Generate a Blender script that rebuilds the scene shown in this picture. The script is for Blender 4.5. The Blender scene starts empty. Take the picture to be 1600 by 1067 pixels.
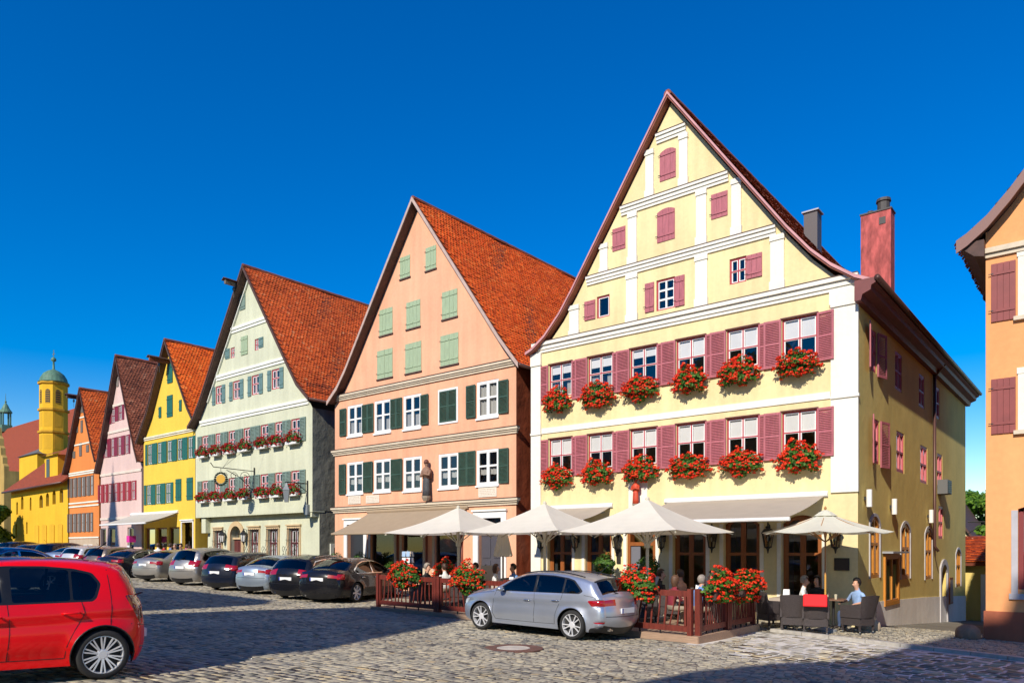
import bpy, bmesh, math, random
import numpy as np
from mathutils import Vector, Matrix
from mathutils.geometry import delaunay_2d_cdt

random.seed(7)
rng = np.random.default_rng(7)
scene = bpy.context.scene
COL = scene.collection

# ------------------------------------------------------------------ camera, sky, sun, exposure
CAM_Z = 2.2
HEAD = math.atan2(1410, 1154)            # the row of houses runs 50.7 degrees left of the view axis
cam_data = bpy.data.cameras.new('camera')
cam = bpy.data.objects.new('camera', cam_data)
COL.objects.link(cam)
cam.location = (0, 0, CAM_Z)
cam.rotation_euler = (math.radians(90), 0, math.radians(90) - HEAD)
cam_data.sensor_width = 36
cam_data.lens = 36 * 1154 / 1600
cam_data.shift_y = (857 - 533.5) / 1600
cam_data.clip_start = 0.1
cam_data.clip_end = 3000
scene.camera = cam

SUN = Vector((0.18, -1.0, 0.68)).normalized()
SUN_EL = math.asin(SUN.z)
SUN_ROT = math.atan2(SUN.x, SUN.y)
world = bpy.data.worlds.new('World')
scene.world = world
world.use_nodes = True
wn = world.node_tree
wn.nodes.clear()
sky = wn.nodes.new('ShaderNodeTexSky')
sky.sky_type = 'NISHITA'
sky.sun_disc = False
sky.sun_elevation = SUN_EL
sky.sun_rotation = SUN_ROT
sky.altitude = 0
sky.air_density = 1.15
sky.dust_density = 0.0
sky.ozone_density = 4.0
hsv = wn.nodes.new('ShaderNodeHueSaturation')
hsv.inputs['Hue'].default_value = 0.514
hsv.inputs['Saturation'].default_value = 1.62
bg = wn.nodes.new('ShaderNodeBackground')
bg.inputs['Strength'].default_value = 0.138
wo = wn.nodes.new('ShaderNodeOutputWorld')
wn.links.new(sky.outputs[0], hsv.inputs['Color'])
wn.links.new(hsv.outputs[0], bg.inputs['Color'])
wn.links.new(bg.outputs[0], wo.inputs['Surface'])

sun_data = bpy.data.lights.new('sun', 'SUN')
sun_data.energy = 5.0
sun_data.angle = math.radians(0.53)
sun_data.color = (1.0, 0.92, 0.80)
sun = bpy.data.objects.new('sun', sun_data)
COL.objects.link(sun)
sun.rotation_euler = SUN.to_track_quat('Z', 'Y').to_euler()

scene.view_settings.view_transform = 'Standard'
scene.view_settings.look = 'None'
scene.view_settings.exposure = 0.12
scene.view_settings.gamma = 1.0
scene.render.engine = 'CYCLES'
scene.cycles.max_bounces = 6
scene.cycles.transparent_max_bounces = 12
scene.cycles.caustics_reflective = False
scene.cycles.caustics_refractive = False

# ------------------------------------------------------------------ photo pixels to places
FPX, HOR, CX = 1154.0, 857.0, 800.0
SH, CH = math.sin(HEAD), math.cos(HEAD)
def ray(px, py):
    x = (px - CX) / FPX
    return (SH * x - CH, CH * x + SH, (HOR - py) / FPX)
def on_y(px, py, Y):                     # the point of a wall facing the street
    r = ray(px, py); t = Y / r[1]
    return r[0] * t, CAM_Z + r[2] * t
def on_x(px, py, X):                     # the point of a wall facing the side lane
    r = ray(px, py); t = X / r[0]
    return r[1] * t, CAM_Z + r[2] * t
def proj(X, Y, Z):
    d = -CH * X + SH * Y
    return CX + FPX * (SH * X + CH * Y) / d, HOR - FPX * (Z - CAM_Z) / d, d
def zoom(ox, oy, s):
    return lambda x, y: (ox + x / s, oy + y / s)
def rect(zm, xl, xr, yt, yb, Y):         # picture rectangle on the plane Y -> x0, x1, z0, z1
    a = on_y(*zm(xl, yt), Y); b = on_y(*zm(xl, yb), Y); c = on_y(*zm(xr, yb), Y)
    return a[0], c[0], b[1], a[1]

def lerp_tab(tab, v):
    if v <= tab[0][0]: return tab[0][1]
    for (a0, b0), (a1, b1) in zip(tab, tab[1:]):
        if v <= a1: return b0 + (b1 - b0) * (v - a0) / (a1 - a0)
    return tab[-1][1]
def sstep(a, b, x):
    t = min(1, max(0, (x - a) / (b - a))); return t * t * (3 - 2 * t)
G_TAB = [(-30, .5), (0, .46), (4, .34), (8, .2), (12, .07), (16, 0), (900, 0)]
def ground_z(X, Y):
    z = .018 * max(-70, min(70, -X)) + lerp_tab(G_TAB, Y)
    drop = .065 * min(30, max(0, Y - 21.0)) * sstep(-16, -6.5, X)
    return z - drop

# ------------------------------------------------------------------ materials
MATS = {}
def nt(name):
    m = bpy.data.materials.new(name); m.use_nodes = True
    n = m.node_tree; b = n.nodes['Principled BSDF']
    return m, n, b
def add(n, t, **kw):
    k = n.nodes.new(t)
    for a, v in kw.items(): setattr(k, a, v)
    return k
def col4(c): return (c[0], c[1], c[2], 1)
def noise(n, scale, detail=4, vec=None, stretch=None):
    tex = add(n, 'ShaderNodeTexNoise')
    tex.inputs['Scale'].default_value = scale
    tex.inputs['Detail'].default_value = detail
    tc = add(n, 'ShaderNodeTexCoord') if vec is None else vec
    if stretch:
        mp = add(n, 'ShaderNodeMapping'); mp.inputs['Scale'].default_value = stretch
        n.links.new(tc.outputs['Object'], mp.inputs[0]); n.links.new(mp.outputs[0], tex.inputs['Vector'])
    else:
        n.links.new(tc.outputs['Object'], tex.inputs['Vector'])
    return tex
def vary(n, col_socket, tex, lo, hi, a=.3, b=.7):
    mr = add(n, 'ShaderNodeMapRange')
    mr.inputs[1].default_value = a; mr.inputs[2].default_value = b
    mr.inputs[3].default_value = lo; mr.inputs[4].default_value = hi
    n.links.new(tex.outputs['Fac'], mr.inputs[0])
    mx = add(n, 'ShaderNodeMix', data_type='RGBA', blend_type='MULTIPLY')
    mx.inputs[0].default_value = 1
    n.links.new(col_socket, mx.inputs[6])
    cb = add(n, 'ShaderNodeCombineColor')
    for i in range(3): n.links.new(mr.outputs[0], cb.inputs[i])
    n.links.new(cb.outputs[0], mx.inputs[7])
    return mx.outputs[2]
def bump(n, b, tex, strength, dist=.01):
    bp = add(n, 'ShaderNodeBump'); bp.inputs['Strength'].default_value = strength
    bp.inputs['Distance'].default_value = dist
    n.links.new(tex.outputs['Fac'], bp.inputs['Height']); n.links.new(bp.outputs[0], b.inputs['Normal'])
def mat(name, color, rough=.7, metal=0.0, var=0.0, vscale=3.0, bscale=0, bstr=0, bdist=.01, stretch=None, spec=.5, coat=0):
    if name in MATS: return MATS[name]
    m, n, b = nt(name)
    b.inputs['Base Color'].default_value = col4(color)
    b.inputs['Roughness'].default_value = rough
    b.inputs['Metallic'].default_value = metal
    b.inputs['Specular IOR Level'].default_value = spec
    if coat:
        b.inputs['Coat Weight'].default_value = coat; b.inputs['Coat Roughness'].default_value = .03
    if var:
        rgb = add(n, 'ShaderNodeRGB'); rgb.outputs[0].default_value = col4(color)
        s = vary(n, rgb.outputs[0], noise(n, vscale, 5, stretch=stretch), 1 - var, 1 + var * .6)
        n.links.new(s, b.inputs['Base Color'])
    if bstr: bump(n, b, noise(n, bscale, 5, stretch=stretch), bstr, bdist)
    MATS[name] = m
    return m
def plaster(name, color, streak=.1, blotch=.08, dirt=None, rough_relief=.25):
    if name in MATS: return MATS[name]
    m, n, b = nt(name)
    rgb = add(n, 'ShaderNodeRGB'); rgb.outputs[0].default_value = col4(color)
    s = vary(n, rgb.outputs[0], noise(n, .55, 6), 1 - blotch, 1 + blotch * .5)
    s = vary(n, s, noise(n, 1.6, 6, stretch=(1.6, 1.6, .14)), 1 - streak, 1 + streak * .3, .35, .65)
    s = vary(n, s, noise(n, 9, 6), 1 - .05, 1.03)
    if dirt:                                    # weathered patches of another tone
        tx = noise(n, .8, 8, stretch=(1, 1, .45))
        mr = add(n, 'ShaderNodeMapRange'); mr.inputs[1].default_value = .56; mr.inputs[2].default_value = .74
        mr.inputs[4].default_value = .45
        n.links.new(tx.outputs['Fac'], mr.inputs[0])
        mx = add(n, 'ShaderNodeMix', data_type='RGBA'); n.links.new(mr.outputs[0], mx.inputs[0])
        n.links.new(s, mx.inputs[6]); mx.inputs[7].default_value = col4(dirt); s = mx.outputs[2]
    n.links.new(s, b.inputs['Base Color'])
    b.inputs['Roughness'].default_value = .92
    b.inputs['Specular IOR Level'].default_value = .2
    n1 = noise(n, 2.2, 8); n2 = noise(n, 45, 4)
    ad = add(n, 'ShaderNodeMath', operation='MULTIPLY_ADD'); ad.inputs[1].default_value = .12
    n.links.new(n2.outputs['Fac'], ad.inputs[0]); n.links.new(n1.outputs['Fac'], ad.inputs[2])
    bp = add(n, 'ShaderNodeBump'); bp.inputs['Strength'].default_value = rough_relief; bp.inputs['Distance'].default_value = .05
    n.links.new(ad.outputs[0], bp.inputs['Height']); n.links.new(bp.outputs[0], b.inputs['Normal'])
    MATS[name] = m
    return m
def tinted(name, stops, rough=.8, translucent=0, random_object=False, spec=.4, bscale=0, bstr=0, big=0):
    """colour picked along a ramp by each piece's own random number (point attribute 'tint')"""
    if name in MATS: return MATS[name]
    m, n, b = nt(name)
    if random_object:
        at = add(n, 'ShaderNodeObjectInfo'); src = at.outputs['Random']
    else:
        at = add(n, 'ShaderNodeAttribute', attribute_name='tint'); src = at.outputs['Fac']
    rp = add(n, 'ShaderNodeValToRGB')
    el = rp.color_ramp.elements
    while len(el) < len(stops): el.new(.5)
    for e, (p, c) in zip(el, stops): e.position = p; e.color = col4(c)
    n.links.new(src, rp.inputs[0])
    s = rp.outputs[0]
    if big: s = vary(n, s, noise(n, .5, 6), 1 - big, 1 + big * .5)
    n.links.new(s, b.inputs['Base Color'])
    b.inputs['Roughness'].default_value = rough
    b.inputs['Specular IOR Level'].default_value = spec
    if bstr: bump(n, b, noise(n, bscale, 5), bstr, .01)
    if translucent:
        tr = add(n, 'ShaderNodeBsdfTranslucent'); mx = add(n, 'ShaderNodeMixShader'); mx.inputs[0].default_value = translucent
        n.links.new(s, tr.inputs[0]); n.links.new(b.outputs[0], mx.inputs[1]); n.links.new(tr.outputs[0], mx.inputs[2])
        n.links.new(mx.outputs[0], n.nodes['Material Output'].inputs[0])
    MATS[name] = m
    return m
def glass(name, tint=(.9, .93, .95), refl=1.5):
    if name in MATS: return MATS[name]
    m, n, b = nt(name); n.nodes.remove(b)
    tr = add(n, 'ShaderNodeBsdfTransparent'); tr.inputs[0].default_value = col4(tint)
    gl = add(n, 'ShaderNodeBsdfGlossy'); gl.inputs['Roughness'].default_value = .02
    tex = noise(n, 1.3, 2); bp = add(n, 'ShaderNodeBump'); bp.inputs['Strength'].default_value = .12; bp.inputs['Distance'].default_value = .02
    n.links.new(tex.outputs['Fac'], bp.inputs['Height']); n.links.new(bp.outputs[0], gl.inputs['Normal'])
    fr = add(n, 'ShaderNodeFresnel'); fr.inputs[0].default_value = 1.52
    mu = add(n, 'ShaderNodeMath', operation='MULTIPLY'); mu.inputs[1].default_value = refl; mu.use_clamp = True
    n.links.new(fr.outputs[0], mu.inputs[0])
    mx = add(n, 'ShaderNodeMixShader')
    n.links.new(mu.outputs[0], mx.inputs[0]); n.links.new(tr.outputs[0], mx.inputs[1]); n.links.new(gl.outputs[0], mx.inputs[2])
    n.links.new(mx.outputs[0], n.nodes['Material Output'].inputs[0])
    MATS[name] = m
    return m
def cloth(name, color, trans=.25, var=.04):
    if name in MATS: return MATS[name]
    m, n, b = nt(name)
    rgb = add(n, 'ShaderNodeRGB'); rgb.outputs[0].default_value = col4(color)
    s = vary(n, rgb.outputs[0], noise(n, 2.5, 5), 1 - var, 1 + var)
    n.links.new(s, b.inputs['Base Color']); b.inputs['Roughness'].default_value = .95; b.inputs['Specular IOR Level'].default_value = .1
    bump(n, b, noise(n, 6, 3), .15, .03)
    tr = add(n, 'ShaderNodeBsdfTranslucent'); n.links.new(s, tr.inputs[0])
    mx = add(n, 'ShaderNodeMixShader'); mx.inputs[0].default_value = trans
    n.links.new(b.outputs[0], mx.inputs[1]); n.links.new(tr.outputs[0], mx.inputs[2])
    n.links.new(mx.outputs[0], n.nodes['Material Output'].inputs[0])
    MATS[name] = m
    return m

# ------------------------------------------------------------------ mesh helpers
WORLD_ROOT = {}
class MB:
    def __init__(s): s.v = []; s.f = []; s.m = []
    def add(s, vs, fs, mi=0):
        o = len(s.v); s.v += [tuple(p) for p in vs]
        for f in fs: s.f.append(tuple(i + o for i in f)); s.m.append(mi)
        return s
    def box(s, x0, x1, y0, y1, z0, z1, mi=0):
        return s.add([(x0,y0,z0),(x1,y0,z0),(x1,y1,z0),(x0,y1,z0),(x0,y0,z1),(x1,y0,z1),(x1,y1,z1),(x0,y1,z1)],
                     [(3,2,1,0),(4,5,6,7),(0,1,5,4),(1,2,6,5),(2,3,7,6),(3,0,4,7)], mi)
    def bar(s, p, q, w, h, up=(0,0,1), mi=0):
        p, q = Vector(p), Vector(q); d = (q - p).normalized(); up = Vector(up)
        if abs(d.dot(up)) > .97: up = Vector((0,1,0))
        a = d.cross(up).normalized() * (w / 2); b = a.cross(d).normalized() * (h / 2)
        vs = [p-a-b, p+a-b, p+a+b, p-a+b, q-a-b, q+a-b, q+a+b, q-a+b]
        return s.add(vs, [(3,2,1,0),(4,5,6,7),(0,1,5,4),(1,2,6,5),(2,3,7,6),(3,0,4,7)], mi)
    def tube(s, pts, r, n=8, caps=True, mi=0):
        pts = [Vector(p) for p in pts]; rr = r if isinstance(r, (list, tuple)) else [r] * len(pts)
        o = len(s.v); prev = None
        for i, p in enumerate(pts):
            d = (pts[min(i+1, len(pts)-1)] - pts[max(i-1, 0)]).normalized()
            if prev is None:
                up = Vector((0,0,1)) if abs(d.z) < .9 else Vector((1,0,0)); a = d.cross(up).normalized()
            else:
                a = (prev - d * prev.dot(d)).normalized()
            prev = a; b = d.cross(a)
            for k in range(n):
                t = 2 * math.pi * k / n
                s.v.append(tuple(p + (a * math.cos(t) + b * math.sin(t)) * rr[i]))
        for i in range(len(pts) - 1):
            for k in range(n):
                s.f.append((o+i*n+k, o+i*n+(k+1)%n, o+(i+1)*n+(k+1)%n, o+(i+1)*n+k)); s.m.append(mi)
        if caps:
            s.f.append(tuple(o+k for k in reversed(range(n)))); s.m.append(mi)
            s.f.append(tuple(o+(len(pts)-1)*n+k for k in range(n))); s.m.append(mi)
        return s
    def lathe(s, prof, n=16, c=(0,0,0), axis='z', mi=0, squash=1):
        o = len(s.v)
        for r, h in prof:
            for k in range(n):
                t = 2 * math.pi * k / n; a, b = r * math.cos(t), r * math.sin(t) * squash
                s.v.append((c[0]+a, c[1]+b, c[2]+h) if axis == 'z' else (c[0]+a, c[1]+h, c[2]+b))
        for i in range(len(prof) - 1):
            for k in range(n):
                s.f.append((o+i*n+k, o+i*n+(k+1)%n, o+(i+1)*n+(k+1)%n, o+(i+1)*n+k)); s.m.append(mi)
        s.f.append(tuple(o+k for k in reversed(range(n)))); s.m.append(mi)
        s.f.append(tuple(o+(len(prof)-1)*n+k for k in range(n))); s.m.append(mi)
        return s
    def prism(s, poly, fn, d0, d1, mi=0):
        n = len(poly); o = len(s.v)
        s.v += [tuple(fn(a, b, d0)) for a, b in poly] + [tuple(fn(a, b, d1)) for a, b in poly]
        s.f.append(tuple(o+i for i in range(n))); s.m.append(mi)
        s.f.append(tuple(o+n+i for i in reversed(range(n)))); s.m.append(mi)
        for i in range(n):
            j = (i+1) % n; s.f.append((o+i, o+n+i, o+n+j, o+j)); s.m.append(mi)
        return s
    def build(s, name, m, parent=None, smooth=False, fr=None, tint=None):
        me = bpy.data.meshes.new(name)
        v = s.v
        if fr is not None: v = [fr(*p) for p in v]
        me.from_pydata(v, [], s.f); me.update()
        for x in (m if isinstance(m, (list, tuple)) else [m]): me.materials.append(x)
        if any(s.m): me.polygons.foreach_set('material_index', s.m)
        if smooth: me.polygons.foreach_set('use_smooth', [True] * len(s.f))
        if tint is not None:
            at = me.attributes.new('tint', 'FLOAT', 'POINT'); at.data.foreach_set('value', np.asarray(tint, dtype=np.float32))
        bm = bmesh.new(); bm.from_mesh(me); bmesh.ops.recalc_face_normals(bm, faces=bm.faces); bm.to_mesh(me); bm.free()
        return link(name, me, parent)
def link(name, me, parent=None):
    o = bpy.data.objects.new(name, me); COL.objects.link(o)
    if parent is not None:
        o.parent = parent
        if parent.name in WORLD_ROOT: o.matrix_parent_inverse = Matrix.Translation(-WORLD_ROOT[parent.name])
    return o
def np_mesh(name, v, faces_by_size, m, parent=None, tint=None, smooth=False):
    """fast mesh: faces_by_size = list of (n,k) int arrays"""
    me = bpy.data.meshes.new(name)
    me.vertices.add(len(v)); me.vertices.foreach_set('co', np.asarray(v, np.float32).ravel())
    nl = sum(a.size for a in faces_by_size); nf = sum(len(a) for a in faces_by_size)
    me.loops.add(nl); me.polygons.add(nf)
    me.loops.foreach_set('vertex_index', np.concatenate([a.ravel() for a in faces_by_size]).astype(np.int32))
    tot = np.concatenate([np.full(len(a), a.shape[1], np.int32) for a in faces_by_size])
    st = np.concatenate([[0], np.cumsum(tot)[:-1]]).astype(np.int32)
    me.polygons.foreach_set('loop_start', st)
    if smooth: me.polygons.foreach_set('use_smooth', np.ones(nf, bool))
    me.update(calc_edges=True)
    for x in (m if isinstance(m, (list, tuple)) else [m]): me.materials.append(x)
    if tint is not None:
        at = me.attributes.new('tint', 'FLOAT', 'POINT'); at.data.foreach_set('value', np.asarray(tint, np.float32))
    return me if parent is False else link(name, me, parent)
def tag(o, label=None, cat=None, group=None, kind=None):
    if label: o['label'] = label
    if cat: o['category'] = cat
    if group: o['group'] = group
    if kind: o['kind'] = kind
    return o
def root(name, label, cat, loc, group=None, world_coords=False, rz=0):
    o = bpy.data.objects.new(name, None); COL.objects.link(o)
    o.location = loc; o.rotation_euler = (0, 0, rz); o.empty_display_size = .3
    if world_coords: WORLD_ROOT[o.name] = Vector(loc)
    return tag(o, label, cat, group)
def dup(src, loc, rz=0, label=None, scale=None):
    r = src.copy(); COL.objects.link(r); r.location = loc; r.rotation_euler = (0, 0, rz)
    if label: r['label'] = label
    if scale: r.scale = scale
    for ch in list(src.children):
        c = ch.copy(); COL.objects.link(c); c.parent = r
        for g in list(ch.children):
            d = g.copy(); COL.objects.link(d); d.parent = c
    return r
def front(y0): return lambda u, w, z: (u, y0 - w, z)
def lane(x0): return lambda u, w, z: (x0 + w, u, z)
def in_poly(x, y, poly):
    c = False; j = len(poly) - 1
    for i in range(len(poly)):
        xi, yi = poly[i]; xj, yj = poly[j]
        if (yi > y) != (yj > y) and x < (xj - xi) * (y - yi) / (yj - yi) + xi: c = not c
        j = i
    return c
def rpoly(u0, u1, z0, z1, arch=0, n=10):
    """window outline; arch = rise of a segmental or round head"""
    if arch <= 0: return [(u0,z0),(u1,z0),(u1,z1),(u0,z1)]
    w = (u1-u0)/2; r = (w*w + arch*arch) / (2*arch); cz = z1 - r; cu = (u0+u1)/2; a = math.asin(min(1, w/r))
    if arch >= w * .999: a = math.pi/2; r = w; cz = z1 - w
    return [(u0,z0),(u1,z0)] + [(cu + r*math.sin(a - 2*a*i/n), cz + r*math.cos(a - 2*a*i/n)) for i in range(n+1)]
def sheet(outer, holes, fr, depth, name, m, parent, step=0):
    """a wall face with real openings and their reveals"""
    vs = []; es = []
    for loop in [outer] + holes:
        o = len(vs); vs += [Vector(p) for p in loop]; es += [(o+i, o+(i+1) % len(loop)) for i in range(len(loop))]
    ov, oe, of, *_ = delaunay_2d_cdt(vs, es, [], 0, 1e-5)
    mb = MB(); fs = []
    for f in of:
        cx = sum(ov[i][0] for i in f) / len(f); cy = sum(ov[i][1] for i in f) / len(f)
        if in_poly(cx, cy, outer) and not any(in_poly(cx, cy, h) for h in holes): fs.append(f)
    mb.add([(p[0], 0, p[1]) for p in ov], fs)
    for h in holes:
        n = len(h)
        mb.add([(a, 0, b) for a, b in h] + [(a, -depth, b) for a, b in h], [(i, (i+1) % n, n+(i+1) % n, n+i) for i in range(n)])
    return mb.build(name, m, parent, fr=fr)
# ------------------------------------------------------------------ the ground
def axis_pts(lo, hi, fine_lo, fine_hi, fine, coarse):
    a = list(np.arange(fine_lo, fine_hi + 1e-6, fine))
    p = fine_lo; s = coarse
    while p > lo: p -= s; s *= 1.5; a.append(max(p, lo))
    p = fine_hi; s = coarse
    while p < hi: p += s; s *= 1.5; a.append(min(p, hi))
    return sorted(set(round(float(x), 4) for x in a))
def make_ground():
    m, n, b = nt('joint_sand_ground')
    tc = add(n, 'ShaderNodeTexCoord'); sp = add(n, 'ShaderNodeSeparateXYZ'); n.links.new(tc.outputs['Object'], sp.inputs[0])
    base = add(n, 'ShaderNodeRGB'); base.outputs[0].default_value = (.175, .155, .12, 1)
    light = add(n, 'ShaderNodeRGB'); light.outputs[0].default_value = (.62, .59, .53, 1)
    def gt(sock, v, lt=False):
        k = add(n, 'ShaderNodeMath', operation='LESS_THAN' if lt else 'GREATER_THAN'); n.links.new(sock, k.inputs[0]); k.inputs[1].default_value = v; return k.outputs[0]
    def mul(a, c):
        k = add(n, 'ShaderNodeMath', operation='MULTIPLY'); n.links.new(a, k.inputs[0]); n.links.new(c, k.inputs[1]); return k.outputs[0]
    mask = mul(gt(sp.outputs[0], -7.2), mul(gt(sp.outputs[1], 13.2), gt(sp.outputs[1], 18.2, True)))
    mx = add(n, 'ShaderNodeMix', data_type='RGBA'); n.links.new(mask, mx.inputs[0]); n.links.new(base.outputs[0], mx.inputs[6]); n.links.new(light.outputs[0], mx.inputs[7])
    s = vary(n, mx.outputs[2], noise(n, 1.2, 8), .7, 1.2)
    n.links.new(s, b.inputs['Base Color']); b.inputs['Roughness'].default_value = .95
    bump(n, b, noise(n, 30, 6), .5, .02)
    xs = axis_pts(-1200, 900, -80, 10, 1.0, 3); ys = axis_pts(-700, 1400, -12, 60, 1.0, 3)
    v = np.array([(x, y, ground_z(x, y)) for y in ys for x in xs]); nx = len(xs)
    i = np.arange(len(ys)-1)[:, None] * nx + np.arange(nx-1)[None, :]; i = i.ravel()
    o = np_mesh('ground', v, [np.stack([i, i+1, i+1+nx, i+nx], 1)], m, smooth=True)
    return tag(o, kind='structure')
ground = make_ground()

SETT_STOPS = [(0, (.13, .12, .105)), (.2, (.25, .23, .185)), (.45, (.36, .32, .24)), (.7, (.42, .36, .25)), (.88, (.40, .31, .18)), (1, (.54, .49, .38))]
sett_mat = tinted('granite_setts', SETT_STOPS, .75, spec=.4, bscale=60, bstr=.35, big=.25)
sett_one = tinted('granite_sett_single', SETT_STOPS, .75, random_object=True, spec=.4, bscale=60, bstr=.35, big=.25)
def visible(X, Y, m=60):
    px, py, d = proj(X, Y, ground_z(X, Y))
    return d > 3 and -m - 30 < px < 1600 + m + 120 and 840 < py < 1067 + 220
def stone(cx, cy, a, lx, ly, h, jit):
    """12 corners of one worn sett"""
    ca, sa = math.cos(a), math.sin(a); out = []
    for k, (ins, dz) in enumerate(((0, -.04), (.005, h * .3), (.016, h))):
        for sx, sy in ((-1,-1),(1,-1),(1,1),(-1,1)):
            x = sx * (lx/2 - ins) + jit[k, 0] * .006; y = sy * (ly/2 - ins) + jit[k, 1] * .006
            out.append((cx + ca*x - sa*y, cy + sa*x + ca*y, dz + (jit[k, 2] * .0015 + sx * jit[2, 3] * .003 + sy * jit[1, 3] * .003 if k else 0)))
    return out
ST_F = np.array([(0,1,5,4),(1,2,6,5),(2,3,7,6),(3,0,4,7),(4,5,9,8),(5,6,10,9),(6,7,11,10),(7,4,8,11),(8,9,10,11)])
TERR = (-18.7, -6.8, 14.7, 18.6)
def lay_setts(x0, x1, y0, y1, sx, sy, ang, gap, h, keep, bend=0.0, wild=.35):
    """rows of setts; returns list of (corners, area on the picture, tint)"""
    out = []; ca, sa = math.cos(ang), math.sin(ang); cx, cy = (x0+x1)/2, (y0+y1)/2
    R = math.hypot(x1-x0, y1-y0) / 2; v = -R
    while v < R:
        ry = sy * random.uniform(.88, 1.12); u = -R + random.uniform(0, sx)
        while u < R:
            lx = sx * random.uniform(1 - wild, 1 + wild)
            uu = u + lx/2; vv = v + bend * math.sin(uu * .22)
            X = cx + ca*uu - sa*vv; Y = cy + sa*uu + ca*vv
            if x0 < X < x1 and y0 < Y < y1 and keep(X, Y):
                z = ground_z(X, Y)
                c = stone(X, Y, ang + random.gauss(0, .03), lx - gap, ry - gap, h + random.gauss(0, .003), rng.normal(0, 1, (3, 4)))
                d = proj(X, Y, z)
                t = min(1, max(0, random.gauss(.47, .12) if random.random() > .08 else random.choice((.02, .06, .1, .86, .95))))
                out.append(([(p[0], p[1], p[2] + ground_z(p[0], p[1])) for p in c], lx * ry * (CAM_Z - z) / d[2]**3 if 0 < d[0] < 1600 and d[1] < 1062 else 0, t, (X, Y, z, ang, lx - gap, ry - gap)))
            u += lx
        v += ry
    return out
def in_terrace(X, Y): return TERR[0] < X < TERR[1] and TERR[2] < Y < TERR[3]
def kerb_y(X): return 18.55 - .22 * (X + 6.9) if X > -6.9 else 18.55
def in_light(X, Y): return X > -6.9 + (18 - Y) * .25 and 13.6 + .25 * (X + 6) * 0 < Y < kerb_y(X) - .12
def main_street(X, Y):
    if not visible(X, Y) or in_terrace(X, Y) or in_light(X, Y): return False
    if X > -7 and Y > kerb_y(X) - .15: return False
    return (X + 9.05)**2 + (Y - 11.1)**2 > .36 and Y < 21.2
stones = lay_setts(-26, 4, .5, 18.5, .165, .15, math.radians(4), .014, .009, main_street, bend=.15)
far = lay_setts(-46, -26, 5, 21, .24, .22, math.radians(4), .018, .008, main_street, bend=.15)
LIGHT_RUN = True
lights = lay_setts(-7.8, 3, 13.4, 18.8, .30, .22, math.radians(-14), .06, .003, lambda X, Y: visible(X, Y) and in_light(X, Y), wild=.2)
paving = lay_setts(-16.5, 1.5, 17.4, 24, .12, .11, math.radians(-8), .014, .012,
                   lambda X, Y: visible(X, Y) and not in_terrace(X, Y) and Y > (kerb_y(X) + .12 if X > -6.9 else 18.65) and (Y < 21.3 or -5.3 < X < -2.5) and not (X > -2.45 and Y > 20.7))
lights = [(s[0], s[1], random.choice((.97, 1.0, .3, .2, .35, .5, .25)), s[3]) for s in lights]  # pale tints painted on some stones stand in for their glint
allst = stones + far + lights
allst.sort(key=lambda s: -s[1])
near, rest = allst[:300], allst[300:] + paving
shapes = []
for k in range(8):
    c = stone(0, 0, 0, 1, 1, .010, rng.normal(0, 1, (3, 4)))
    v = np.array([(p[0] * .95, p[1] * .95, p[2]) for p in c])
    me = np_mesh('cobblestone', v, [ST_F], sett_one, parent=False); shapes.append(me)
for k, s in enumerate(near):
    X, Y, z, a, lx, ly = s[3]
    o = link('cobblestone', shapes[k % 8], ground)
    o.location = (X, Y, z); o.rotation_euler = (random.gauss(0, .006), random.gauss(0, .006), a + random.gauss(0, .03)); o.scale = (lx, ly, 1)
vv = np.array([p for s in rest for p in s[0]]); nn = len(rest)
ff = (np.arange(nn)[:, None, None] * 12 + ST_F[None]).reshape(-1, 4)
o = np_mesh('cobblestones', vv, [ff], sett_mat, ground, tint=np.repeat([s[2] for s in rest], 12))
tag(o, kind='stuff')
# kerb stones along the pavement of the lane corner
kerb_mat = mat('kerb_granite', (.42, .39, .34), .8, var=.25, vscale=6, bscale=50, bstr=.3)
x = -6.7
while x < 1.5:
    l = random.uniform(.6, .9); y = kerb_y(x + l/2); mb = MB(); a = math.atan(-.22)
    p = Vector((x, kerb_y(x), ground_z(x, y) + .03)); q = Vector((x + l - .015, kerb_y(x + l), ground_z(x + l, y) + .03))
    mb.bar(p, q, .16, .1); mb.build('kerb_stone', kerb_mat, ground); x += l
# manhole cover
mh = root('manhole_cover', 'round iron manhole cover with pale centre set in the street setts', 'manhole cover', (-9.05, 11.1, ground_z(-9.05, 11.1)))
rust = mat('rusty_iron', (.16, .07, .045), .7, var=.4, vscale=8, bscale=40, bstr=.4)
mb = MB(); mb.lathe([(.58, -.05), (.58, .018), (.33, .022), (.33, -.02)], 28); mb.build('frame', rust, mh)
mb = MB(); mb.lathe([(.325, -.03), (.325, .02), (.30, .024), (.28, .02), (.01, .02)], 28); mb.build('lid', mat('worn_concrete', (.52, .46, .38), .85, var=.2), mh)

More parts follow.
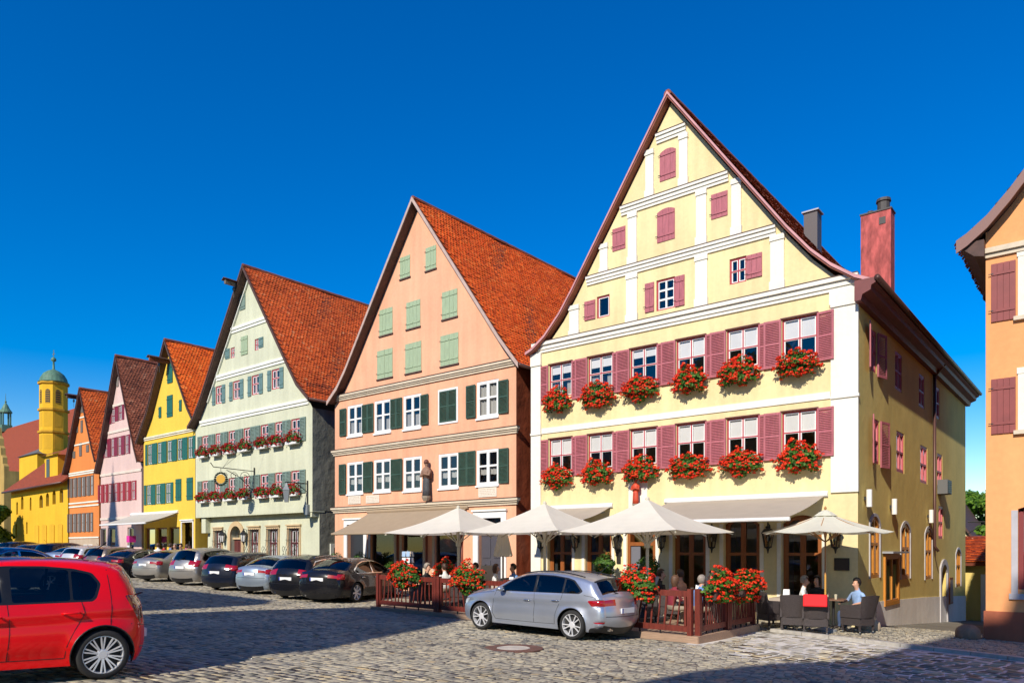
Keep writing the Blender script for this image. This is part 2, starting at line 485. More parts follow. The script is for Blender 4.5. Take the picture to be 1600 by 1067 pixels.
# ------------------------------------------------------------------ common building materials
GLASS = glass('window_glass', (.98, .98, .98), refl=2.4)
GLASS_DIM = glass('shop_glass', (.55, .58, .6), refl=1.8)
WHITE = mat('white_paint', (.80, .79, .76), .5, var=.06, vscale=5)
CREAM = plaster('cream_plaster', (.80, .76, .64), .08, .05, rough_relief=.12)
RED = mat('red_window_paint', (.42, .035, .05), .5, var=.12, vscale=6)
SHUTRED = mat('faded_red_shutter', (.41, .115, .135), .6, var=.18, vscale=4, stretch=(4, 4, .8))
SHUTGREEN = mat('dark_green_shutter', (.035, .075, .05), .55, var=.2, vscale=4)
PALEGREEN = mat('pale_green_boards', (.33, .42, .26), .7, var=.15, vscale=5, stretch=(5, 5, .6))
TEAL = mat('teal_green_paint', (.01, .11, .085), .55, var=.15, vscale=5)
GREYGREEN = mat('grey_green_shutter', (.17, .24, .20), .6, var=.2, vscale=5)
BLUEGREEN = mat('blue_green_boards', (.12, .21, .20), .6, var=.15, vscale=5)
WINE = mat('wine_red_paint', (.20, .012, .035), .55, var=.15, vscale=5)
BROWNWOOD = mat('varnished_oak', (.30, .095, .022), .4, var=.25, vscale=8, stretch=(8, 8, .6))
DARK = mat('dark_metal', (.02, .02, .022), .45)
SLATE = mat('dark_grey_door', (.075, .07, .085), .5, var=.1)
STONE = plaster('sandstone', (.60, .44, .25), .12, .15)
BEIGE = plaster('beige_stucco', (.66, .56, .42), .08, .06)
LACE = cloth('lace_curtain', (.75, .75, .72), .35)
BLIND = cloth('white_blind', (.95, .95, .95), .1)
IRON = mat('wrought_iron', (.015, .015, .015), .5)
SOFFIT = mat('brown_soffit', (.085, .04, .03), .7, var=.3, vscale=6)
TILE_BASE = mat('roof_battens', (.16, .035, .015), .9)
GUTTER = mat('copper_brown_gutter', (.10, .045, .035), .45, metal=.3)
def tiles_mat(name, a, b, c, d, big=.25):
    return tinted(name, [(0, a), (.35, b), (.75, c), (1, d)], .8, spec=.25, bscale=25, bstr=.2, big=big)
TILE_ORANGE = tiles_mat('orange_clay_tiles', (.50, .075, .012), (.78, .125, .014), (.88, .165, .018), (.88, .25, .05), .14)
TILE_RED = tiles_mat('weathered_red_tiles', (.36, .06, .016), (.62, .105, .02), (.74, .145, .026), (.66, .22, .08), .22)
TILE_BROWN = tiles_mat('old_brown_tiles', (.15, .055, .035), (.27, .085, .045), (.36, .115, .06), (.42, .18, .10), .35)

PANE = {}
def pane_mesh(side, m):
    k = (side, m.name)
    if k not in PANE:
        vs = [(-.5,0,-.5),(.5,0,-.5),(.5,0,.5),(-.5,0,.5)] if side == 'front' else [(0,-.5,-.5),(0,.5,-.5),(0,.5,.5),(0,-.5,.5)]
        me = bpy.data.meshes.new('pane'); me.from_pydata(vs, [], [(0,1,2,3)]); me.materials.append(m); me.update(); PANE[k] = me
    return PANE[k]
class House:
    def __init__(s, name, label, x0, x1, y0, y1, base, wall, side_wall=None, cat='house'):
        s.r = root(name, label, cat, ((x0+x1)/2, y0, base), world_coords=True)
        s.x0, s.x1, s.y0, s.y1, s.base, s.wall = x0, x1, y0, y1, base, wall
        s.side_wall = side_wall or wall
        s.fh = []; s.lh = []
    def fr(s, side): return front(s.y0) if side == 'front' else lane(s.x1)
    def window(s, u0, u1, z0, z1, outer, sash, cols=2, rows=2, arch=0, depth=.1, fw=.05, bar=.035, side='front', split=None,
               curtain=None, glass_m=None, sill=None, hole=True, panes=True, name='window'):
        fr = s.fr(side); out = rpoly(u0, u1, z0, z1, arch)
        if hole: (s.fh if side == 'front' else s.lh).append(out)
        w0, w1 = -depth - .05, -depth + .015
        mb = MB()
        spring = z1 - arch
        mb.box(u0, u0+fw, w0, w1, z0, spring); mb.box(u1-fw, u1, w0, w1, z0, spring); mb.box(u0+fw, u1-fw, w0, w1, z0, z0+fw)
        if arch:
            inn = rpoly(u0+fw, u1-fw, z0, z1-fw, arch * (u1-u0-2*fw)/(u1-u0)); A = out[2:]; B = inn[2:]; n = len(A)
            for i in range(n-1): mb.add([(A[i][0],w0,A[i][1]),(A[i+1][0],w0,A[i+1][1]),(B[i+1][0],w0,B[i+1][1]),(B[i][0],w0,B[i][1]),
                                          (A[i][0],w1,A[i][1]),(A[i+1][0],w1,A[i+1][1]),(B[i+1][0],w1,B[i+1][1]),(B[i][0],w1,B[i][1])],
                                         [(0,1,2,3),(4,5,6,7),(2,3,7,6),(0,1,5,4)])
        else: mb.box(u0+fw, u1-fw, w0, w1, z1-fw, z1)
        cu = (u0+u1)/2; iz0, iz1 = z0+fw, z1-fw
        zs = [iz0 + (iz1-iz0)*k/rows for k in range(rows+1)] if split is None else [iz0] + [z0 + (z1-z0)*t for t in split] + [iz1]
        us = [u0+fw + (u1-u0-2*fw)*k/cols for k in range(cols+1)]
        if split is not None or rows == 2:                    # transom and mullion in the frame colour
            for z in zs[1:-1]: mb.box(u0+fw, u1-fw, w0+.002, w1-.004, z-fw*.4, z+fw*.4)
            if cols == 2: mb.box(cu-fw*.4, cu+fw*.4, w0+.004, w1-.002, iz0, iz1 + (arch*.0))
        o = mb.build(name, outer, s.r, fr=fr)
        sb = MB(); b = bar
        for i in range(len(us)-1):
            for j in range(len(zs)-1):
                a0, a1, c0, c1 = us[i], us[i+1], zs[j], zs[j+1]
                if i > 0: a0 += fw*.35 if rows == 2 or split else 0
                if i < len(us)-2: a1 -= fw*.35 if rows == 2 or split else 0
                sb.box(a0, a0+b, w0+.01, w1-.012, c0, c1); sb.box(a1-b, a1, w0+.01, w1-.012, c0, c1)
                sb.box(a0+b, a1-b, w0+.01, w1-.012, c0, c0+b); sb.box(a0+b, a1-b, w0+.01, w1-.012, c1-b, c1)
                if panes:
                    p = link('pane', pane_mesh(side, glass_m or GLASS), o)
                    p.location = fr((a0+a1)/2, w0+.02, (c0+c1)/2)
                    t = random.gauss(0, .006), random.gauss(0, .006)
                    p.rotation_euler = (t[0], 0, t[1]) if side == 'front' else (0, t[0], t[1])
                    p.scale = (a1-a0, 1, c1-c0) if side == 'front' else (1, a1-a0, c1-c0)
        if sash is not None: sb.build('sash', sash, o, fr=fr)
        if not panes:
            g = MB(); poly = rpoly(u0+fw*.5, u1-fw*.5, z0, z1-fw*.5, arch)
            g.add([(a, w0+.02, c) for a, c in poly], [tuple(range(len(poly)))]); g.build('pane', glass_m or GLASS, o, fr=fr)
        elif arch:
            poly = rpoly(u0+fw*.5, u1-fw*.5, zs[-1], z1-fw*.5, arch)
            g = MB(); g.add([(a, w0+.022, c) for a, c in poly], [tuple(range(len(poly)))]); g.build('pane', glass_m or GLASS, o, fr=fr)
        if curtain:
            for (a, bb, c, d, m, amp) in curtain:              # fractions of the opening
                cm = MB(); n = 18; U0 = u0+fw+(u1-u0-2*fw)*a; U1 = u0+fw+(u1-u0-2*fw)*bb; Z0 = iz0+(iz1-iz0)*c; Z1 = iz0+(iz1-iz0)*d
                vs = []
                for k in range(n+1):
                    u = U0+(U1-U0)*k/n; w = w0-(.06 if amp > .002 else .0)+amp*math.sin(k*2.1+u0)
                    vs += [(u, w, Z0 + amp*.6*math.sin(k*1.3)), (u, w, Z1)]
                cm.add(vs, [(2*k, 2*k+2, 2*k+3, 2*k+1) for k in range(n)])
                cm.build('curtain' if amp > .002 else 'blind', m, o, fr=fr)
        if sill:
            mb = MB(); mb.box(u0-.05, u1+.05, -.06, .05, z0-.05, z0+.004); mb.build('sill', sill, o, fr=fr)
        return o
    def louvre(s, u0, u1, z0, z1, m, side='front', w=.02, th=.035, slat=.048, turn=0.0, mid=True):
        """slatted shutter lying against the wall"""
        fr = s.fr(side); f = min(.055, (u1-u0)*.16); mb = MB()
        tw = lambda u: w + (u - u0) * turn
        def bx(a0, a1, c0, c1, mbb=mb, e=0): 
            mbb.add([(a0,tw(a0)+e,c0),(a1,tw(a1)+e,c0),(a1,tw(a1)+th-e,c0),(a0,tw(a0)+th-e,c0),(a0,tw(a0)+e,c1),(a1,tw(a1)+e,c1),(a1,tw(a1)+th-e,c1),(a0,tw(a0)+th-e,c1)],
                   [(3,2,1,0),(4,5,6,7),(0,1,5,4),(1,2,6,5),(2,3,7,6),(3,0,4,7)])
        bx(u0, u0+f, z0, z1); bx(u1-f, u1, z0, z1); bx(u0+f, u1-f, z0, z0+f*1.2); bx(u0+f, u1-f, z1-f*1.2, z1)
        if mid: bx(u0+f, u1-f, (z0+z1)/2-f*.5, (z0+z1)/2+f*.5)
        o = mb.build('shutter', m, s.r, fr=fr)
        sl = MB(); z = z0 + f*1.2 + .01
        while z < z1 - f*1.2 - .02:
            if not (mid and abs(z + slat*.4 - (z0+z1)/2) < f*.6):
                a, b = u0+f*.9, u1-f*.9
                sl.add([(a,tw(a)+th*.92,z),(b,tw(b)+th*.92,z),(b,tw(b)+th*.12,z+slat*.66),(a,tw(a)+th*.12,z+slat*.66),
                        (a,tw(a)+th*.92,z+.008),(b,tw(b)+th*.92,z+.008),(b,tw(b)+th*.12,z+slat*.66+.008),(a,tw(a)+th*.12,z+slat*.66+.008)],
                       [(0,1,2,3),(4,5,6,7),(0,1,5,4),(2,3,7,6)])
            z += slat
        tag(sl.build('slats', m, o, fr=fr), kind='stuff')
        return o
    def boards(s, u0, u1, z0, z1, m, side='front', w=.01, n=3, arch=0, leaves=1, planks=True, hinge=True):
        """board shutter: planks on two battens"""
        if leaves > 1:
            for q in range(leaves): o = s.boards(u0+(u1-u0)*q/leaves+.002, u0+(u1-u0)*(q+1)/leaves-.002, z0, z1, m, side, w, n, 0, 1, planks, hinge and q == 0)
            return o
        fr = s.fr(side); mb = MB(); h = z1-z0; o = None
        mb.box(u0+.01, u1-.01, w-.02, w+.002, z0+.01, z1-arch-.01)
        o = mb.build('shutter', m, s.r, fr=fr)
        if planks:
            for t in (.16, .8): bt = MB(); bt.box(u0+.02, u1-.02, w+.028, w+.05, z0+h*t, z0+h*t+.06); bt.build('batten', m, o, fr=fr)
        out = rpoly(u0, u1, z0, z1, arch)
        def top(u):
            if not arch: return z1
            ww = (u1-u0)/2; r = (ww*ww+arch*arch)/(2*arch); return z1 - r + math.sqrt(max(0, r*r-(u-(u0+u1)/2)**2))
        N = n*leaves
        if not planks: N = leaves
        for k in range(N):
            a = u0+(u1-u0)*k/N + .003; b = u0+(u1-u0)*(k+1)/N - .003
            p = MB(); p.prism([(a,z0),(b,z0),(b,top(b)),((a+b)/2,top((a+b)/2)),(a,top(a))], lambda x, y, d: (x, d, y), w, w+.03 + random.uniform(-.003, .003))
            p.build('plank', m, o, fr=fr)
        if hinge:
            hb = MB()
            for t in (.18, .82):
                hb.box(u0-.05, u0+.05, w+.049, w+.056, z0+h*t, z0+h*t+.02)
            hb.build('hinge', DARK, o, fr=fr)
        return o
    def band(s, u0, u1, z0, z1, m, out=.06, side='front', name='cornice', steps=1, lap=0):
        fr = s.fr(side); mb = MB(); hh = (z1-z0)/steps
        for k in range(steps): mb.box(u0-lap, u1+lap, -.02, out*(k+1)/steps, z0+hh*k, z0+hh*(k+1)+(.0 if k == steps-1 else .004))
        return mb.build(name, m, s.r, fr=fr)
    def roof(s, left, right, over=.45, thick=.14, tile=None, soffit=None, barge=None, base=None, tiles=True, tw=.18, exp=.165, ydepth=None, left_tiles=False, barge_h=.17):
        """left / right: polylines (x, z) of the upper surface from the ridge down to the eaves"""
        y0 = s.y0 - over; y1 = (ydepth or s.y1) + .2; s.left, s.right = left, right
        mb = MB(); soffit = soffit or SOFFIT
        for pl in (left, right):
            up = []; lo = []
            for i, (x, z) in enumerate(pl):
                a = pl[max(i-1, 0)]; b = pl[min(i+1, len(pl)-1)]; d = Vector((b[0]-a[0], b[1]-a[1])).normalized()
                nrm = Vector((-d.y, d.x)); nrm = nrm if nrm.y > 0 else -nrm
                off = thick if i else thick / max(.3, abs(nrm.y))
                up.append((x, z)); lo.append((x - (nrm.x*off if i else 0), z - (nrm.y*off if i else off)))
            n = len(up); P = [(x, y0, z) for x, z in up] + [(x, y1, z) for x, z in up] + [(x, y0, z) for x, z in lo] + [(x, y1, z) for x, z in lo]
            for i in range(n-1):
                mb.add(P, [], 0) if False else None
            o = len(mb.v); mb.v += P
            for i in range(n-1):
                mb.f += [(o+i, o+i+1, o+n+i+1, o+n+i), (o+2*n+i, o+3*n+i, o+3*n+i+1, o+2*n+i+1), (o+i, o+2*n+i, o+2*n+i+1, o+i+1), (o+n+i, o+n+i+1, o+3*n+i+1, o+3*n+i)]
                mb.m += [0, 1, 1, 1]
            mb.f.append((o+n-1, o+3*n-1, o+4*n-1, o+2*n-1)); mb.m.append(1)
        r = mb.build('roof', [base or TILE_BASE, soffit], s.r); s.roof_o = r
        if barge is not None:
            for pl in (left, right):
                bb = MB(); n = len(pl); sg = 1 if pl is right else -1
                vs = []
                for x, z in pl: vs += [(x, y0-.035, z+.03), (x, y0-.035, z-barge_h/.62), (x, y0-.003, z+.03), (x, y0-.003, z-barge_h/.62)]
                fs = []
                for i in range(n-1):
                    a, b = 4*i, 4*i+4
                    fs += [(a, a+1, b+1, b), (a+2, b+2, b+3, a+3), (a, b, b+2, a+2), (a+1, a+3, b+3, b+1)]
                bb.add(vs, fs); bb.build('bargeboard', barge, r)
        rid = MB(); x, z = right[0]; y = y0
        prof = [(-.13, -.1), (-.1, .0), (-.04, .05), (.04, .05), (.1, .0), (.13, -.1)]
        while y < y1:
            k = .012 * random.random(); rid.prism([(x+a*(1+k), z+b+.02+k) for a, b in prof], lambda a, b, d: (a, d, b), y, min(y+.36, y1)); y += .34
        tag(rid.build('ridge_tiles', mat('ridge_clay', (.22, .06, .03), .85, var=.3), r), kind='stuff')
        if tiles:
            lay_tiles(right, y0+.03, y1, tw, exp, tile, r)
            if left_tiles: lay_tiles(left, y0+.03, y1, tw, exp, tile, r)
        return r
    def walls(s, left=None, right=None, lower=.2, reveal=.16, back=True):
        L, R = left or s.left, right or s.right
        def ztop(x):
            for pl in (L, R):
                for a, b in zip(pl, pl[1:]):
                    lo, hi = sorted((a[0], b[0]))
                    if lo <= x <= hi and hi > lo: return a[1] + (b[1]-a[1])*(x-a[0])/(b[0]-a[0])
            return R[-1][1]
        zl, zr = ztop(s.x0) - lower, ztop(s.x1) - lower; zb = s.base - 1.6
        s.zl, s.zr = zl, zr
        outer = [(s.x0, zb), (s.x1, zb), (s.x1, zr)] + [(x, z-lower-.03) for x, z in reversed(R) if x < s.x1-.05] + [(x, z-lower-.03) for x, z in L[1:] if x > s.x0+.05] + [(s.x0, zl)]
        sheet(outer, s.fh, front(s.y0), reveal, 'wall', s.wall, s.r)
        sheet([(s.y0, zb), (s.y1, zb), (s.y1, zr), (s.y0, zr)], s.lh, lane(s.x1), reveal, 'wall', s.side_wall, s.r)
        mb = MB(); mb.add([(s.x0, s.y0, zb), (s.x0, s.y1, zb), (s.x0, s.y1, zl), (s.x0, s.y0, zl)], [(0,1,2,3)])
        mb.add([(x, s.y1, z) for x, z in outer], [tuple(range(len(outer)))])
        mb.build('wall', s.side_wall, s.r)
        # a floor slab per storey keeps the rooms dark and apart
def lay_tiles(pl, y0, y1, tw, ex, m, parent):
    seg = [Vector((b[0]-a[0], b[1]-a[1])).length for a, b in zip(pl, pl[1:])]; tot = sum(seg)
    def at(sv):
        sv = max(0, min(tot-1e-4, sv))
        for (a, b), l in zip(zip(pl, pl[1:]), seg):
            if sv <= l: 
                t = sv/l; d = ((b[0]-a[0])/l, (b[1]-a[1])/l); return a[0]+(b[0]-a[0])*t, a[1]+(b[1]-a[1])*t, d
            sv -= l
    V = []; T = []; rows = int(tot/ex); ny = int((y1-y0)/tw)
    side = 1 if pl[-1][0] > pl[0][0] else -1
    for k in range(rows+1):
        sl = min(tot + .03, (k+1)*ex + .02); su = max(0, sl - ex*1.5)
        xl, zl, d = at(sl); xl += d[0]*(sl-min(sl, tot)); zl += d[1]*(sl-min(sl, tot)); xu, zu, _ = at(su)
        nx_, nz_ = -d[1]*1.0, d[0]*1.0
        if nz_ < 0: nx_, nz_ = -nx_, -nz_
        sag = .012*math.sin(k*.7)
        ys = y0 + (np.arange(ny) + (.5 if k % 2 else 0)) * tw; ys = ys[ys + tw < y1 + .1]
        lift = .045 + rng.normal(0, .006, len(ys)); dl = rng.normal(0, .012, len(ys))
        jl = rng.normal(0, .005, len(ys))
        wave = .018*np.sin(ys*.9 + k*.05) + .012*np.sin(ys*2.3 + k*.31)
        pts = []
        for (fy, low, tail) in ((.02, 0, 0), (.98, 0, 0), (.98, 1, -.02), (.5, 1, .028), (.02, 1, -.02)):
            if low: 
                px = xl + d[0]*(tail + dl) + nx_*(lift + jl*(fy-.5)*2 + wave); pz = zl + d[1]*(tail + dl) + nz_*(lift + jl*(fy-.5)*2 + wave)
            else:
                px = xu + nx_*(.008 + wave); pz = zu + nz_*(.008 + wave)
            pts.append(np.stack([px + 0*ys, ys + fy*tw, pz + 0*ys], 1))
        for q in (2, 3, 4): pts.append(pts[q] - np.array([nx_*.03, 0, nz_*.03]))
        V.append(np.stack(pts, 1)); T.append(np.repeat(np.clip(rng.normal(.5, .2, len(ys)), 0, 1), 8))
    V = np.concatenate(V).reshape(-1, 3); n = len(V)//8; b = np.arange(n)[:, None]*8
    o = np_mesh('roof_tiles', V, [b + np.array([[0,1,2,3,4]]), (b[:, None] + np.array([[[2,3,6,5]], [[3,4,7,6]]]).transpose(1,0,2)).reshape(-1, 4)], m, parent, tint=np.concatenate(T))
    return tag(o, kind='stuff')
# ------------------------------------------------------------------ yellow corner house
YF = 21.46
yel_wall = plaster('yellow_plaster', (.82, .675, .36), .12, .10)
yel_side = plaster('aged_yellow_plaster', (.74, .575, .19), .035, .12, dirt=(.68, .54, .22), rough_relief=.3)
ZA = zoom(880, 120, 2.667); ZB2 = zoom(800, 460, 2.857)
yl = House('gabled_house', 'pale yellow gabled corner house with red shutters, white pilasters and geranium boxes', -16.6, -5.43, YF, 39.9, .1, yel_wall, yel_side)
H = yl
H.roof([(-11.0, 16.64), (-14.68, 11.2), (-15.2, 10.5), (-15.85, 9.83), (-16.4, 9.45), (-16.72, 9.33)],
       [(-11.0, 16.64), (-7.26, 11.38), (-6.6, 10.55), (-6.05, 10.0), (-5.45, 9.55), (-4.98, 9.32)], over=.26, thick=.09, tile=TILE_BROWN,
       soffit=mat('red_soffit', (.23, .06, .035), .6, var=.2), barge=mat('pink_barge', (.56, .27, .27), .55, var=.15), tw=.19, barge_h=.04)
for i in range(6):
    a = -15.82 + 1.668*i; b = a + .98
    for row, (z0, z1) in enumerate(((7.60, 8.81), (4.93, 6.14))):
        deep = random.choice((.50, .50, .5)) if row else (.72, .70, .76, .47, .5, .5)[i]
        H.window(a, b, z0, z1, RED, WHITE, 2, 2, depth=.06, fw=.045, bar=.032, split=(.5,), sill=None,
                 curtain=[(0, 1, deep, 1, BLIND, .001)] + ([(0, .3, 0, .5, LACE, .02), (.7, 1, 0, .5, LACE, .02)] if row == 0 and i < 2 else []))
        H.band(a-.04, b+.04, z1+.002, z1+.03, mat('dark_red_drip', (.12, .03, .03), .6), .05, name='lintel')
        s0, s1 = z0 - .16, z1 - .01
        if i == 0: H.louvre(a-.60, a-.03, s0, s1, SHUTRED, turn=.02)
        H.louvre(b+.01, b+.42, s0, s1, SHUTRED, w=.012) if i < 5 else H.louvre(b+.01, b+.47, s0, s1, SHUTRED, turn=.12)
        if i < 5: H.louvre(b+.68-.50, b+.68, s0, s1+.01, SHUTRED, w=.052, turn=-.04)
# gable: hatches, little windows
def ra(*p): return rect(ZA, *p, YF)
for p, ar in (((403,470,312,440), .1), ((392,466,560,695), .09)): H.boards(*ra(*p), SHUTRED, arch=ar, n=3, leaves=1, w=-.005)
for p in ((617,686,495,597), (206,260,638,730)): H.boards(*ra(*p), SHUTRED, n=3, w=-.005)
H.window(*ra(140,193,918,1008), RED, WHITE, 1, 1, depth=.06, fw=.05, bar=.03); H.boards(*ra(90,135,940,1018), SHUTRED, n=3)
H.window(*ra(388,465,850,978), RED, WHITE, 2, 3, depth=.06, fw=.05, bar=.03); H.boards(*ra(342,380,865,985), SHUTRED, n=2); H.boards(*ra(467,507,835,960), SHUTRED, n=2)
H.window(*ra(693,763,762,868), RED, WHITE, 2, 2, depth=.06, fw=.05, bar=.03, split=None); H.boards(*ra(765,830,748,845), SHUTRED, n=3)
PIL = plaster('white_stucco', (.83, .79, .68), .06, .04, rough_relief=.1)
def verge_x(z, pl):
    for a, b in zip(pl, pl[1:]):
        if b[1] <= z <= a[1]: return a[0] + (b[0]-a[0])*(z-a[1])/(b[1]-a[1])
    return pl[-1][0]
for zc_, th in ((15.40, .28), (13.45, .28), (11.43, .28)):
    xl = verge_x(zc_ + .32, H.left) + .12; xr = verge_x(zc_ + .32, H.right) - .12
    mb = MB(); 
    for k, (o_, a, b) in enumerate(((.05, -.5, -.18), (.085, -.18, .22), (.13, .22, .5))): mb.box(xl, xr, YF-o_, YF+.02, zc_+th*a, zc_+th*b-.002)
    mb.build('cornice', PIL, H.r)
    mb = MB(); mb.box(xl, xr, YF-.14, YF, zc_+th*.5, zc_+th*.5+.025); mb.build('cornice_cover', SOFFIT, H.r)
def pilaster(u0, u1, z0, z1):
    for a, b in zip(H.left, H.left[1:]):            # keep clear of the verge
        if b[0] <= u0-.03 <= a[0]: z1 = min(z1, a[1]+(b[1]-a[1])*(u0-.03-a[0])/(b[0]-a[0]) - .1)
    mb = MB(); mb.box(u0, u1, YF-.05, YF+.02, z0, z1)
    mb.box(u0-.025, u1+.025, YF-.085, YF, z0, z0+(z1-z0)*.17); mb.box(u0-.02, u1+.02, YF-.08, YF, z1-.16, z1-.10); mb.box(u0-.015, u1+.015, YF-.07, YF, z1-.09, z1)
    mb.build('pilaster', PIL, H.r)
for (a, b), z0, z1 in [((345,378),13.59,15.26), ((485,520),13.59,15.26), ((155,187),11.57,13.31), ((272,308),11.57,13.31), ((556,598),11.57,13.31), ((703,743),11.57,13.31),
                       ((28,67),9.68,11.29), ((265,310),9.68,11.29), ((552,602),9.68,11.29), ((865,922),9.68,11.29)]:
    yy = 500; pilaster(on_y(*ZA(a, yy), YF)[0], on_y(*ZA(b, yy), YF)[0], z0, z1)
mb = MB()
for o_, a, b in ((.05, 9.30, 9.40), (.09, 9.40, 9.54), (.16, 9.54, 9.655)): mb.box(-16.5-o_*.2, -5.43+o_*.2, YF-o_, YF+.02, a, b-.002)
mb.build('cornice', PIL, H.r)
mb = MB(); mb.box(-16.5, -5.40, YF-.17, YF, 9.655, 9.68); mb.build('cornice_cover', SOFFIT, H.r)
H.band(-16.16, -6.14, 6.36, 6.56, PIL, .035, name='string_course')
for (u0, u1, zb) in ((-16.62, -16.18, .5), (-6.12, -5.41, 3.75)):
    for z0, z1 in ((zb, 6.33), (6.42, 8.85)):
        mb = MB(); mb.box(u0, u1, YF-.06, YF+.02, z0, z1); mb.box(u0-.0, u1+.03, YF-.10, YF, z1, z1+.08) ; mb.build('pilaster', PIL, H.r)
    mb = MB(); mb.box(max(u0-.03, -16.62), u1+.03, YF-.1, YF+.02, 8.93, 9.29); mb.build('capital', PIL, H.r)
# ground floor: five tall oak windows, one doorway
gf = [(-15.89,-14.84), (-14.28,-13.22), (-10.93,-9.83), (-9.24,-8.14), (-7.49,-6.38)]
for a, b in gf:
    H.window(a, b, .62, 3.16, BROWNWOOD, BROWNWOOD, 2, 2, arch=.24, depth=.16, fw=.10, bar=.045, split=(.56,), glass_m=GLASS_DIM,
             curtain=[(0, .17, .02, .9, cloth('grey_drape', (.30, .30, .28), .2), .02)])
    for u in (a-.13, b+.02): 
        mb = MB(); mb.box(u, u+.11, YF-.03, YF+.02, .5, 2.95); mb.build('window_surround', PIL, H.r)
H.fh.append(rpoly(-12.6, -11.56, .12, 3.1, .2))
mb = MB(); mb.box(-12.6, -12.5, YF+.02, YF+.3, .1, 3.0); mb.box(-11.66, -11.56, YF+.02, YF+.3, .1, 3.0); mb.box(-12.5, -11.66, YF+.02, YF+.3, 2.3, 2.42); mb.build('door_frame', BROWNWOOD, H.r)
mb = MB(); mb.box(-12.49, -12.15, YF+.06, YF+.11, .12, 2.29); mb.build('door', mat('grey_door_leaf', (.16, .16, .18), .5), H.r)
mb = MB(); mb.box(-11.54, -11.42, YF-.03, YF+.02, .3, 3.0); mb.box(-12.74, -12.62, YF-.03, YF+.02, .3, 3.0); mb.build('door_surround', PIL, H.r)
# side facing the lane
for u0, u1, z0, z1 in ((22.65,23.45,7.3,8.5), (25.8,26.8,7.28,8.5), (29.45,30.45,7.28,8.45), (32.3,33.4,7.3,8.52), (23.0,23.8,4.68,5.97), (26.0,27.1,4.67,5.98), (29.7,30.95,4.58,5.93), (32.9,34.0,4.55,5.95), (33.2,34.2,2.6,3.9)):
    H.window(u0, u1, z0, z1, RED, mat('rose_sash', (.62, .16, .18), .5), 2, 2, depth=.03, fw=.08, bar=.04, split=(.5,), side='lane', curtain=[(.0, .3, 0, 1, LACE, .02), (.7, 1, 0, 1, LACE, .02)] if z0 < 7 else None)
for z0, z1 in ((7.22, 8.5), (4.6, 5.97)):
    y = 22.6 if z0 > 6 else 22.95
    H.louvre(y-.58, y-.02, z0, z1, SHUTRED, side='lane', turn=-.25, w=.16); H.louvre(y+.87, y+1.42, z0, z1, SHUTRED, side='lane', turn=.2)
LANEWOOD = mat('honey_oak', (.55, .22, .03), .4, var=.2, vscale=8, stretch=(8, 8, .6))
lane_sur = mat('grey_stone_surround', (.46, .44, .45), .85, var=.12)
def arch_sur(u0, u1, z0, z1, ar, w=.09, out=.03):
    A = rpoly(u0-w, u1+w, z0, z1+w, ar); B = rpoly(u0, u1, z0, z1, ar); mb = MB(); n = len(A)
    order = [1] + list(range(2, n)) + [0]
    for i, j in zip(order, order[1:]):
        vs = [(*A[i], 0), (*A[j], 0), (*B[j], 0), (*B[i], 0)]; P = [(p[0], -.01, p[1]) for p in vs] + [(p[0], out, p[1]) for p in vs]
        mb.add(P, [(4,5,6,7), (0,1,5,4), (2,3,7,6)])
    mb.build('window_surround', lane_sur, H.r, fr=lane(H.x1))
for u0, u1, z0, z1 in ((22.7,23.8,1.35,3.14), (26.6,27.95,1.2,3.04), (30.5,31.8,1.06,2.96), (37.2,38.5,.52,2.18)):
    H.window(u0, u1, z0, z1, LANEWOOD, LANEWOOD, 2, 2, arch=.3, depth=.02, fw=.1, bar=.05, split=(.55,), side='lane', glass_m=GLASS_DIM)
    arch_sur(u0, u1, z0, z1, .3)
H.window(24.3, 26.2, .46, 2.05, LANEWOOD, LANEWOOD, 2, 1, depth=-.04, fw=.12, bar=.05, side='lane', glass_m=GLASS_DIM)
mb = MB(); mb.box(24.15, 26.35, -.01, .3, 2.06, 2.12); mb.build('window_hood', mat('zinc', (.36, .36, .38), .5, metal=.4), H.r, fr=lane(H.x1))
H.lh.append(rpoly(33.6, 34.9, -1.1, 1.56, .35)); arch_sur(33.6, 34.9, -1.1, 1.56, .35, .22, .06)
mb = MB(); mb.box(33.6, 34.9, -.2, -.14, -1.1, 1.55); mb.build('door', mat('dark_door', (.05, .04, .04), .6), H.r, fr=lane(H.x1))
mb = MB(); mb.tube([(31.9, .08, 8.9), (31.9, .08, 2.3), (31.95, .2, 2.1)], .055, 10); mb.tube([(31.9, .42, 9.15), (31.9, .3, 9.02), (31.9, .08, 8.75)], .055, 10); mb.build('downpipe', GUTTER, H.r, True, fr=lane(H.x1))
pl_poly = [(YF, .72), (30, .45), (36, .2), (39.9, .02), (39.9, -3), (YF, -3)]
mb = MB(); mb.prism(pl_poly, lambda a, b, d: (a, d, b), -.01, .018); mb.build('plinth', plaster('grey_plinth', (.86, .82, .76), .04, .12), H.r, fr=lane(H.x1))
mb = MB(); mb.prism([(0, 8.82), (0, 9.36), (.52, 9.36), (.52, 9.22), (.42, 9.17), (.40, 9.05), (.2, 8.97), (.16, 8.82)], lambda a, b, d: (-5.43+a, d, b), YF-.36, 40.1)
mb.build('eaves_cornice', mat('oxblood_cornice', (.16, .035, .03), .55, var=.2), H.r)
mb = MB(); mb.tube([(-4.86, YF-.4, 9.33), (-4.86, 40.1, 9.33)], .075, 10); mb.build('gutter', GUTTER, H.r, True)
H.walls(reveal=.24)
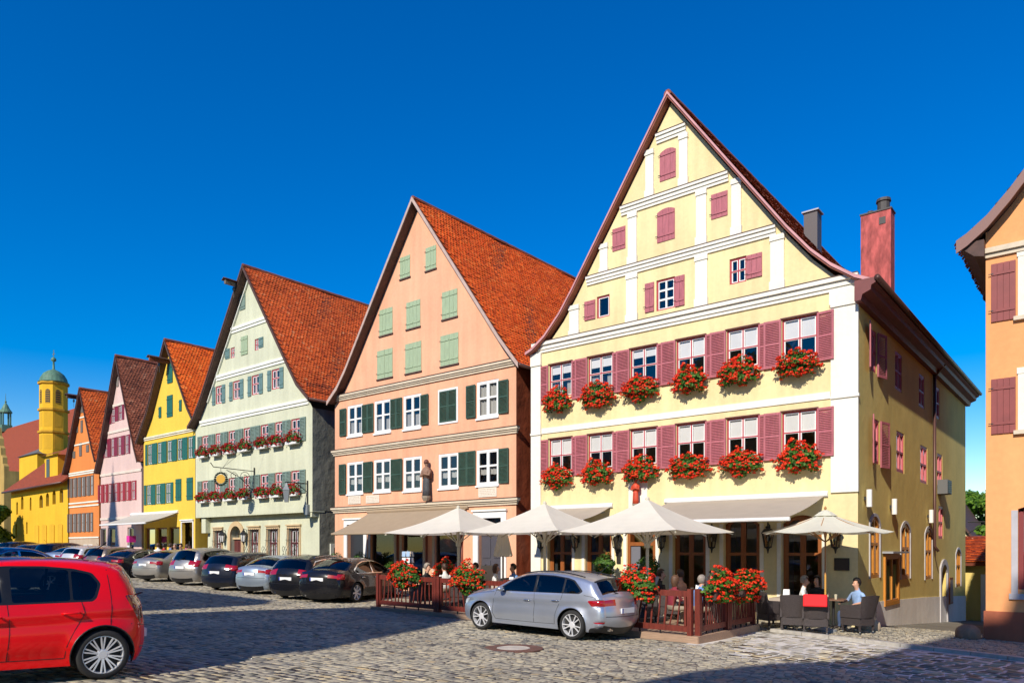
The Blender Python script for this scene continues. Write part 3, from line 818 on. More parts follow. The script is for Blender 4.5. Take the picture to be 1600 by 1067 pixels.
# chimneys
def chimney(px0, px1, py_top, Y, depth, zb, m, label_m=None, cap=True):
    x0, zt = on_y(px0, py_top, Y); x1, _ = on_y(px1, py_top, Y); mb = MB(); mb.box(x0, x1, Y, Y+depth, zb, zt)
    o = mb.build('chimney', m, H.roof_o)
    return x0, x1, zt, o
redm = mat('flaking_red_render', (.46, .10, .09), .85, var=.5, vscale=3.5, stretch=(2, 2, .7), bscale=20, bstr=.2)
x0, x1, zt, ch = chimney(1345, 1392, 338, 27.2, .55, 9, redm)
mb = MB(); mb.box(x0-.03, x1+.03, 27.17, 27.78, zt, zt+.05); mb.lathe([(.2, 0), (.2, .3), (.24, .32), (.22, .42), (.1, .46)], 14, (x1-.28, 27.45, zt+.05)); mb.lathe([(.1, 0), (.1, .12)], 10, (x0+.25, 27.45, zt+.05)); mb.box(x0+.58, x0+.78, 27.18, 27.3, zt-.45, zt-.22)
mb.build('chimney_cap', mat('sooty_metal', (.06, .055, .05), .6), H.roof_o)
x0, x1, zt, ch = chimney(1256, 1277, 334, 27.5, .5, 9.5, mat('slate_grey_cladding', (.10, .085, .085), .55))
mb = MB(); mb.box(x0-.06, x1+.06, 27.44, 28.06, zt, zt+.05); mb.build('chimney_cap', mat('zinc', (.5, .5, .5), .5), H.roof_o)

# ------------------------------------------------------------------ salmon house
ZG = zoom(500, 300, 3.1375); ZF = zoom(510, 580, 4.85); ZH = zoom(510, 770, 5)
sal_wall = plaster('salmon_plaster', (.82, .42, .255), .11, .09)
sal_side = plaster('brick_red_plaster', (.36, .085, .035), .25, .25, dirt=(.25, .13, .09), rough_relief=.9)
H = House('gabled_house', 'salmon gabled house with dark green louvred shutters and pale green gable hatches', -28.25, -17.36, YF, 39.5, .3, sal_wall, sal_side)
H.roof([(-22.6, 16.75), (-27.0, 10.35), (-27.6, 9.62), (-28.35, 9.0)], [(-22.6, 16.75), (-17.9, 10.15), (-17.3, 9.4), (-16.95, 8.98)], over=.38, thick=.11, tile=TILE_ORANGE,
       barge=mat('pale_barge', (.50, .36, .30), .6, var=.15), barge_h=.1)
def rf(*p): return rect(ZF, *p, YF)
for p in ((160,275,265,498), (363,490,230,475), (583,718,190,445), (1140,1305,85,362), (157,280,692,932), (360,490,672,917), (583,722,655,910), (850,1003,630,890), (1138,1307,600,868)):
    u0, u1, z0, z1 = rf(*p)
    up = z0 > 6
    cur = [(0, 1, 0, 1, LACE, .03)] if p[0] == 1140 else [(.0, .3, 0, .5, LACE, .02), (.6, 1, 0, .42, LACE, .02)] if up else [(0, 1, .28, .52, LACE, .02)]
    H.window(u0, u1, z0, z1, WHITE, WHITE, 2, 2, depth=.03, fw=.085, bar=.04, split=(.54,), curtain=cur)
    mb = MB(); mb.box(u0-.03, u1+.03, YF-.06, YF+.02, z0-.07, z0); mb.build('sill', WHITE, H.r)
u0, u1, z0, z1 = rf(850, 1000, 145, 408)
mb = MB(); f = .08
mb.box(u0, u1, YF-.035, YF+.02, z0, z0+f); mb.box(u0, u1, YF-.035, YF+.02, z1-f, z1); mb.box(u0, u0+f, YF-.034, YF+.02, z0+f, z1-f); mb.box(u1-f, u1, YF-.034, YF+.02, z0+f, z1-f); mb.build('window_frame', WHITE, H.r)
H.louvre(u0+f, (u0+u1)/2-.005, z0+f, z1-f, SHUTGREEN, w=.01); H.louvre((u0+u1)/2+.005, u1-f, z0+f, z1-f, SHUTGREEN, w=.01)
for p, pair in (((105,155,290,495),0), ((275,360,258,470),1), ((490,577,215,440),1), ((718,778,183,410),0), ((1063,1135,115,360),0), ((1308,1385,75,325),0),
                ((100,152,708,935),0), ((283,357,690,918),0), ((493,580,670,905),0), ((1006,1134,615,868),1), ((1310,1387,588,850),0)):
    u0, u1, z0, z1 = rf(*p)
    if pair: H.louvre(u0, (u0+u1)/2-.005, z0, z1, SHUTGREEN); H.louvre((u0+u1)/2+.005, u1, z0, z1, SHUTGREEN, w=.03)
    else: H.louvre(u0, u1, z0, z1, SHUTGREEN, turn=.05)
for p in ((393,443,325,430), (518,571,278,390), (292,357,582,708), (424,493,545,675), (599,675,495,628), (281,357,782,920), (419,498,748,892), (591,680,708,857)):
    u0, u1, z0, z1 = rect(ZG, *p, YF)
    H.boards(u0, u1, z0, z1, PALEGREEN, w=-.01, n=2, leaves=2)
    H.band(u0-.03, u1+.03, z0-.06, z0-.004, SOFFIT, .05, name='sill')
for z0, z1, o_ in ((9.04, 9.28, .16), (6.52, 6.76, .16), (3.86, 4.1, .18)):
    mb = MB()
    for a, b, w in ((0, .35, .4), (.35, .62, .7), (.62, 1, 1)): mb.box(-28.27-o_*w*.5, -17.36+o_*w, YF-o_*w, YF+.02, z0+(z1-z0)*a, z0+(z1-z0)*b-.002)
    mb.build('cornice', BEIGE, H.r)
    mb = MB(); mb.box(-28.3-o_*.5, -17.34+o_, YF-o_-.02, YF, z1, z1+.025); mb.build('cornice_cover', SOFFIT, H.r)
for p in ((168,263,945,1008), (303,403,942,1000), (1155,1293,883,955)):
    u0, u1, z0, z1 = rf(*p); o = H.band(u0, u1, z0, z1, mat('limestone_plaque', (.72, .64, .52), .8, var=.1, vscale=9), .03, name='plaque')
    mb = MB(); z = z1-.07
    while z > z0+.05:
        u = u0+.06
        while u < u1-.08:
            l = random.uniform(.04, .12); mb.box(u, min(u+l, u1-.05), YF-.032, YF-.028, z-.012, z); u += l+.03
        z -= .065
    mb.build('inscription', mat('worn_lettering', (.38, .26, .18), .8), o)
def opening(H, u0, u1, z0, z1, depth=.2, arch=0): H.fh.append(rpoly(u0, u1, z0, z1, arch))
def surround(H, u0, u1, zb, z1, w, out, m, top=True, name='door_surround'):
    mb = MB(); mb.box(u0-w, u0-.002, H.y0-out, H.y0+.02, zb, z1+(w if top else 0)); mb.box(u1+.002, u1+w, H.y0-out, H.y0+.02, zb, z1+(w if top else 0))
    if top: mb.box(u0, u1, H.y0-out+.002, H.y0+.02, z1+.002, z1+w-.002); mb.box(u0-w-.04, u1+w+.04, H.y0-out-.06, H.y0+.02, z1+w, z1+w+.07)
    mb.build(name, m, H.r)
opening(H, -27.32, -26.15, .4, 3.3); surround(H, -27.32, -26.15, .4, 3.3, .22, .05, WHITE)
mb = MB(); mb.box(-27.3, -26.17, YF+.16, YF+.22, .4, 3.28); mb.build('door', mat('dark_shop_door', (.03, .03, .035), .35), H.r)
for a, b in ((-25.7,-24.13), (-23.65,-22.35), (-21.67,-20.34)):
    H.window(a, b, .75, 3.35, mat('dark_brown_frame', (.07, .045, .035), .5), None, 1, 1, depth=.12, fw=.07, bar=.02, glass_m=GLASS_DIM)
    surround(H, a, b, .6, 3.35, .13, .025, BEIGE, top=False, name='window_surround')
    mb = MB(); mb.tube([((b+.24), YF-.03, 2.9), ((b+.24), YF-.03, .5)], .04, 8); mb.build('downpipe', mat('rust_red_pipe', (.22, .05, .02), .5), H.r, True)
opening(H, -19.24, -18.07, .4, 3.38); surround(H, -19.24, -18.07, .4, 3.38, .26, .06, WHITE)
mb = MB(); mb.box(-19.22, -18.09, YF+.14, YF+.2, .4, 2.72); 
for cx in (-18.94, -18.37):
    for z0, z1 in ((.6, 1.15), (1.25, 1.75), (1.85, 2.6)): mb.box(cx-.2, cx+.2, YF+.115, YF+.14, z0, z1)
o = mb.build('door', SLATE, H.r)
mb = MB(); mb.lathe([(.03, 0), (.035, .02), (.02, .05)], 10, (-18.72, YF+.1, 1.5)); mb.box(-18.95, -18.8, YF+.1, YF+.115, 1.42, 1.46); mb.build('door_handle', mat('brass', (.6, .4, .12), .3, metal=1), o)
mb = MB(); mb.box(-19.2, -18.1, YF+.1, YF+.2, 2.72, 2.82); mb.build('transom', WHITE, H.r)
mb = MB(); mb.box(-19.2, -18.1, YF+.15, YF+.17, 2.82, 3.36); mb.build('pane', GLASS_DIM, H.r)
H.walls(reveal=.22)
mb = MB(); mb.tube([(-16.9, YF-.4, 8.93), (-16.9, 39, 8.93)], .07, 8); mb.build('gutter', GUTTER, H.r, True)
sal = H

# ------------------------------------------------------------------ pale green house
ZI = zoom(280, 400, 2.2214); ZJ = zoom(300, 400, 4.445); ZK = zoom(290, 640, 4.446); ZL = zoom(300, 780, 6.957)
grn_wall = plaster('pale_green_plaster', (.59, .60, .435), .10, .09)
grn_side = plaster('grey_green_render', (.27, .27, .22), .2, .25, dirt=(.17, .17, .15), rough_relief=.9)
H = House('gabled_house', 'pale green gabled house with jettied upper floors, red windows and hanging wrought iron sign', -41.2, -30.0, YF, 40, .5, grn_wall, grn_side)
H.roof([(-35.55, 17.1), (-40.0, 10.6), (-40.7, 9.75), (-41.4, 9.2)], [(-35.55, 17.1), (-31.5, 11.3), (-30.7, 10.2), (-29.75, 9.38)], over=.4, tile=TILE_RED, barge=SOFFIT, barge_h=.09)
def rj(*p): return rect(ZJ, *p, YF)
def rk(*p): return rect(ZK, *p, YF)
H.boards(*rj(335,372,275,380), GREYGREEN, n=2, leaves=1); H.boards(*rj(343,388,565,692), PALEGREEN, leaves=2, n=2)
H.window(*rj(268,297,640,712), RED, WHITE, 2, 2, depth=.05, fw=.05, bar=.03); H.boards(*rj(233,263,650,718), BLUEGREEN, n=2)
H.window(*rj(436,465,580,658), RED, WHITE, 2, 2, depth=.05, fw=.05, bar=.03); H.boards(*rj(467,497,570,640), BLUEGREEN, n=2)
for w, a, b in (((165,208,908,1030),(138,162),(210,235)), ((285,333,872,1000),(257,283),(335,362)), ((415,466,833,968),(385,413),(468,497)), ((553,608,792,930),(520,550),(610,640))):
    u0, u1, z0, z1 = rj(*w); H.window(u0, u1, z0, z1, RED, WHITE, 2, 2, depth=.05, fw=.06, bar=.04, split=(.55,), curtain=[(0, 1, 0, .45, LACE, .02)])
    H.boards(u0-.34, u0-.03, z0-.03, z1, BLUEGREEN, n=2); H.boards(u1+.03, u1+.37, z0-.03, z1, BLUEGREEN, n=2)
grn_boxes = []
for row, ws in enumerate((((115,162,150,250),(208,247,128,235),(298,347,108,210),(403,452,83,190),(522,578,58,165),(622,675,38,155),(733,797,10,130)),
                          ((115,160,468,565),(205,245,455,555),(300,347,442,545),(403,450,428,530),(520,578,415,520),(622,675,400,510),(733,795,388,505)))):
    prev = None
    for k, w in enumerate(ws):
        u0, u1, z0, z1 = rk(*w); z0, z1 = ((7.52, 8.62), (4.98, 6.06))[row]
        H.window(u0, u1, z0, z1, RED, WHITE, 2, 2, depth=.05, fw=.06, bar=.04, split=(.55,), curtain=[(0, 1, 0, .5, LACE, .015)])
        grn_boxes.append((u0, u1, z0, row, k))
        if k == 0: H.louvre(u0-.45, u0-.02, z0-.05, z1, GREYGREEN, slat=.07, mid=False)
        if prev is not None:
            gap = u0 - prev
            if gap > .65: H.louvre(prev+.02, prev+.02+gap*.47, z0-.05, z1, GREYGREEN, slat=.07, mid=False); H.louvre(u0-.02-gap*.45, u0-.02, z0-.05, z1, GREYGREEN, w=.03, slat=.07, mid=False)
            else: H.louvre(prev+.02, u0-.02, z0-.05, z1, GREYGREEN, slat=.07, mid=False)
        prev = u1
    H.louvre(prev+.02, prev+.48, z0-.05, z1, GREYGREEN, slat=.07, mid=False)
GW = plaster('white_green_trim', (.80, .80, .70), .05, .04, rough_relief=.1)
for zc_ in (14.05, 11.7, 9.37):
    xl = max(H.x0, verge_x(zc_+.35, H.left)+.15); xr = min(H.x1, verge_x(zc_+.35, H.right)-.1); H.band(xl, xr, zc_-.17, zc_+.12, GW, .1, steps=2)
for pl, sg in ((H.left, 1), (H.right, -1)):
    mb = MB(); mb.bar((pl[0][0]+sg*.12, YF-.04, pl[0][1]-.55), (pl[1][0]+sg*.25, YF-.04, pl[1][1]-.15), .05, .12, up=(0,1,0)); mb.build('verge_trim', GW, H.r)
# ground floor, set back under the jetty
GY = YF + .42; full = H.fh; H.base0 = H.base
H.fh = list(full)
L_, R_ = H.left, H.right
outer = [(H.x0, 4.05), (H.x1, 4.05), (H.x1, 9.0)] + [(x, z-.23) for x, z in reversed(R_) if x < H.x1-.05] + [(x, z-.23) for x, z in L_[1:] if x > H.x0+.05] + [(H.x0, 9.0)]
sheet(outer, H.fh, front(YF), .16, 'wall', grn_wall, H.r)
mb = MB(); mb.box(H.x0, H.x1-.003, YF+.003, GY+.3, 3.98, 4.049); mb.build('jetty', grn_wall, H.r)
mb = MB(); mb.add([(H.x1, YF, 4.05), (H.x1, H.y1, 4.05), (H.x1, H.y1, 9.0), (H.x1, YF, 9.0)], [(0,1,2,3)]); mb.add([(H.x0, YF, 4.05), (H.x0, H.y1, 4.05), (H.x0, H.y1, 9.0), (H.x0, YF, 9.0)], [(0,1,2,3)])
mb.add([(H.x1-.02, GY, -1), (H.x1-.02, H.y1, -1), (H.x1-.02, H.y1, 4.05), (H.x1-.02, GY, 4.05)], [(0,1,2,3)]); mb.build('wall', grn_side, H.r)
def rl(*p): return rect(ZL, *p, GY)
H.y0 = GY; H.fh = []
for p in ((250,325,340,600), (630,728,315,600), (830,938,305,610), (1055,1168,295,610)):
    u0, u1, z0, z1 = rl(*p); z0 = 1.55; z1 = 3.22
    H.window(u0, u1, z0, z1, mat('maroon_frame', (.13, .02, .025), .5), WHITE, 2, 2, depth=.14, fw=.11, bar=.05, split=(.56,))
    surround(H, u0, u1, z0-.15, z1, .14, .05, STONE, name='window_surround')
    gb = MB(); n = 6
    for k in range(n):
        u = u0-.06 + (u1-u0+.12)*k/(n-1); gb.tube([(u, GY-.06, z1+.05), (u, GY-.12, (z0+z1)/2), (u, GY-.3, z0+.5), (u, GY-.3, z0+.2), (u, GY-.08, z0)], .011, 5)
    for z, d in ((z1, .08), (z0+1.1, .14), (z0+.08, .18)): gb.tube([(u0-.1, GY-d, z), (u1+.1, GY-d, z)], .011, 5)
    for k in range(2):
        c = (u0-.2, GY-.2, z0+.25+.38*k); gb.tube([(c[0]+.13*math.cos(t*.7)*(1-t*.06), c[1], c[2]+.17*math.sin(t*.7)*(1-t*.06)) for t in range(10)], .011, 5)
    gb.build('window_grille', IRON, H.r)
u0, u1, z0, z1 = rl(425, 545, 290, 600)
H.fh.append(rpoly(u0, u1, .4, 3.45, (u1-u0)/2, 14))
A = rpoly(u0-.26, u1+.26, .4, 3.71, (u1-u0)/2+.26, 14)[1:]; B = rpoly(u0, u1, .4, 3.45, (u1-u0)/2, 14)[1:]
A.append((u0-.26, .4)); B.append((u0, .4)); mb = MB()
for i in range(len(A)-1):
    P = [A[i], A[i+1], B[i+1], B[i]]; mb.add([(x, GY+.02, z) for x, z in P] + [(x, GY-.08, z) for x, z in P], [(4,5,6,7), (0,1,5,4), (2,3,7,6), (1,2,6,5), (0,3,7,4)])
mb.build('door_surround', STONE, H.r)
mb = MB(); mb.box(u0, u1, GY+.2, GY+.26, .4, 2.75)
for k in range(2): mb.box(u0+.1+(u1-u0)*.5*k, u0+(u1-u0)*.5*(k+1)-.08, GY+.17, GY+.2, .6, 2.6)
mb.build('door', mat('maroon_door', (.12, .03, .025), .5, var=.15), H.r)
mb = MB(); mb.box(u0, u1, GY+.1, GY+.2, 2.72, 2.82); mb.build('transom', STONE, H.r)
mb = MB(); mb.add([(x, GY+.22, z) for x, z in rpoly(u0, u1, 2.82, 3.45, (u1-u0)/2, 14)], [tuple(range(17))]); mb.build('pane', GLASS, H.r)
sheet([(-40.6, -1), (H.x1-.02, -1), (H.x1-.02, 4.0), (-40.6, 4.0)], H.fh, front(GY), .24, 'wall', grn_wall, H.r)
mb = MB(); mb.box(-40.75, -40.3, GY-.3, GY, 3.1, 3.95); mb.build('corbel', grn_wall, H.r); mb = MB(); mb.box(-30.6, -30.1, GY-.38, GY, 3.75, 3.97); mb.build('corbel', grn_wall, H.r)
mb = MB(); y = 22.6; mb.box(-30.02, -29.96, y-.1, y+1.5, 1.2, 2.45); o = mb.build('window', GW, H.r)
mb = MB(); mb.box(-29.97, -29.95, y+.1, y+1.3, 1.4, 2.25); mb.build('pane', mat('black_glass', (.01, .012, .015), .06), o)
H.y0 = YF
# hoist beam and snow guard
def hoist(H, x, z, m, l=1.0):
    mb = MB(); mb.bar((x, YF-l, z-.1), (x, YF+.2, z-.1), .16, .18); mb.build('hoist_beam', m, H.r)
    mb = MB(); mb.prism([(-.22, 0), (0, .1), (.22, 0), (.22, .03), (0, .14), (-.22, .03)], lambda a, b, d: (x+a, d, z+b), YF-l-.08, YF); mb.build('beam_hood', SOFFIT, H.r)
    mb = MB(); mb.lathe([(.1, -.03), (.1, .03)], 12, (x, YF-l*.5, z-.34), axis='y'); mb.tube([(x, YF-l*.5, z-.2), (x, YF-l*.5, z-.8)], .012, 5); mb.build('pulley', DARK, H.r)
hx, hz = on_y(*ZJ(350, 215), YF); hoist(H, hx, hz+.1, mat('weathered_beam', (.18, .14, .10), .8, var=.3))
sg = MB(); xg, zg = -30.35, 10.0
for k in range(3): sg.tube([(xg-.02*k+.16, YF-.2, zg+.06+.08*k), (xg-.02*k+.16, 33, zg+.06+.08*k)], .014, 5)
y = YF-.1
while y < 33: sg.tube([(xg, y, zg-.1), (xg+.16, y, zg+.26)], .014, 5); y += .8
sg.build('snow_guard', SOFFIT, H.roof_o)
mb = MB(); mb.tube([(-29.7, YF-.4, 9.32), (-29.7, 40, 9.32)], .07, 8); mb.build('gutter', GUTTER, H.r, True)
grn = H

# ------------------------------------------------------------------ bright yellow, pink, orange houses and the church
Z6 = zoom(0, 520, 3.1375)
def r6(*p): return rect(Z6, *p, YF)
H = House('gabled_house', 'narrow bright yellow gabled house with teal shutters and shop windows', -47.75, -41.25, YF, 36, .8, plaster('bright_yellow_plaster', (.80, .52, .07), .05, .06), plaster('yellow_side', (.6, .38, .05), .1, .1))
H.roof([(-44.2, 14.75), (-46.6, 10.6), (-48.0, 8.9)], [(-44.2, 14.75), (-41.4, 10.3), (-40.9, 9.7)], over=.4, tile=TILE_ORANGE, barge=SOFFIT, barge_h=.08)
for p in ((822,848,155,250), (820,848,310,415), (780,792,365,418), (880,892,330,385)): H.boards(*r6(*p), TEAL, n=2, leaves=1, planks=p[1]-p[0] > 20)
def row_windows(H, ws, zz, outer, sash, shut, ends=.33, rows=2, closed=()):
    prev = None
    for k, w in enumerate(ws):
        u0, u1, z0, z1 = r6(*w)
        if zz: z0, z1 = zz
        H.window(u0, u1, z0, z1, outer, sash, 2, rows, depth=.03, fw=.07, bar=.035, split=(.5,), panes=False)
        if k == 0: H.boards(u0-ends, u0-.02, z0, z1, shut, planks=False, hinge=False)
        if prev is not None:
            H.boards(prev+.02, (prev+u0)/2-.01, z0, z1, shut, planks=False, hinge=False); H.boards((prev+u0)/2+.01, u0-.02, z0, z1, shut, planks=False, hinge=False, w=.02)
        prev = u1
    H.boards(prev+.02, prev+ends, z0, z1, shut, planks=False, hinge=False)
row_windows(H, ((725,747,528,615),(773,793,515,603),(820,843,500,592),(870,895,487,580),(922,946,472,570)), (7.45, 8.75), TEAL, WHITE, TEAL, .3)
row_windows(H, ((720,742,708,800),(765,788,700,793),(813,838,690,787)), (4.95, 6.2), TEAL, WHITE, TEAL)
for p in ((863,890,680,782), (917,947,668,775)): u0, u1, z0, z1 = r6(*p); H.boards(u0, u1, 5.05, 6.35, TEAL, n=2)
H.band(-47.75, -41.3, 9.0, 9.2, plaster('cream_cornice', (.75, .68, .5)), .1, steps=2)
for a, b in ((712,760), (768,818), (828,880)):
    u0, _ = on_y(*Z6(a, 950), YF); u1, _ = on_y(*Z6(b, 950), YF)
    H.window(u0, u1, .9, 3.5, BROWNWOOD, None, 1, 1, depth=.12, fw=.09, panes=False, glass_m=GLASS_DIM)
u0, _ = on_y(*Z6(893, 950), YF); u1, _ = on_y(*Z6(946, 950), YF); opening(H, u0, u1, .7, 3.75); surround(H, u0, u1, .7, 3.75, .1, .04, WHITE)
mb = MB(); mb.box(u0, u1, YF+.8, YF+.86, .7, 3.7); mb.build('shop_back', mat('shop_wall', (.55, .45, .35), .8), H.r)
hx, hz = on_y(*Z6(830, 138), YF); hoist(H, hx, hz, mat('red_beam', (.20, .06, .03), .7), 1.2)
H.walls(reveal=.18)
H = House('gabled_house', 'pale pink gabled house with wine red shutters and steep brown roof', -54.2, -48.05, YF, 34, .95, plaster('pink_plaster', (.66, .47, .42), .06, .07), plaster('pink_side', (.55, .40, .36), .1, .1))
H.roof([(-51.1, 14.95), (-53.9, 8.4), (-54.45, 7.4)], [(-51.1, 14.95), (-48.35, 8.6), (-47.9, 7.75)], over=.35, tile=TILE_BROWN, barge=SOFFIT, barge_h=.08)
row_windows(H, ((548,564,372,445),(583,600,355,430)), None, WINE, WHITE, WINE, .3)
row_windows(H, ((513,527,545,617),(546,560,535,607),(579,595,522,597),(614,631,508,587)), (8.4, 9.65), WINE, WHITE, WINE, .25)
row_windows(H, ((488,498,718,788),(512,522,712,785),(532,546,703,780),(561,576,697,772),(590,603,690,765),(618,630,683,760),(646,663,678,757)), (5.35, 6.6), mat('red_paint_2', (.30, .01, .02), .5), WHITE, mat('red_paint_2', (.30, .01, .02), .5), .2)
H.boards(*r6(573,583,220,265), mat('grey_hatch', (.2, .17, .15), .7), planks=False, hinge=False)
for z in (11.7, 9.95, 7.15, 4.15): 
    xl = max(H.x0, verge_x(z+.3, H.left)+.15); xr = min(H.x1, verge_x(z+.3, H.right)-.12); H.band(xl, xr, z, z+.16, plaster('pink_trim', (.72, .60, .50)), .05, name='string_course')
for a, b in ((485,520), (530,565), (625,655)):
    u0, _ = on_y(*Z6(a, 970), YF); u1, _ = on_y(*Z6(b, 970), YF); H.window(u0, u1, .95, 3.6, mat('grey_frame', (.35, .35, .36), .6), None, 1, 1, depth=.1, fw=.08, panes=False, glass_m=GLASS_DIM)
H.walls(reveal=.16)
H = House('gabled_house', 'orange gabled house with grey shutters and cream string courses beside the church', -59.7, -54.5, YF, 33, 1.05, plaster('orange_plaster', (.70, .23, .06), .06, .08))
H.roof([(-57.0, 13.6), (-59.5, 8.6), (-60.1, 7.7)], [(-57.0, 13.6), (-54.9, 9.2), (-54.35, 8.25)], over=.35, tile=TILE_RED, barge=SOFFIT, barge_h=.08)
GREYSH = mat('grey_brown_shutter', (.14, .115, .095), .6)
row_windows(H, ((338,346,692,757),(358,367,686,750),(379,387,680,745),(400,410,674,738),(422,431,666,730),(444,456,656,725)), (5.95, 7.35), GREYSH, WHITE, GREYSH, .15)
row_windows(H, ((336,344,845,915),(357,366,840,910),(378,387,832,905),(399,410,825,900),(420,430,818,898),(442,453,812,895)), (3.4, 4.75), GREYSH, WHITE, GREYSH, .15)
for p in ((398,410,362,392), (397,407,430,490), (390,402,540,605), (424,437,550,585), (358,370,582,615), (374,384,460,490)): H.boards(*r6(*p), GREYSH, planks=False, hinge=False)
for z in (11.55, 9.65, 7.65, 7.5, 5.45, 5.2, 2.95):
    xl = max(H.x0, verge_x(z+.3, H.left)+.15); xr = min(H.x1, verge_x(z+.3, H.right)-.12); H.band(xl, xr, z, z+.1, CREAM, .05, name='string_course')
H.band(H.x0, H.x1, 1.0, 2.9, plaster('beige_ground_floor', (.52, .40, .28)), .02, name='ground_floor_render')
for k, a in enumerate((345, 412, 436)):
    u0, _ = on_y(*Z6(a, 1000), YF); mb = MB(); mb.box(u0, u0+.7, YF-.05, YF, 1.1, 2.5); o = mb.build('window', WHITE, H.r); mb = MB(); mb.box(u0+.08, u0+.62, YF-.06, YF-.05, 1.2, 2.4); mb.build('pane', mat('black_glass', (.01, .012, .015), .06), o)
hx, hz = on_y(*Z6(395, 315), YF); hoist(H, hx, hz, SOFFIT, .9)
H.walls(reveal=.16)

# church: long yellow nave wall, roof, octagonal tower
ch_wall = plaster('golden_plaster', (.76, .44, .03), .06, .08)
C0, C1 = -72.2, -60.0
R = root('church', 'golden yellow church with octagonal tower and green copper dome', 'church', ((C0+C1)/2, YF, 1.2), world_coords=True)
holes = []; wins = []
for a, b, t, bt in ((193,210,795,858), (225,240,785,850), (257,273,772,840), (292,310,762,832)):
    u0, u1, z0, z1 = r6(a, b, t, bt); holes.append(rpoly(u0, u1, z0, z1, (u1-u0)/2*1.2, 8)); wins.append(holes[-1])
for a, b, t, bt in ((80,88,828,890), (103,115,800,865), (146,154,805,870), (75,84,935,1000), (128,135,925,985)):
    u0, u1, z0, z1 = r6(a, b, t, bt); holes.append(rpoly(u0, u1, z0, z1, (u1-u0)/2, 8)); wins.append(holes[-1])
sheet([(C0, -1), (C1, -1), (C1, 7.5), (C0, 7.3)], holes, front(YF), .25, 'wall', ch_wall, R)
for h in wins:
    mb = MB(); mb.add([(a, YF+.2, b) for a, b in h], [tuple(range(len(h)))]); mb.build('window', mat('leaded_glass', (.05, .045, .04), .25), R)
mb = MB()
for k in range(4):
    x = -61.4 - 1.6*k; mb.prism(rpoly(x-.45, x+.45, 1.2, 4.1, .1, 4), lambda a, b, d: (a, d, b), YF-.05, YF+.02)
mb.build('blind_niche', plaster('golden_plaster_b', (.70, .40, .03), .1, .1), R)
mb = MB(); mb.add([(C0, YF, -1), (C0, YF+13, -1), (C0, YF+13, 7.3), (C0, YF, 7.3)], [(0,1,2,3)]); mb.add([(C1, YF, -1), (C1, YF+13, -1), (C1, YF+13, 7.5), (C1, YF, 7.5)], [(0,1,2,3)]); mb.build('wall', ch_wall, R)
mb = MB(); mb.add([(C0-.3, YF-.5, 7.0), (C1+.3, YF-.5, 7.15), (C1+.3, YF+6, 12.6), (C0-.3, YF+6, 12.6), (C0-.3, YF-.5, 6.85), (C1+.3, YF-.5, 7.0), (C1+.3, YF+6, 12.4), (C0-.3, YF+6, 12.4), (C1+.3, YF+14, 7.2), (C0-.3, YF+14, 7.2)], [(0,1,2,3), (4,5,6,7), (0,1,5,4), (1,2,6,5), (3,0,4,7), (3,2,8,9)])
rf_o = mb.build('roof', mat('church_roof_red', (.29, .05, .012), .85, var=.5, vscale=5, stretch=(1.2, 1.2, 3.5), bscale=14, bstr=.8, bdist=.05), R)
mb = MB(); mb.tube([(C0-.3, YF-.55, 6.9), (C1+.3, YF-.55, 7.05)], .08, 8); mb.build('gutter', GUTTER, R, True)
for a, b in ((262, 325),):
    u0, _ = on_y(*Z6(a, 700), YF+1); u1, _ = on_y(*Z6(b, 700), YF+1); _, zt = on_y(*Z6(a, 610), YF+1); mb = MB(); mb.box(u0, u1, YF+.4, YF+4, 7, zt); mb.build('dormer', ch_wall, R)
    mb = MB(); mb.add([(u0-.3, YF+.1, zt), (u1+.3, YF+.1, zt), (u1+.3, YF+4, zt+1.6), (u0-.3, YF+4, zt+1.6)], [(0,1,2,3)]); mb.build('dormer_roof', MATS['church_roof_red'], R)
    mb = MB(); mb.box(u0+.35, u0+1.0, YF+.37, YF+.4, zt-1.7, zt-.25); mb.build('dormer_window', mat('leaded_glass', (.05, .045, .04), .25), R)
TY = YF + 4.0
tx0, _ = on_y(*Z6(188, 400), TY); tx1, _ = on_y(*Z6(318, 400), TY); tcx = (tx0+tx1)/2
def tz(y): return on_y(*Z6(250, y), TY)[1]
tr = 1.12; tc = (tcx, TY+.2)
def octo(r, z0, z1, m, name, n=8, r2=None, parent=R):
    mb = MB(); 
    a0 = math.radians(22.5); P = [(tc[0]+(q)*math.cos(a0+k*math.pi/4), tc[1]+(q)*math.sin(a0+k*math.pi/4), z) for q, z in ((r, z0), (r2 or r, z1)) for k in range(8)]
    mb.add(P, [(k, (k+1) % 8, 8+(k+1) % 8, 8+k) for k in range(8)] + [tuple(range(8)), tuple(range(8, 16))]); return mb.build(name, m, parent)
tow = octo(tr, 6, tz(250), ch_wall, 'tower')
sq0, _ = on_y(*Z6(172, 650), TY); sq1, _ = on_y(*Z6(262, 650), TY); mb = MB(); mb.box(sq0, sq1, TY-1.3, TY+2, 6, tz(600)); mb.build('tower_base', ch_wall, R)
mb = MB(); mb.add([(sq0-.15, TY-1.45, tz(600)), (sq1+.15, TY-1.45, tz(600)), (sq1+.15, TY+2, tz(600)), (sq0-.15, TY+2, tz(600)), ((sq0+sq1)/2, TY-.2, tz(600)+.8)], [(0,1,4), (1,2,4), (2,3,4), (3,0,4)]); mb.build('base_roof', mat('slate_cap', (.12, .11, .10), .7), R)
for y in (252, 382, 490): octo(tr+.14, tz(y)-.08, tz(y)+.1, plaster('golden_trim', (.55, .30, .03)), 'tower_cornice')
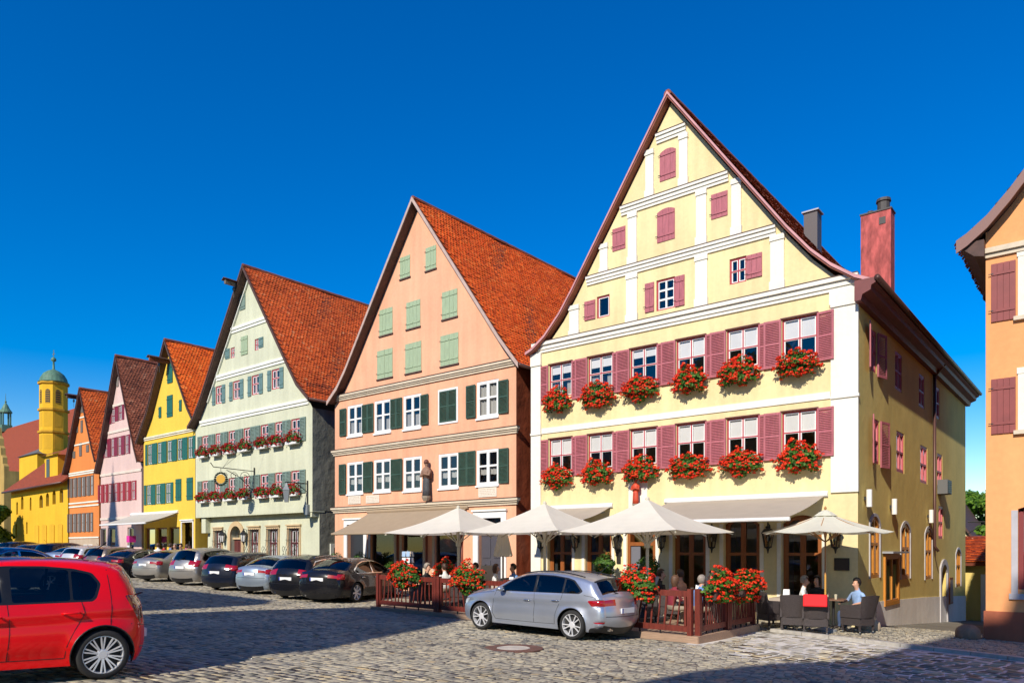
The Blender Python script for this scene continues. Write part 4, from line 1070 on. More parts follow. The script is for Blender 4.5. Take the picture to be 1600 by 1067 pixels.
for k in range(8):
    a = math.radians(22.5 + 22.5 + 45*k); nx_, ny_ = math.cos(a), math.sin(a)
    if ny_ > .5: continue
    ap = tr*math.cos(math.pi/8); t = (-ny_, nx_)
    def pan(z0, z1, w, arch, m, name, out=.0):
        poly = rpoly(-w, w, z0, z1, arch, 8); mb = MB()
        mb.prism(poly, lambda u, z, d: (tc[0]+nx_*(ap+d)+t[0]*u, tc[1]+ny_*(ap+d)+t[1]*u, z), -.05, out+.012); mb.build(name, m, tow)
    pan(tz(352), tz(285), .2, .2, mat('louvre_black', (.03, .025, .02), .7), 'belfry_opening')
    lv = MB()
    for q in range(6):
        z = tz(350) + q*.2; lv.prism([(-.17, z), (.17, z), (.17, z+.05), (-.17, z+.05)], lambda u, zz, d: (tc[0]+nx_*(ap+d)+t[0]*u, tc[1]+ny_*(ap+d)+t[1]*u, zz), 0, .04)
    lv.build('louvre', plaster('golden_trim', (.55, .30, .03)), tow)
    pan(tz(465), tz(395), .3, .0, plaster('golden_inset', (.66, .38, .03)), 'blind_panel'); pan(tz(575), tz(505), .3, .0, plaster('golden_inset', (.66, .38, .03)), 'blind_panel')
dome = MB(); zb = tz(245); hd = tz(180)-zb
dome.lathe([(tr+.15, 0), (tr+.02, .12), (tr*.95, hd*.35), (tr*.75, hd*.66), (tr*.45, hd*.88), (tr*.16, hd), (.1, hd*1.06), (.07, hd*1.6), (.2, hd*1.68), (.22, hd*1.8), (.12, hd*1.92), (.03, hd*1.97), (.02, hd*2.4), (.004, hd*2.42)], 16, (tc[0], tc[1], zb))
dome.build('dome', mat('green_copper', (.10, .20, .13), .6, var=.35, vscale=2, stretch=(2, 2, .4)), R, True)
mb = MB(); mb.bar((tc[0]-.25, tc[1], zb+hd*2.2), (tc[0]+.25, tc[1], zb+hd*2.2), .05, .05); mb.bar((tc[0], tc[1], zb+hd*2.0), (tc[0], tc[1], zb+hd*2.5), .05, .05); mb.build('cross', mat('gilt', (.6, .5, .3), .35, metal=.8), R)

# big hall behind the church with stepped gable and ridge turret
BY = YF + 12
bx0 = on_y(-70, 700, BY+6)[0]; bx1 = on_y(150, 700, BY+6)[0]
R = root('hall', 'large hall with red tiled roof, curved gable and ridge turret behind the church', 'building', ((bx0+bx1)/2, BY, 1.3), world_coords=True)
zg = on_y(*Z6(100, 450), BY+6)[1]; ze = on_y(*Z6(100, 695), BY-1)[1]
mb = MB(); mb.box(bx0, bx1, BY, BY+12, -1, ze); mb.build('wall', ch_wall, R)
mb = MB(); mb.add([(bx0-.3, BY-.6, ze-.3), (bx1, BY-.6, ze-.3), (bx1, BY+6, zg), (bx0-.3, BY+6, zg), (bx1, BY+12.6, ze-.3), (bx0-.3, BY+12.6, ze-.3)], [(0,1,2,3), (3,2,4,5), (1,4,2)]); hr = mb.build('roof', MATS['church_roof_red'], R)
gx0, _ = on_y(*Z6(-90, 700), BY-4); gx1, _ = on_y(*Z6(20, 700), BY-4); zt1 = on_y(*Z6(10, 455), BY-4)[1]
def sgable(): 
    w = gx1-gx0; h = zt1-ze; cx = (gx0+gx1)/2; R_ = [(w/2, 0), (w/2, .1), (w/2-.5, .16), (w/2-.55, .3), (w/2-1.1, .36), (w/2-1.2, .52), (w/2-1.7, .58), (w/2-1.8, .74), (w/2-2.4, .82), (w/2-2.6, 1)]
    return [(cx+a, ze+b*h) for a, b in R_] + [(cx-a, ze+b*h) for a, b in reversed(R_)]
mb = MB(); mb.prism([(gx0, -1), (gx1, -1)] + sgable(), lambda a, b, d: (a, d, b), BY-4, BY-3.5); mb.box(gx0, gx1, BY-3.5, BY+2, -1, ze); mb.build('curved_gable', plaster('grey_gold_gable', (.50, .33, .10), .2, .2), R)
ux, _ = on_y(*Z6(28, 420), BY+6); mb = MB()
for dx in (-.5, .5):
    for dy in (-.5, .5): mb.box(ux+dx-.1, ux+dx+.1, BY+6+dy-.1, BY+6+dy+.1, zg-.4, zg+2.6)
mb.lathe([(.9, 2.55), (.9, 2.7), (.55, 3.2), (.35, 3.7), (.1, 4.1), (.16, 4.3), (.05, 4.5), (.02, 5.6)], 12, (ux, BY+6, zg)); mb.box(ux-.7, ux+.7, BY+5.3, BY+6.7, zg-.5, zg+.6)
mb.build('ridge_turret', MATS['green_copper'], R)
for k in range(3):
    a = gx0+.8+k*2.2; mb = MB(); mb.box(a, a+.7, BY-4.05, BY-4, 3, 4.5); mb.box(a, a+.7, BY-4.05, BY-4, 5.6, 7.2); mb.build('window', mat('leaded_glass', (.05, .045, .04), .25), R)

# ------------------------------------------------------------------ orange house beyond the lane, at the right edge
RY = 20.85
rh_wall = plaster('warm_orange_plaster', (.82, .37, .15), .06, .07)
H = House('gabled_house', 'warm orange house with red board shutters at the right edge beyond the lane', -2.42, 6.4, RY, 36, 0, rh_wall)
H.roof([(2.0, 16.4), (-1.4, 11.15), (-1.9, 10.5), (-2.35, 10.0), (-2.75, 9.68), (-2.98, 9.55)], [(2.0, 16.4), (5.4, 11.15), (6.9, 9.55)], over=.35, tile=TILE_BROWN, barge=mat('brown_pink_barge', (.22, .11, .09), .6), left_tiles=True)
mb = MB()
for o_, a, b in ((.06, 9.12, 9.22), (.12, 9.22, 9.34)): mb.box(-2.42-o_, 6.4, RY-o_, RY+.02, a, b-.002)
mb.build('cornice', BEIGE, H.r)
mb = MB(); mb.prism([(0, 9.1), (0, 9.5), (-.5, 9.5), (-.5, 9.42), (-.2, 9.15)], lambda a, b, d: (-2.42+a, d, b), RY-.3, 36); mb.build('eaves_cornice', SOFFIT, H.r)
for z0, z1 in ((7.58, 8.95), (4.92, 6.22)):
    H.boards(-2.31, -1.82, z0, z1, mat('brick_red_boards', (.25, .05, .045), .6, var=.15), n=4)
    H.window(-1.64, -.7, z0+.1, z1+.05, mat('red_brown_window', (.20, .03, .03), .5), WHITE, 2, 2, depth=.1, fw=.07, split=(.5,))
    surround(H, -1.64, -.7, z0+.05, z1+.05, .14, .04, CREAM, top=False, name='window_surround'); H.band(-1.8, -.55, z1+.06, z1+.2, CREAM, .04, name='lintel'); H.band(-1.86, -.5, z0-.05, z0+.04, BEIGE, .1, name='sill')
    H.boards(-.5, 0, z0, z1, MATS['brick_red_boards'], n=4)
H.window(-1.78, -.5, 1.25, 3.25, MATS['red_brown_window'], None, 1, 2, depth=.14, fw=.1, arch=.12, split=(.42,), glass_m=GLASS_DIM, curtain=[(0, 1, .42, 1, BLIND, .001)])
surround(H, -1.78, -.5, 1.15, 3.1, .13, .03, mat('grey_stone_surround', (.46, .44, .45), .85), top=False, name='window_surround'); H.band(-1.95, -.35, 1.02, 1.15, MATS['grey_stone_surround'], .06, name='sill'); 
H.band(-2.46, 6.4, -1, .72, plaster('rust_plinth', (.42, .13, .07), .15, .15), .03, name='plinth')
H.walls(reveal=.2)

# lane end: garden wall, tiled lean-to, cottage
R = root('lean_to', 'low yellow lean-to with red tiled roof and white door at the end of the lane', 'shed', (-4.6, 41.5, -1.2), world_coords=True)
mb = MB(); mb.box(-6.4, -1.5, 41.0, 46, -4, 1.55); mb.build('wall', yel_side, R)
mb = MB(); mb.box(-4.95, -4.55, 40.93, 41.0, -2, 1.0); mb.build('door', WHITE, R)
mb = MB(); mb.prism([(40.5, 1.55), (44.5, 2.75), (44.5, 2.6), (40.5, 1.4)], lambda a, b, d: (d, a, b), -6.6, -1.2); rr = mb.build('roof', TILE_BASE, R)
V = []; T = []
for k in range(16):
    for j in range(28):
        y = 40.42 + k*.255; z = 1.58 + k*.0765; x = -6.6 + j*.19 + (.095 if k % 2 else 0); q = random.uniform(0, .03)
        V += [(x, y, z+.06+q), (x+.18, y, z+.06+q), (x+.18, y+.36, z+.13), (x, y+.36, z+.13), (x, y, z+q), (x+.18, y, z+q)]; T += [random.gauss(.5, .2)]*6
b = np.arange(len(V)//6)[:, None]*6
tag(np_mesh('roof_tiles', V, [b+np.array([[0,1,2,3]]), b+np.array([[0,1,5,4]])], TILE_RED, rr, tint=T), kind='stuff')
R = root('cottage', 'pale yellow cottage gable behind the tiled lean-to', 'house', (-8, 52, -1.5), world_coords=True)
mb = MB(); mb.prism([(-11.9, -4), (-6.2, -4), (-6.2, 1.9), (-9.0, 6.3), (-11.9, 1.9)], lambda a, b, d: (a, d, b), 52, 60); mb.build('wall', yel_wall, R)
mb = MB(); mb.prism([(-5.95, 1.6), (-9.0, 6.4), (-12.1, 1.6), (-12.1, 1.8), (-9.0, 6.62), (-5.95, 1.8)], lambda a, b, d: (a, d, b), 51.7, 60.3); mb.build('roof', SOFFIT, R)
mb = MB(); mb.box(-8.2, -7.4, 51.95, 52, 2, 3.4); mb.build('window', MATS['black_glass'], R)

# houses across the street, behind the camera; outlines shaped for the shadows they throw
def opposite(label, xc, hw, eave, peak, y0, m, depth=13, chim=None):
    R = root('gabled_house', label, 'house', (xc, y0, .4), world_coords=True)
    mb = MB(); mb.prism([(xc-hw, -1), (xc+hw, -1), (xc+hw, eave), (xc, peak-.2), (xc-hw, eave)], lambda a, b, d: (a, d, b), y0-depth, y0); mb.build('wall', m, R)
    k = (peak-eave)/hw
    mb = MB(); mb.prism([(xc-hw-.4, eave-.4*k), (xc, peak), (xc+hw+.4, eave-.4*k), (xc+hw+.4, eave-.4*k-.25), (xc, peak-.3), (xc-hw-.4, eave-.4*k-.25)], lambda a, b, d: (a, d, b), y0-depth-.3, y0+.35); r = mb.build('roof', mat('red_tile_plain', (.36, .07, .03), .85, var=.3), R)
    for zz in (2.0, 4.6, 7.2):
        for j in range(4):
            u = xc-hw + hw*2*(j+.5)/4; mb = MB(); mb.box(u-.5, u+.5, y0, y0+.05, zz, zz+1.3); w = mb.build('window', WHITE, R); mb = MB(); mb.box(u-.42, u+.42, y0+.05, y0+.06, zz+.08, zz+1.22); mb.build('pane', MATS['black_glass'], w)
    if chim:
        mb = MB(); mb.box(chim[0], chim[1], y0-2, y0-1.2, eave, chim[2]); mb.build('chimney', redm, r)
opposite('blue grey gabled house across the street, left of the long ochre house', -32.4, 3.6, 9.4, 15.2, -9, plaster('opp_blue', (.4, .45, .5)))
opposite('cream gabled house across the street, farthest from the lane', -40.5, 4.2, 9.4, 15.0, -9, plaster('opp_cream', (.68, .6, .45)))
def opposite_block(label, sil, y0, m, depth):
    R = root('hipped_house', label, 'house', ((sil[0][0]+sil[-1][0])/2, y0, .4), world_coords=True)
    mb = MB(); mb.prism(sil, lambda a, b, d: (a, d, b), y0-depth, y0); mb.build('wall', m, R)
    x0, x1 = sil[0][0], sil[-1][0]; n = max(3, int(abs(x1-x0)/2.2))
    for zz in (2.0, 4.7, 7.4):
        for j in range(n):
            u = x0+(x1-x0)*(j+.5)/n; mb = MB(); mb.box(u-.5, u+.5, y0, y0+.05, zz, zz+1.4); w = mb.build('window', WHITE, R); mb = MB(); mb.box(u-.42, u+.42, y0+.05, y0+.06, zz+.08, zz+1.32); mb.build('pane', MATS['black_glass'], w)
    mb = MB(); mb.prism([(a, b+.02) for a, b in sil[1:-1]], lambda a, b, d: (a, d, b), y0-depth-.2, y0-depth+.5); mb.build('roof', MATS['red_tile_plain'], R)
opposite_block('white half-hipped house across the street whose shadow reaches the terrace', [(-15.5, -1), (-15.5, 14.6), (-14.1, 16.7), (-10.4, 17.1), (-9.4, 16.4), (-8.5, 13.6), (-7.9, 12.1), (-7.9, 11.8), (-8.6, 11.6), (-8.6, -1)], -9, plaster('opp_white', (.7, .66, .58)), 12)  # right edge of the outline cut back to let sun reach the red car
opposite_block('long ochre house across the street, left of the white one', [(-28.2, -1), (-28.2, 10), (-27.2, 16.0), (-23.8, 16.5), (-18.0, 16.3), (-17.0, 15.6), (-16.7, 9.5), (-16.7, -1)], -9, plaster('opp_ochre', (.6, .42, .2)), 12)
opposite_block('tall cream house across the street with a stepped gable, facing the lane', [(-2.9, -1), (-2.9, 10.5), (-2.2, 12.5), (-1.7, 14), (-.7, 15.4), (.4, 16.2), (1.4, 18.6), (2.4, 20.7), (3.6, 20.9), (3.6, 21.9), (4.3, 21.9), (4.3, 20.9), (8, 20.9), (11, 18), (11, -1)], -9, plaster('opp_yellow', (.66, .55, .3)), 12)
R = root('church_tower', 'slender spire across the street casting a pointed shadow on the pink house', 'tower', (-46.9, -11, .8), world_coords=True)
mb = MB(); mb.box(-48.7, -45.1, -13, -9.4, -1, 14.5); mb.build('wall', plaster('opp_stone', (.5, .45, .36)), R)
mb = MB(); mb.lathe([(2.6, 14.5), (1.5, 22.0), (.05, 29.6), (.02, 30.2)], 8, (-46.4, -11.2, 0)); mb.build('spire', MATS['green_copper'], R)
# ------------------------------------------------------------------ flowers
LEAF = tinted('geranium_leaves', [(0, (.018, .06, .008)), (.4, (.05, .15, .015)), (.75, (.10, .24, .025)), (1, (.20, .30, .05))], .55, translucent=.35)
BLOOM = tinted('red_blossom', [(0, (.60, .012, .005)), (.4, (.86, .04, .008)), (.8, (.90, .07, .014)), (1, (.92, .17, .04))], .6, translucent=.25)
BLOOM_DEEP = tinted('crimson_blossom', [(0, (.25, .002, .006)), (.5, (.50, .006, .012)), (1, (.68, .02, .03))], .6, translucent=.25)
BUSH = tinted('boxwood_leaves', [(0, (.02, .06, .01)), (.5, (.06, .15, .02)), (1, (.16, .28, .05))], .5, translucent=.3)
BARK = mat('bark', (.09, .06, .04), .9, var=.3, vscale=10, bscale=20, bstr=.5)
def leaf_cloud(name, P, N, size, m, tints, jag=.35):
    """small cupped leaf faces at points P, roughly facing N"""
    n = len(P); N = N + rng.normal(0, jag, (n, 3)); N /= np.linalg.norm(N, axis=1)[:, None]
    A = np.cross(N, rng.normal(0, 1, (n, 3))); A /= np.linalg.norm(A, axis=1)[:, None]; B = np.cross(N, A)
    s = (np.asarray(size) * rng.uniform(.7, 1.3, n))[:, None]; V = []
    for k in range(5):
        t = 2*math.pi*k/5; V.append(P + A*s*math.cos(t) + B*s*math.sin(t)*.85 + N*s*.22*(k % 2))
    V = np.stack(V, 1).reshape(-1, 3)
    return np_mesh(name, V, [np.arange(n*5).reshape(n, 5)], m, parent=False, tint=np.repeat(tints, 5))
def bloom_cloud(name, C, r, m, per=13):
    n = len(C); D = rng.normal(0, 1, (n, per, 3)); D /= np.linalg.norm(D, axis=2)[:, :, None]; D[:, :, 2] = np.abs(D[:, :, 2])*.9 - .15
    P = (C[:, None, :] + D * (r * rng.uniform(.75, 1.1, (n, 1, 1)))).reshape(-1, 3)
    base = np.clip(rng.normal(.5, .2, n), 0, 1)
    return leaf_cloud(name, P, D.reshape(-1, 3), r*.5, m, np.clip(np.repeat(base, per) + rng.normal(0, .12, n*per), 0, 1), .5)
def geranium(w, h, d, nl, nb, droop=.5, r=.042, bm=None, low=.0, seed=0):
    """a mound hanging over the front edge of a box; front is -y, the box's rim is z = 0"""
    t = rng.uniform(0, 2*math.pi, nl); rad = rng.uniform(.55, 1.0, nl)**.5; ph = rng.uniform(-1, 1, nl)
    def mound(n, lo, shell):
        u = rng.normal(0, 1, (n, 3)); u /= np.linalg.norm(u, axis=1)[:, None]; u[:, 1] = -np.abs(u[:, 1])*.95 + .25
        k = 1 + .15*np.sin(u[:, 0]*7 + seed) + .14*np.sin(u[:, 2]*9 + seed*2) + rng.normal(0, .05, n)
        q = rng.uniform(lo, 1, n)**.5 * shell
        P = np.stack([u[:, 0]*w/2*k*q, u[:, 1]*d*k*q, u[:, 2]*h/2*k*q], 1)
        P[:, 2] += h*(.5-droop) - .10*(np.abs(P[:, 0])/(w/2))**2 * h
        return P, u
    P, N = mound(nl, .25, 1.0); N[:, 2] += .5; N[:, 1] -= .4
    lf = leaf_cloud('foliage', P, N, .036, LEAF, np.clip(rng.normal(.5, .22, nl), 0, 1))
    C, _ = mound(nb*3, .85, 1.05)
    C = C[(C[:, 1] < .12)][:nb]
    C += np.array([0, -.02, .02]); bl = bloom_cloud('blossoms', C, r, bm or BLOOM)
    return lf, bl
BOXM = mat('dark_planter', (.05, .03, .025), .7)
WBOX = mat('white_planter', (.75, .74, .72), .6, var=.05)
GER = [geranium(1.14, .78, .42, 1700, 175, .66, r=.045, seed=k) for k in range(4)]
GERW = [geranium(1.15, .55, .26, 650, 70, .35, r=.05, bm=BLOOM_DEEP, seed=k+9) for k in range(3)]
GERT = [geranium(1.05, .74, .44, 1700, 170, .52, r=.036, seed=k+20) for k in range(4)]
def box_mesh(w, d, h, m):
    mb = MB(); t = .015
    mb.box(-w/2, w/2, -d, 0, -h, -h+t); mb.box(-w/2, w/2, -d, -d+t, -h+t, 0); mb.box(-w/2, w/2, -t, 0, -h+t, 0); mb.box(-w/2, -w/2+t, -d+t, -t, -h+t, 0); mb.box(w/2-t, w/2, -d+t, -t, -h+t, 0); mb.box(-w/2+t, w/2-t, -d+t, -t, -.04, -.03)
    o = mb.build('planter', m); me = o.data; bpy.data.objects.remove(o); return me
BOX_Y = box_mesh(.95, .2, .18, BOXM); BOX_G = box_mesh(.85, .2, .17, WBOX); BOX_T = box_mesh(.85, .24, .2, BOXM)
def flower_box(label, loc, ger, box, rz=0, group=None, sc=(1,1,1), bracket=True):
    R = root('flower_box', label, 'flower box', loc, group, rz=rz); R.scale = sc
    link('planter', box, R); a = link('foliage', ger[0], R); tag(a, kind='stuff'); b = link('blossoms', ger[1], R); tag(b, kind='stuff')
    for o in (a, b): o.location = (0, -.12, .06)
    return R
ORD = ('first', 'second', 'third', 'fourth', 'fifth', 'sixth', 'seventh')
for row, z in enumerate((7.50, 4.83)):
    for i in range(6):
        x = -15.82 + 1.668*i + .49
        flower_box('red geraniums under the %s %s window from left, yellow corner house' % (ORD[i], ('upper', 'lower')[row]),
                   (x + random.uniform(-.04, .04), YF-.1, z), GER[(i+row*2) % 4], BOX_Y, group='geranium boxes on the yellow corner house', sc=(random.uniform(.93, 1.08), 1, random.uniform(.95, 1.12)))
for (u0, u1, z0, row, k) in grn_boxes:
    flower_box('crimson geraniums in white box under the %s %s window from left, green house' % (ORD[k], ('upper', 'lower')[row]),
               ((u0+u1)/2, YF-.08, z0-.02), GERW[(k+row) % 3], BOX_G, group='white flower boxes on the green house', sc=(random.uniform(.95, 1.08), 1.15, 1))

# ------------------------------------------------------------------ terrace deck and fence
def deck_z(x): return .30 + .012*(-x - 7)
FWOOD = mat('red_brown_fence', (.155, .026, .016), .45, var=.3, vscale=5, stretch=(5, 5, .8), bscale=30, bstr=.15)
DECK = mat('deck_boards', (.36, .235, .155), .75, var=.25, vscale=6, stretch=(.7, 8, 8))
FX0, FX1, FY0, FY1 = -17.6, -7.15, 14.9, 18.3
R = root('terrace_deck', 'low wooden deck of the cafe terrace along the street', 'deck', (-12.4, 16.6, .2), world_coords=True)
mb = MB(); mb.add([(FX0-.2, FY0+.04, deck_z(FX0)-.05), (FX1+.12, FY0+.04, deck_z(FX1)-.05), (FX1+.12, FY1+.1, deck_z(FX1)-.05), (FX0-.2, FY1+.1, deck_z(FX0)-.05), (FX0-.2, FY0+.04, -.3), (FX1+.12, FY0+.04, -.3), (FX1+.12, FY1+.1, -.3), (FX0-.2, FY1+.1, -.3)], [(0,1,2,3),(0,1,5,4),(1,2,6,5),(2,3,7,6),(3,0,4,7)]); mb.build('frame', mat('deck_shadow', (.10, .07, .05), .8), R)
y = FY0 + .0
while y < FY1 + .1:
    mb = MB(); mb.bar((FX0-.22, y+.07, deck_z(FX0)-.02), (FX1+.14, y+.07, deck_z(FX1)-.02), .132, .036); mb.build('plank', DECK, R); y += .142
for z in (.0,): 
    mb = MB(); mb.add([(FX0-.22, FY0-.03, deck_z(FX0)), (FX1+.16, FY0-.03, deck_z(FX1)), (FX1+.16, FY0-.03, -.2), (FX0-.22, FY0-.03, -.2), (FX0-.22, FY0+.0, deck_z(FX0)), (FX1+.16, FY0+.0, deck_z(FX1)), (FX1+.16, FY0, -.2), (FX0-.22, FY0, -.2)], [(0,1,2,3),(4,5,6,7),(0,1,5,4),(1,2,6,5),(0,3,7,4)]); mb.build('skirt_board', DECK, R)
    mb = MB(); mb.box(FX1+.142, FX1+.17, FY0+.002, FY1+.12, -.2, deck_z(FX1)); mb.build('skirt_board', DECK, R)
def fence_panel(label, p, q, n, lean):
    """p -> q along the deck; framed panel with crooked slats"""
    p, q = Vector(p), Vector(q); R = root('fence_panel', label, 'fence', tuple((p+q)/2), 'terrace fence panels', world_coords=True)
    d = (q-p).normalized(); nrm = d.cross(Vector((0,0,1))); H_ = .96
    for t in (p, q - d*.0):
        mb = MB(); mb.bar(t + d*(.06 if t == p else -.06), t + d*(.06 if t == p else -.06) + Vector((0,0,H_+.06)), .12, .1, up=d); mb.build('post', FWOOD, R)
    for h, th in ((H_-.05, .13), (.14, .13)):
        mb = MB(); mb.bar(p + d*.12 + Vector((0,0,h)), q - d*.12 + Vector((0,0,h)), .05, th); mb.build('rail', FWOOD, R)
    for s_ in (.165, -.165):
        a = (p if s_ > 0 else q) + d*s_; mb = MB(); mb.bar(a + Vector((0,0,.2)), a + Vector((0,0,H_-.1)), .05, .08, up=nrm); mb.build('stile', FWOOD, R)
    L = (q-p).length - .5
    for k in range(n):
        t = .25 + L*(k+.5)/n; l = math.radians(random.gauss(lean, 4)); a = p + d*(t - .3*math.tan(l)) + Vector((0,0,.19)); b = p + d*(t + .3*math.tan(l)) + Vector((0,0,H_-.1))
        mid = (a+b)/2 + d*random.gauss(0, .015) + nrm*random.gauss(0, .01)
        mb = MB(); w = random.uniform(.028, .042); mb.bar(a, mid, .022, w, up=d); mb.bar(mid, b, .022, w*.96, up=d); mb.build('slat', FWOOD, R)
    for t in (.3, .5, .7):
        a = p + (q-p)*t; mb = MB(); mb.bar(Vector((a.x, a.y, a.z-.02)), Vector((a.x, a.y, a.z+.1)), .03, .03); mb.build('foot', DARK, R)
step = (FX1-FX0)/4
fl = ('leftmost street-side fence panel beside the black sedan', 'second street-side fence panel ahead of the silver car bonnet', 'street-side fence panel hidden behind the silver car', 'street-side fence panel right of the silver car, at the terrace corner')
for i in range(4):
    xa, xb = FX0+step*i, FX0+step*(i+1); fence_panel('red brown ' + fl[i], (xa, FY0+.06, deck_z(xa)), (xb, FY0+.06, deck_z(xb)), 13, (4, -2, 3, 10)[i])
for i in range(2):
    ya, yb = FY0+.14+(FY1-FY0-.14)*i/2, FY0+.14+(FY1-FY0-.14)*(i+1)/2; fence_panel(('red brown end fence panel next to the terrace corner post', 'red brown end fence panel nearest the wicker chairs')[i], (FX1+.06, ya, deck_z(FX1)), (FX1+.06, yb, deck_z(FX1)), 11, 4)
def fx(px, Y): return on_y(px, 900, Y)[0]
for k, (px, lab) in enumerate(((632, 'orange red geraniums on the leftmost terrace fence panel'), (730, 'red geraniums on the fence in front of the silver car bonnet'), (992, 'geraniums on the fence behind the silver car tail'))):
    x = fx(px, FY0-.1); flower_box(lab, (x, FY0, deck_z(x)+.98), GERT[k], BOX_T, group='geranium boxes on the terrace fence', sc=(1.0, 1.0, 1.05))
for k, y in enumerate((15.85, 17.35)):
    flower_box(('red geraniums on the end fence next to the terrace corner', 'red geraniums on the end fence nearest the wicker chairs')[k], (FX1+.13, y, deck_z(FX1)+.98), GERT[2+k], BOX_T, rz=math.radians(90), group='geranium boxes on the terrace fence', sc=(1.18, 1.0, 1.05))
x = fx(700, 18.6); flower_box('red geraniums in a tall dark planter at the back of the terrace', (x, 18.6, deck_z(x)+.95), GERT[1], BOX_T, group='geranium boxes on the terrace fence')
mb = MB(); mb.box(x-.5, x+.5, 18.3, 18.6, deck_z(x)-.05, deck_z(x)+.78); tag(mb.build('planter_stand', FWOOD), 'brown wooden stand under the geraniums at the terrace back', 'stand')

# ------------------------------------------------------------------ parasols
CANVAS = cloth('cream_canvas', (.86, .81, .69), .3)
CANVAS2 = cloth('beige_canvas', (.76, .74, .60), .25)
ALU = mat('cream_pole', (.62, .58, .46), .45)
def square_parasol(label, x, y, zb, ze, zt, a, rz=0):
    R = root('parasol', label, 'parasol', (x, y, zb), 'large cream parasols on the terrace', rz=rz); h = a/2; ze -= zb; zt -= zb
    mb = MB(); n = 8; 
    for q in range(4):
        ang = q*math.pi/2; c, s = math.cos(ang), math.sin(ang); vs = []
        for i in range(n+1):
            f = i/n
            for j in range(n+1):
                t = (j/n*2-1); r = f*h; xx, yy = r, t*r
                sag = -.10*math.sin(f*math.pi)*(1 - .0*t*t) + .05*f*f*(t*t)*0 - .06*f*(1-t*t)*f
                z = zt + (ze-zt)*f + sag*.9
                vs.append((c*xx-s*yy, s*xx+c*yy, z))
        mb.add(vs, [(i*(n+1)+j, (i+1)*(n+1)+j, (i+1)*(n+1)+j+1, i*(n+1)+j+1) for i in range(n) for j in range(n)])
    o = mb.build('canopy', CANVAS, R, False)
    for p in o.data.polygons: p.use_smooth = False
    mb = MB()
    for q in range(4):
        ang = q*math.pi/2 + math.pi/4; d = Vector((math.cos(ang), math.sin(ang), 0)); c2 = h*math.sqrt(2)
        mb.bar(Vector((0,0,zt-.16)) , d*c2*.98 + Vector((0,0,ze-.06)), .025, .03)
        dm = Vector((math.cos(q*math.pi/2), math.sin(q*math.pi/2), 0)); mb.bar(Vector((0,0,zt-.24)), dm*h*.98 + Vector((0,0,ze-.13)), .025, .03)
    mb.build('ribs', ALU, R)
    for q in range(8):
        ang = q*math.pi/4; d = Vector((math.cos(ang), math.sin(ang), 0)); r = h*(.42 if q % 2 == 0 else .55); f = r/(h if q % 2 == 0 else h*math.sqrt(2))
        mb = MB(); mb.bar(Vector((0,0,ze-.35)), d*r + Vector((0,0,zt+(ze-zt)*f-.12)), .022, .03); mb.build('strut', ALU, R)
    mb = MB(); mb.tube([(0,0,0), (0,0,zt-.02)], .042, 12); mb.lathe([(.075, ze-.42), (.085, ze-.3), (.06, ze-.26)], 12); mb.lathe([(.05, zt-.06), (.06, zt+.02), (.02, zt+.06)], 12); mb.build('pole', ALU, R)
    mb = MB(); mb.box(-.4, .4, -.4, .4, 0, .09); mb.box(-.12, .12, -.12, .12, .09, .2); mb.build('base', mat('grey_base', (.25, .25, .25), .8), R)
for lab, x, ze, zt in (('leftmost large cream parasol, in front of the salmon house', -16.3, 2.70, 3.52), ('middle large cream parasol, above the silver car', -12.85, 2.68, 3.52), ('right large cream parasol, in front of the long awning', -9.5, 2.64, 3.50)):
    square_parasol(lab, x, 17.2, deck_z(x), ze, zt, 3.35)
# round parasol with a two-tone wooden pole
x, y = -5.72, 19.55; zg_ = ground_z(x, y)
R = root('parasol', 'small round beige parasol on a wooden pole above the wicker chairs', 'parasol', (x, y, zg_)); n = 8; rr_ = 1.5; ze, zt = 2.62-zg_, 3.13-zg_
mb = MB(); vs = []
for i in range(7):
    f = i/6
    for k in range(32):
        a = 2*math.pi*k/32 + math.radians(11); seg = (k % 4)/4; w = math.cos(math.pi/8)/math.cos((seg-.5)*math.pi/4); r = max(f, .1)*rr_*w/math.cos(math.pi/8)*.96
        vs.append((r*math.cos(a), r*math.sin(a), zt+(ze-zt)*f - .05*math.sin(math.pi*f) - .05*f*math.sin(seg*math.pi)))
mb.add(vs, [(i*32+k, i*32+(k+1) % 32, (i+1)*32+(k+1) % 32, (i+1)*32+k) for i in range(6) for k in range(32)]); mb.build('canopy', CANVAS2, R)
mb = MB(); mb.lathe([(.30, zt-.1), (.18, zt-.02), (.06, zt+.05)], 8); mb.build('vent_cap', CANVAS2, R)
WOODP = mat('parasol_wood', (.42, .20, .07), .45, var=.15); mb = MB(); mb.tube([(0,0,.05), (0,0,1.45)], .024, 10); mb.build('lower_pole', mat('honey_wood', (.60, .31, .06), .4), R); mb = MB(); mb.tube([(0,0,1.44), (0,0,zt+.08)], .021, 10); mb.lathe([(.03, zt+.07), (.035, zt+.11), (.01, zt+.15)], 10); mb.build('upper_pole', WOODP, R)
for k in range(8):
    a = 2*math.pi*k/8 + math.radians(11); d = Vector((math.cos(a), math.sin(a), 0)); mb = MB(); mb.bar(Vector((0,0,zt-.04)), d*rr_*.97+Vector((0,0,ze-.03)), .018, .022); mb.bar(Vector((0,0,ze-.25)), d*rr_*.5+Vector((0,0,(zt+ze)/2-.05)), .016, .02); mb.build('rib', WOODP, R)
mb = MB(); mb.lathe([(.28, 0), (.28, .06), (.05, .1), (.04, .3)], 16); mb.build('base', mat('grey_base', (.25, .25, .25), .8), R)
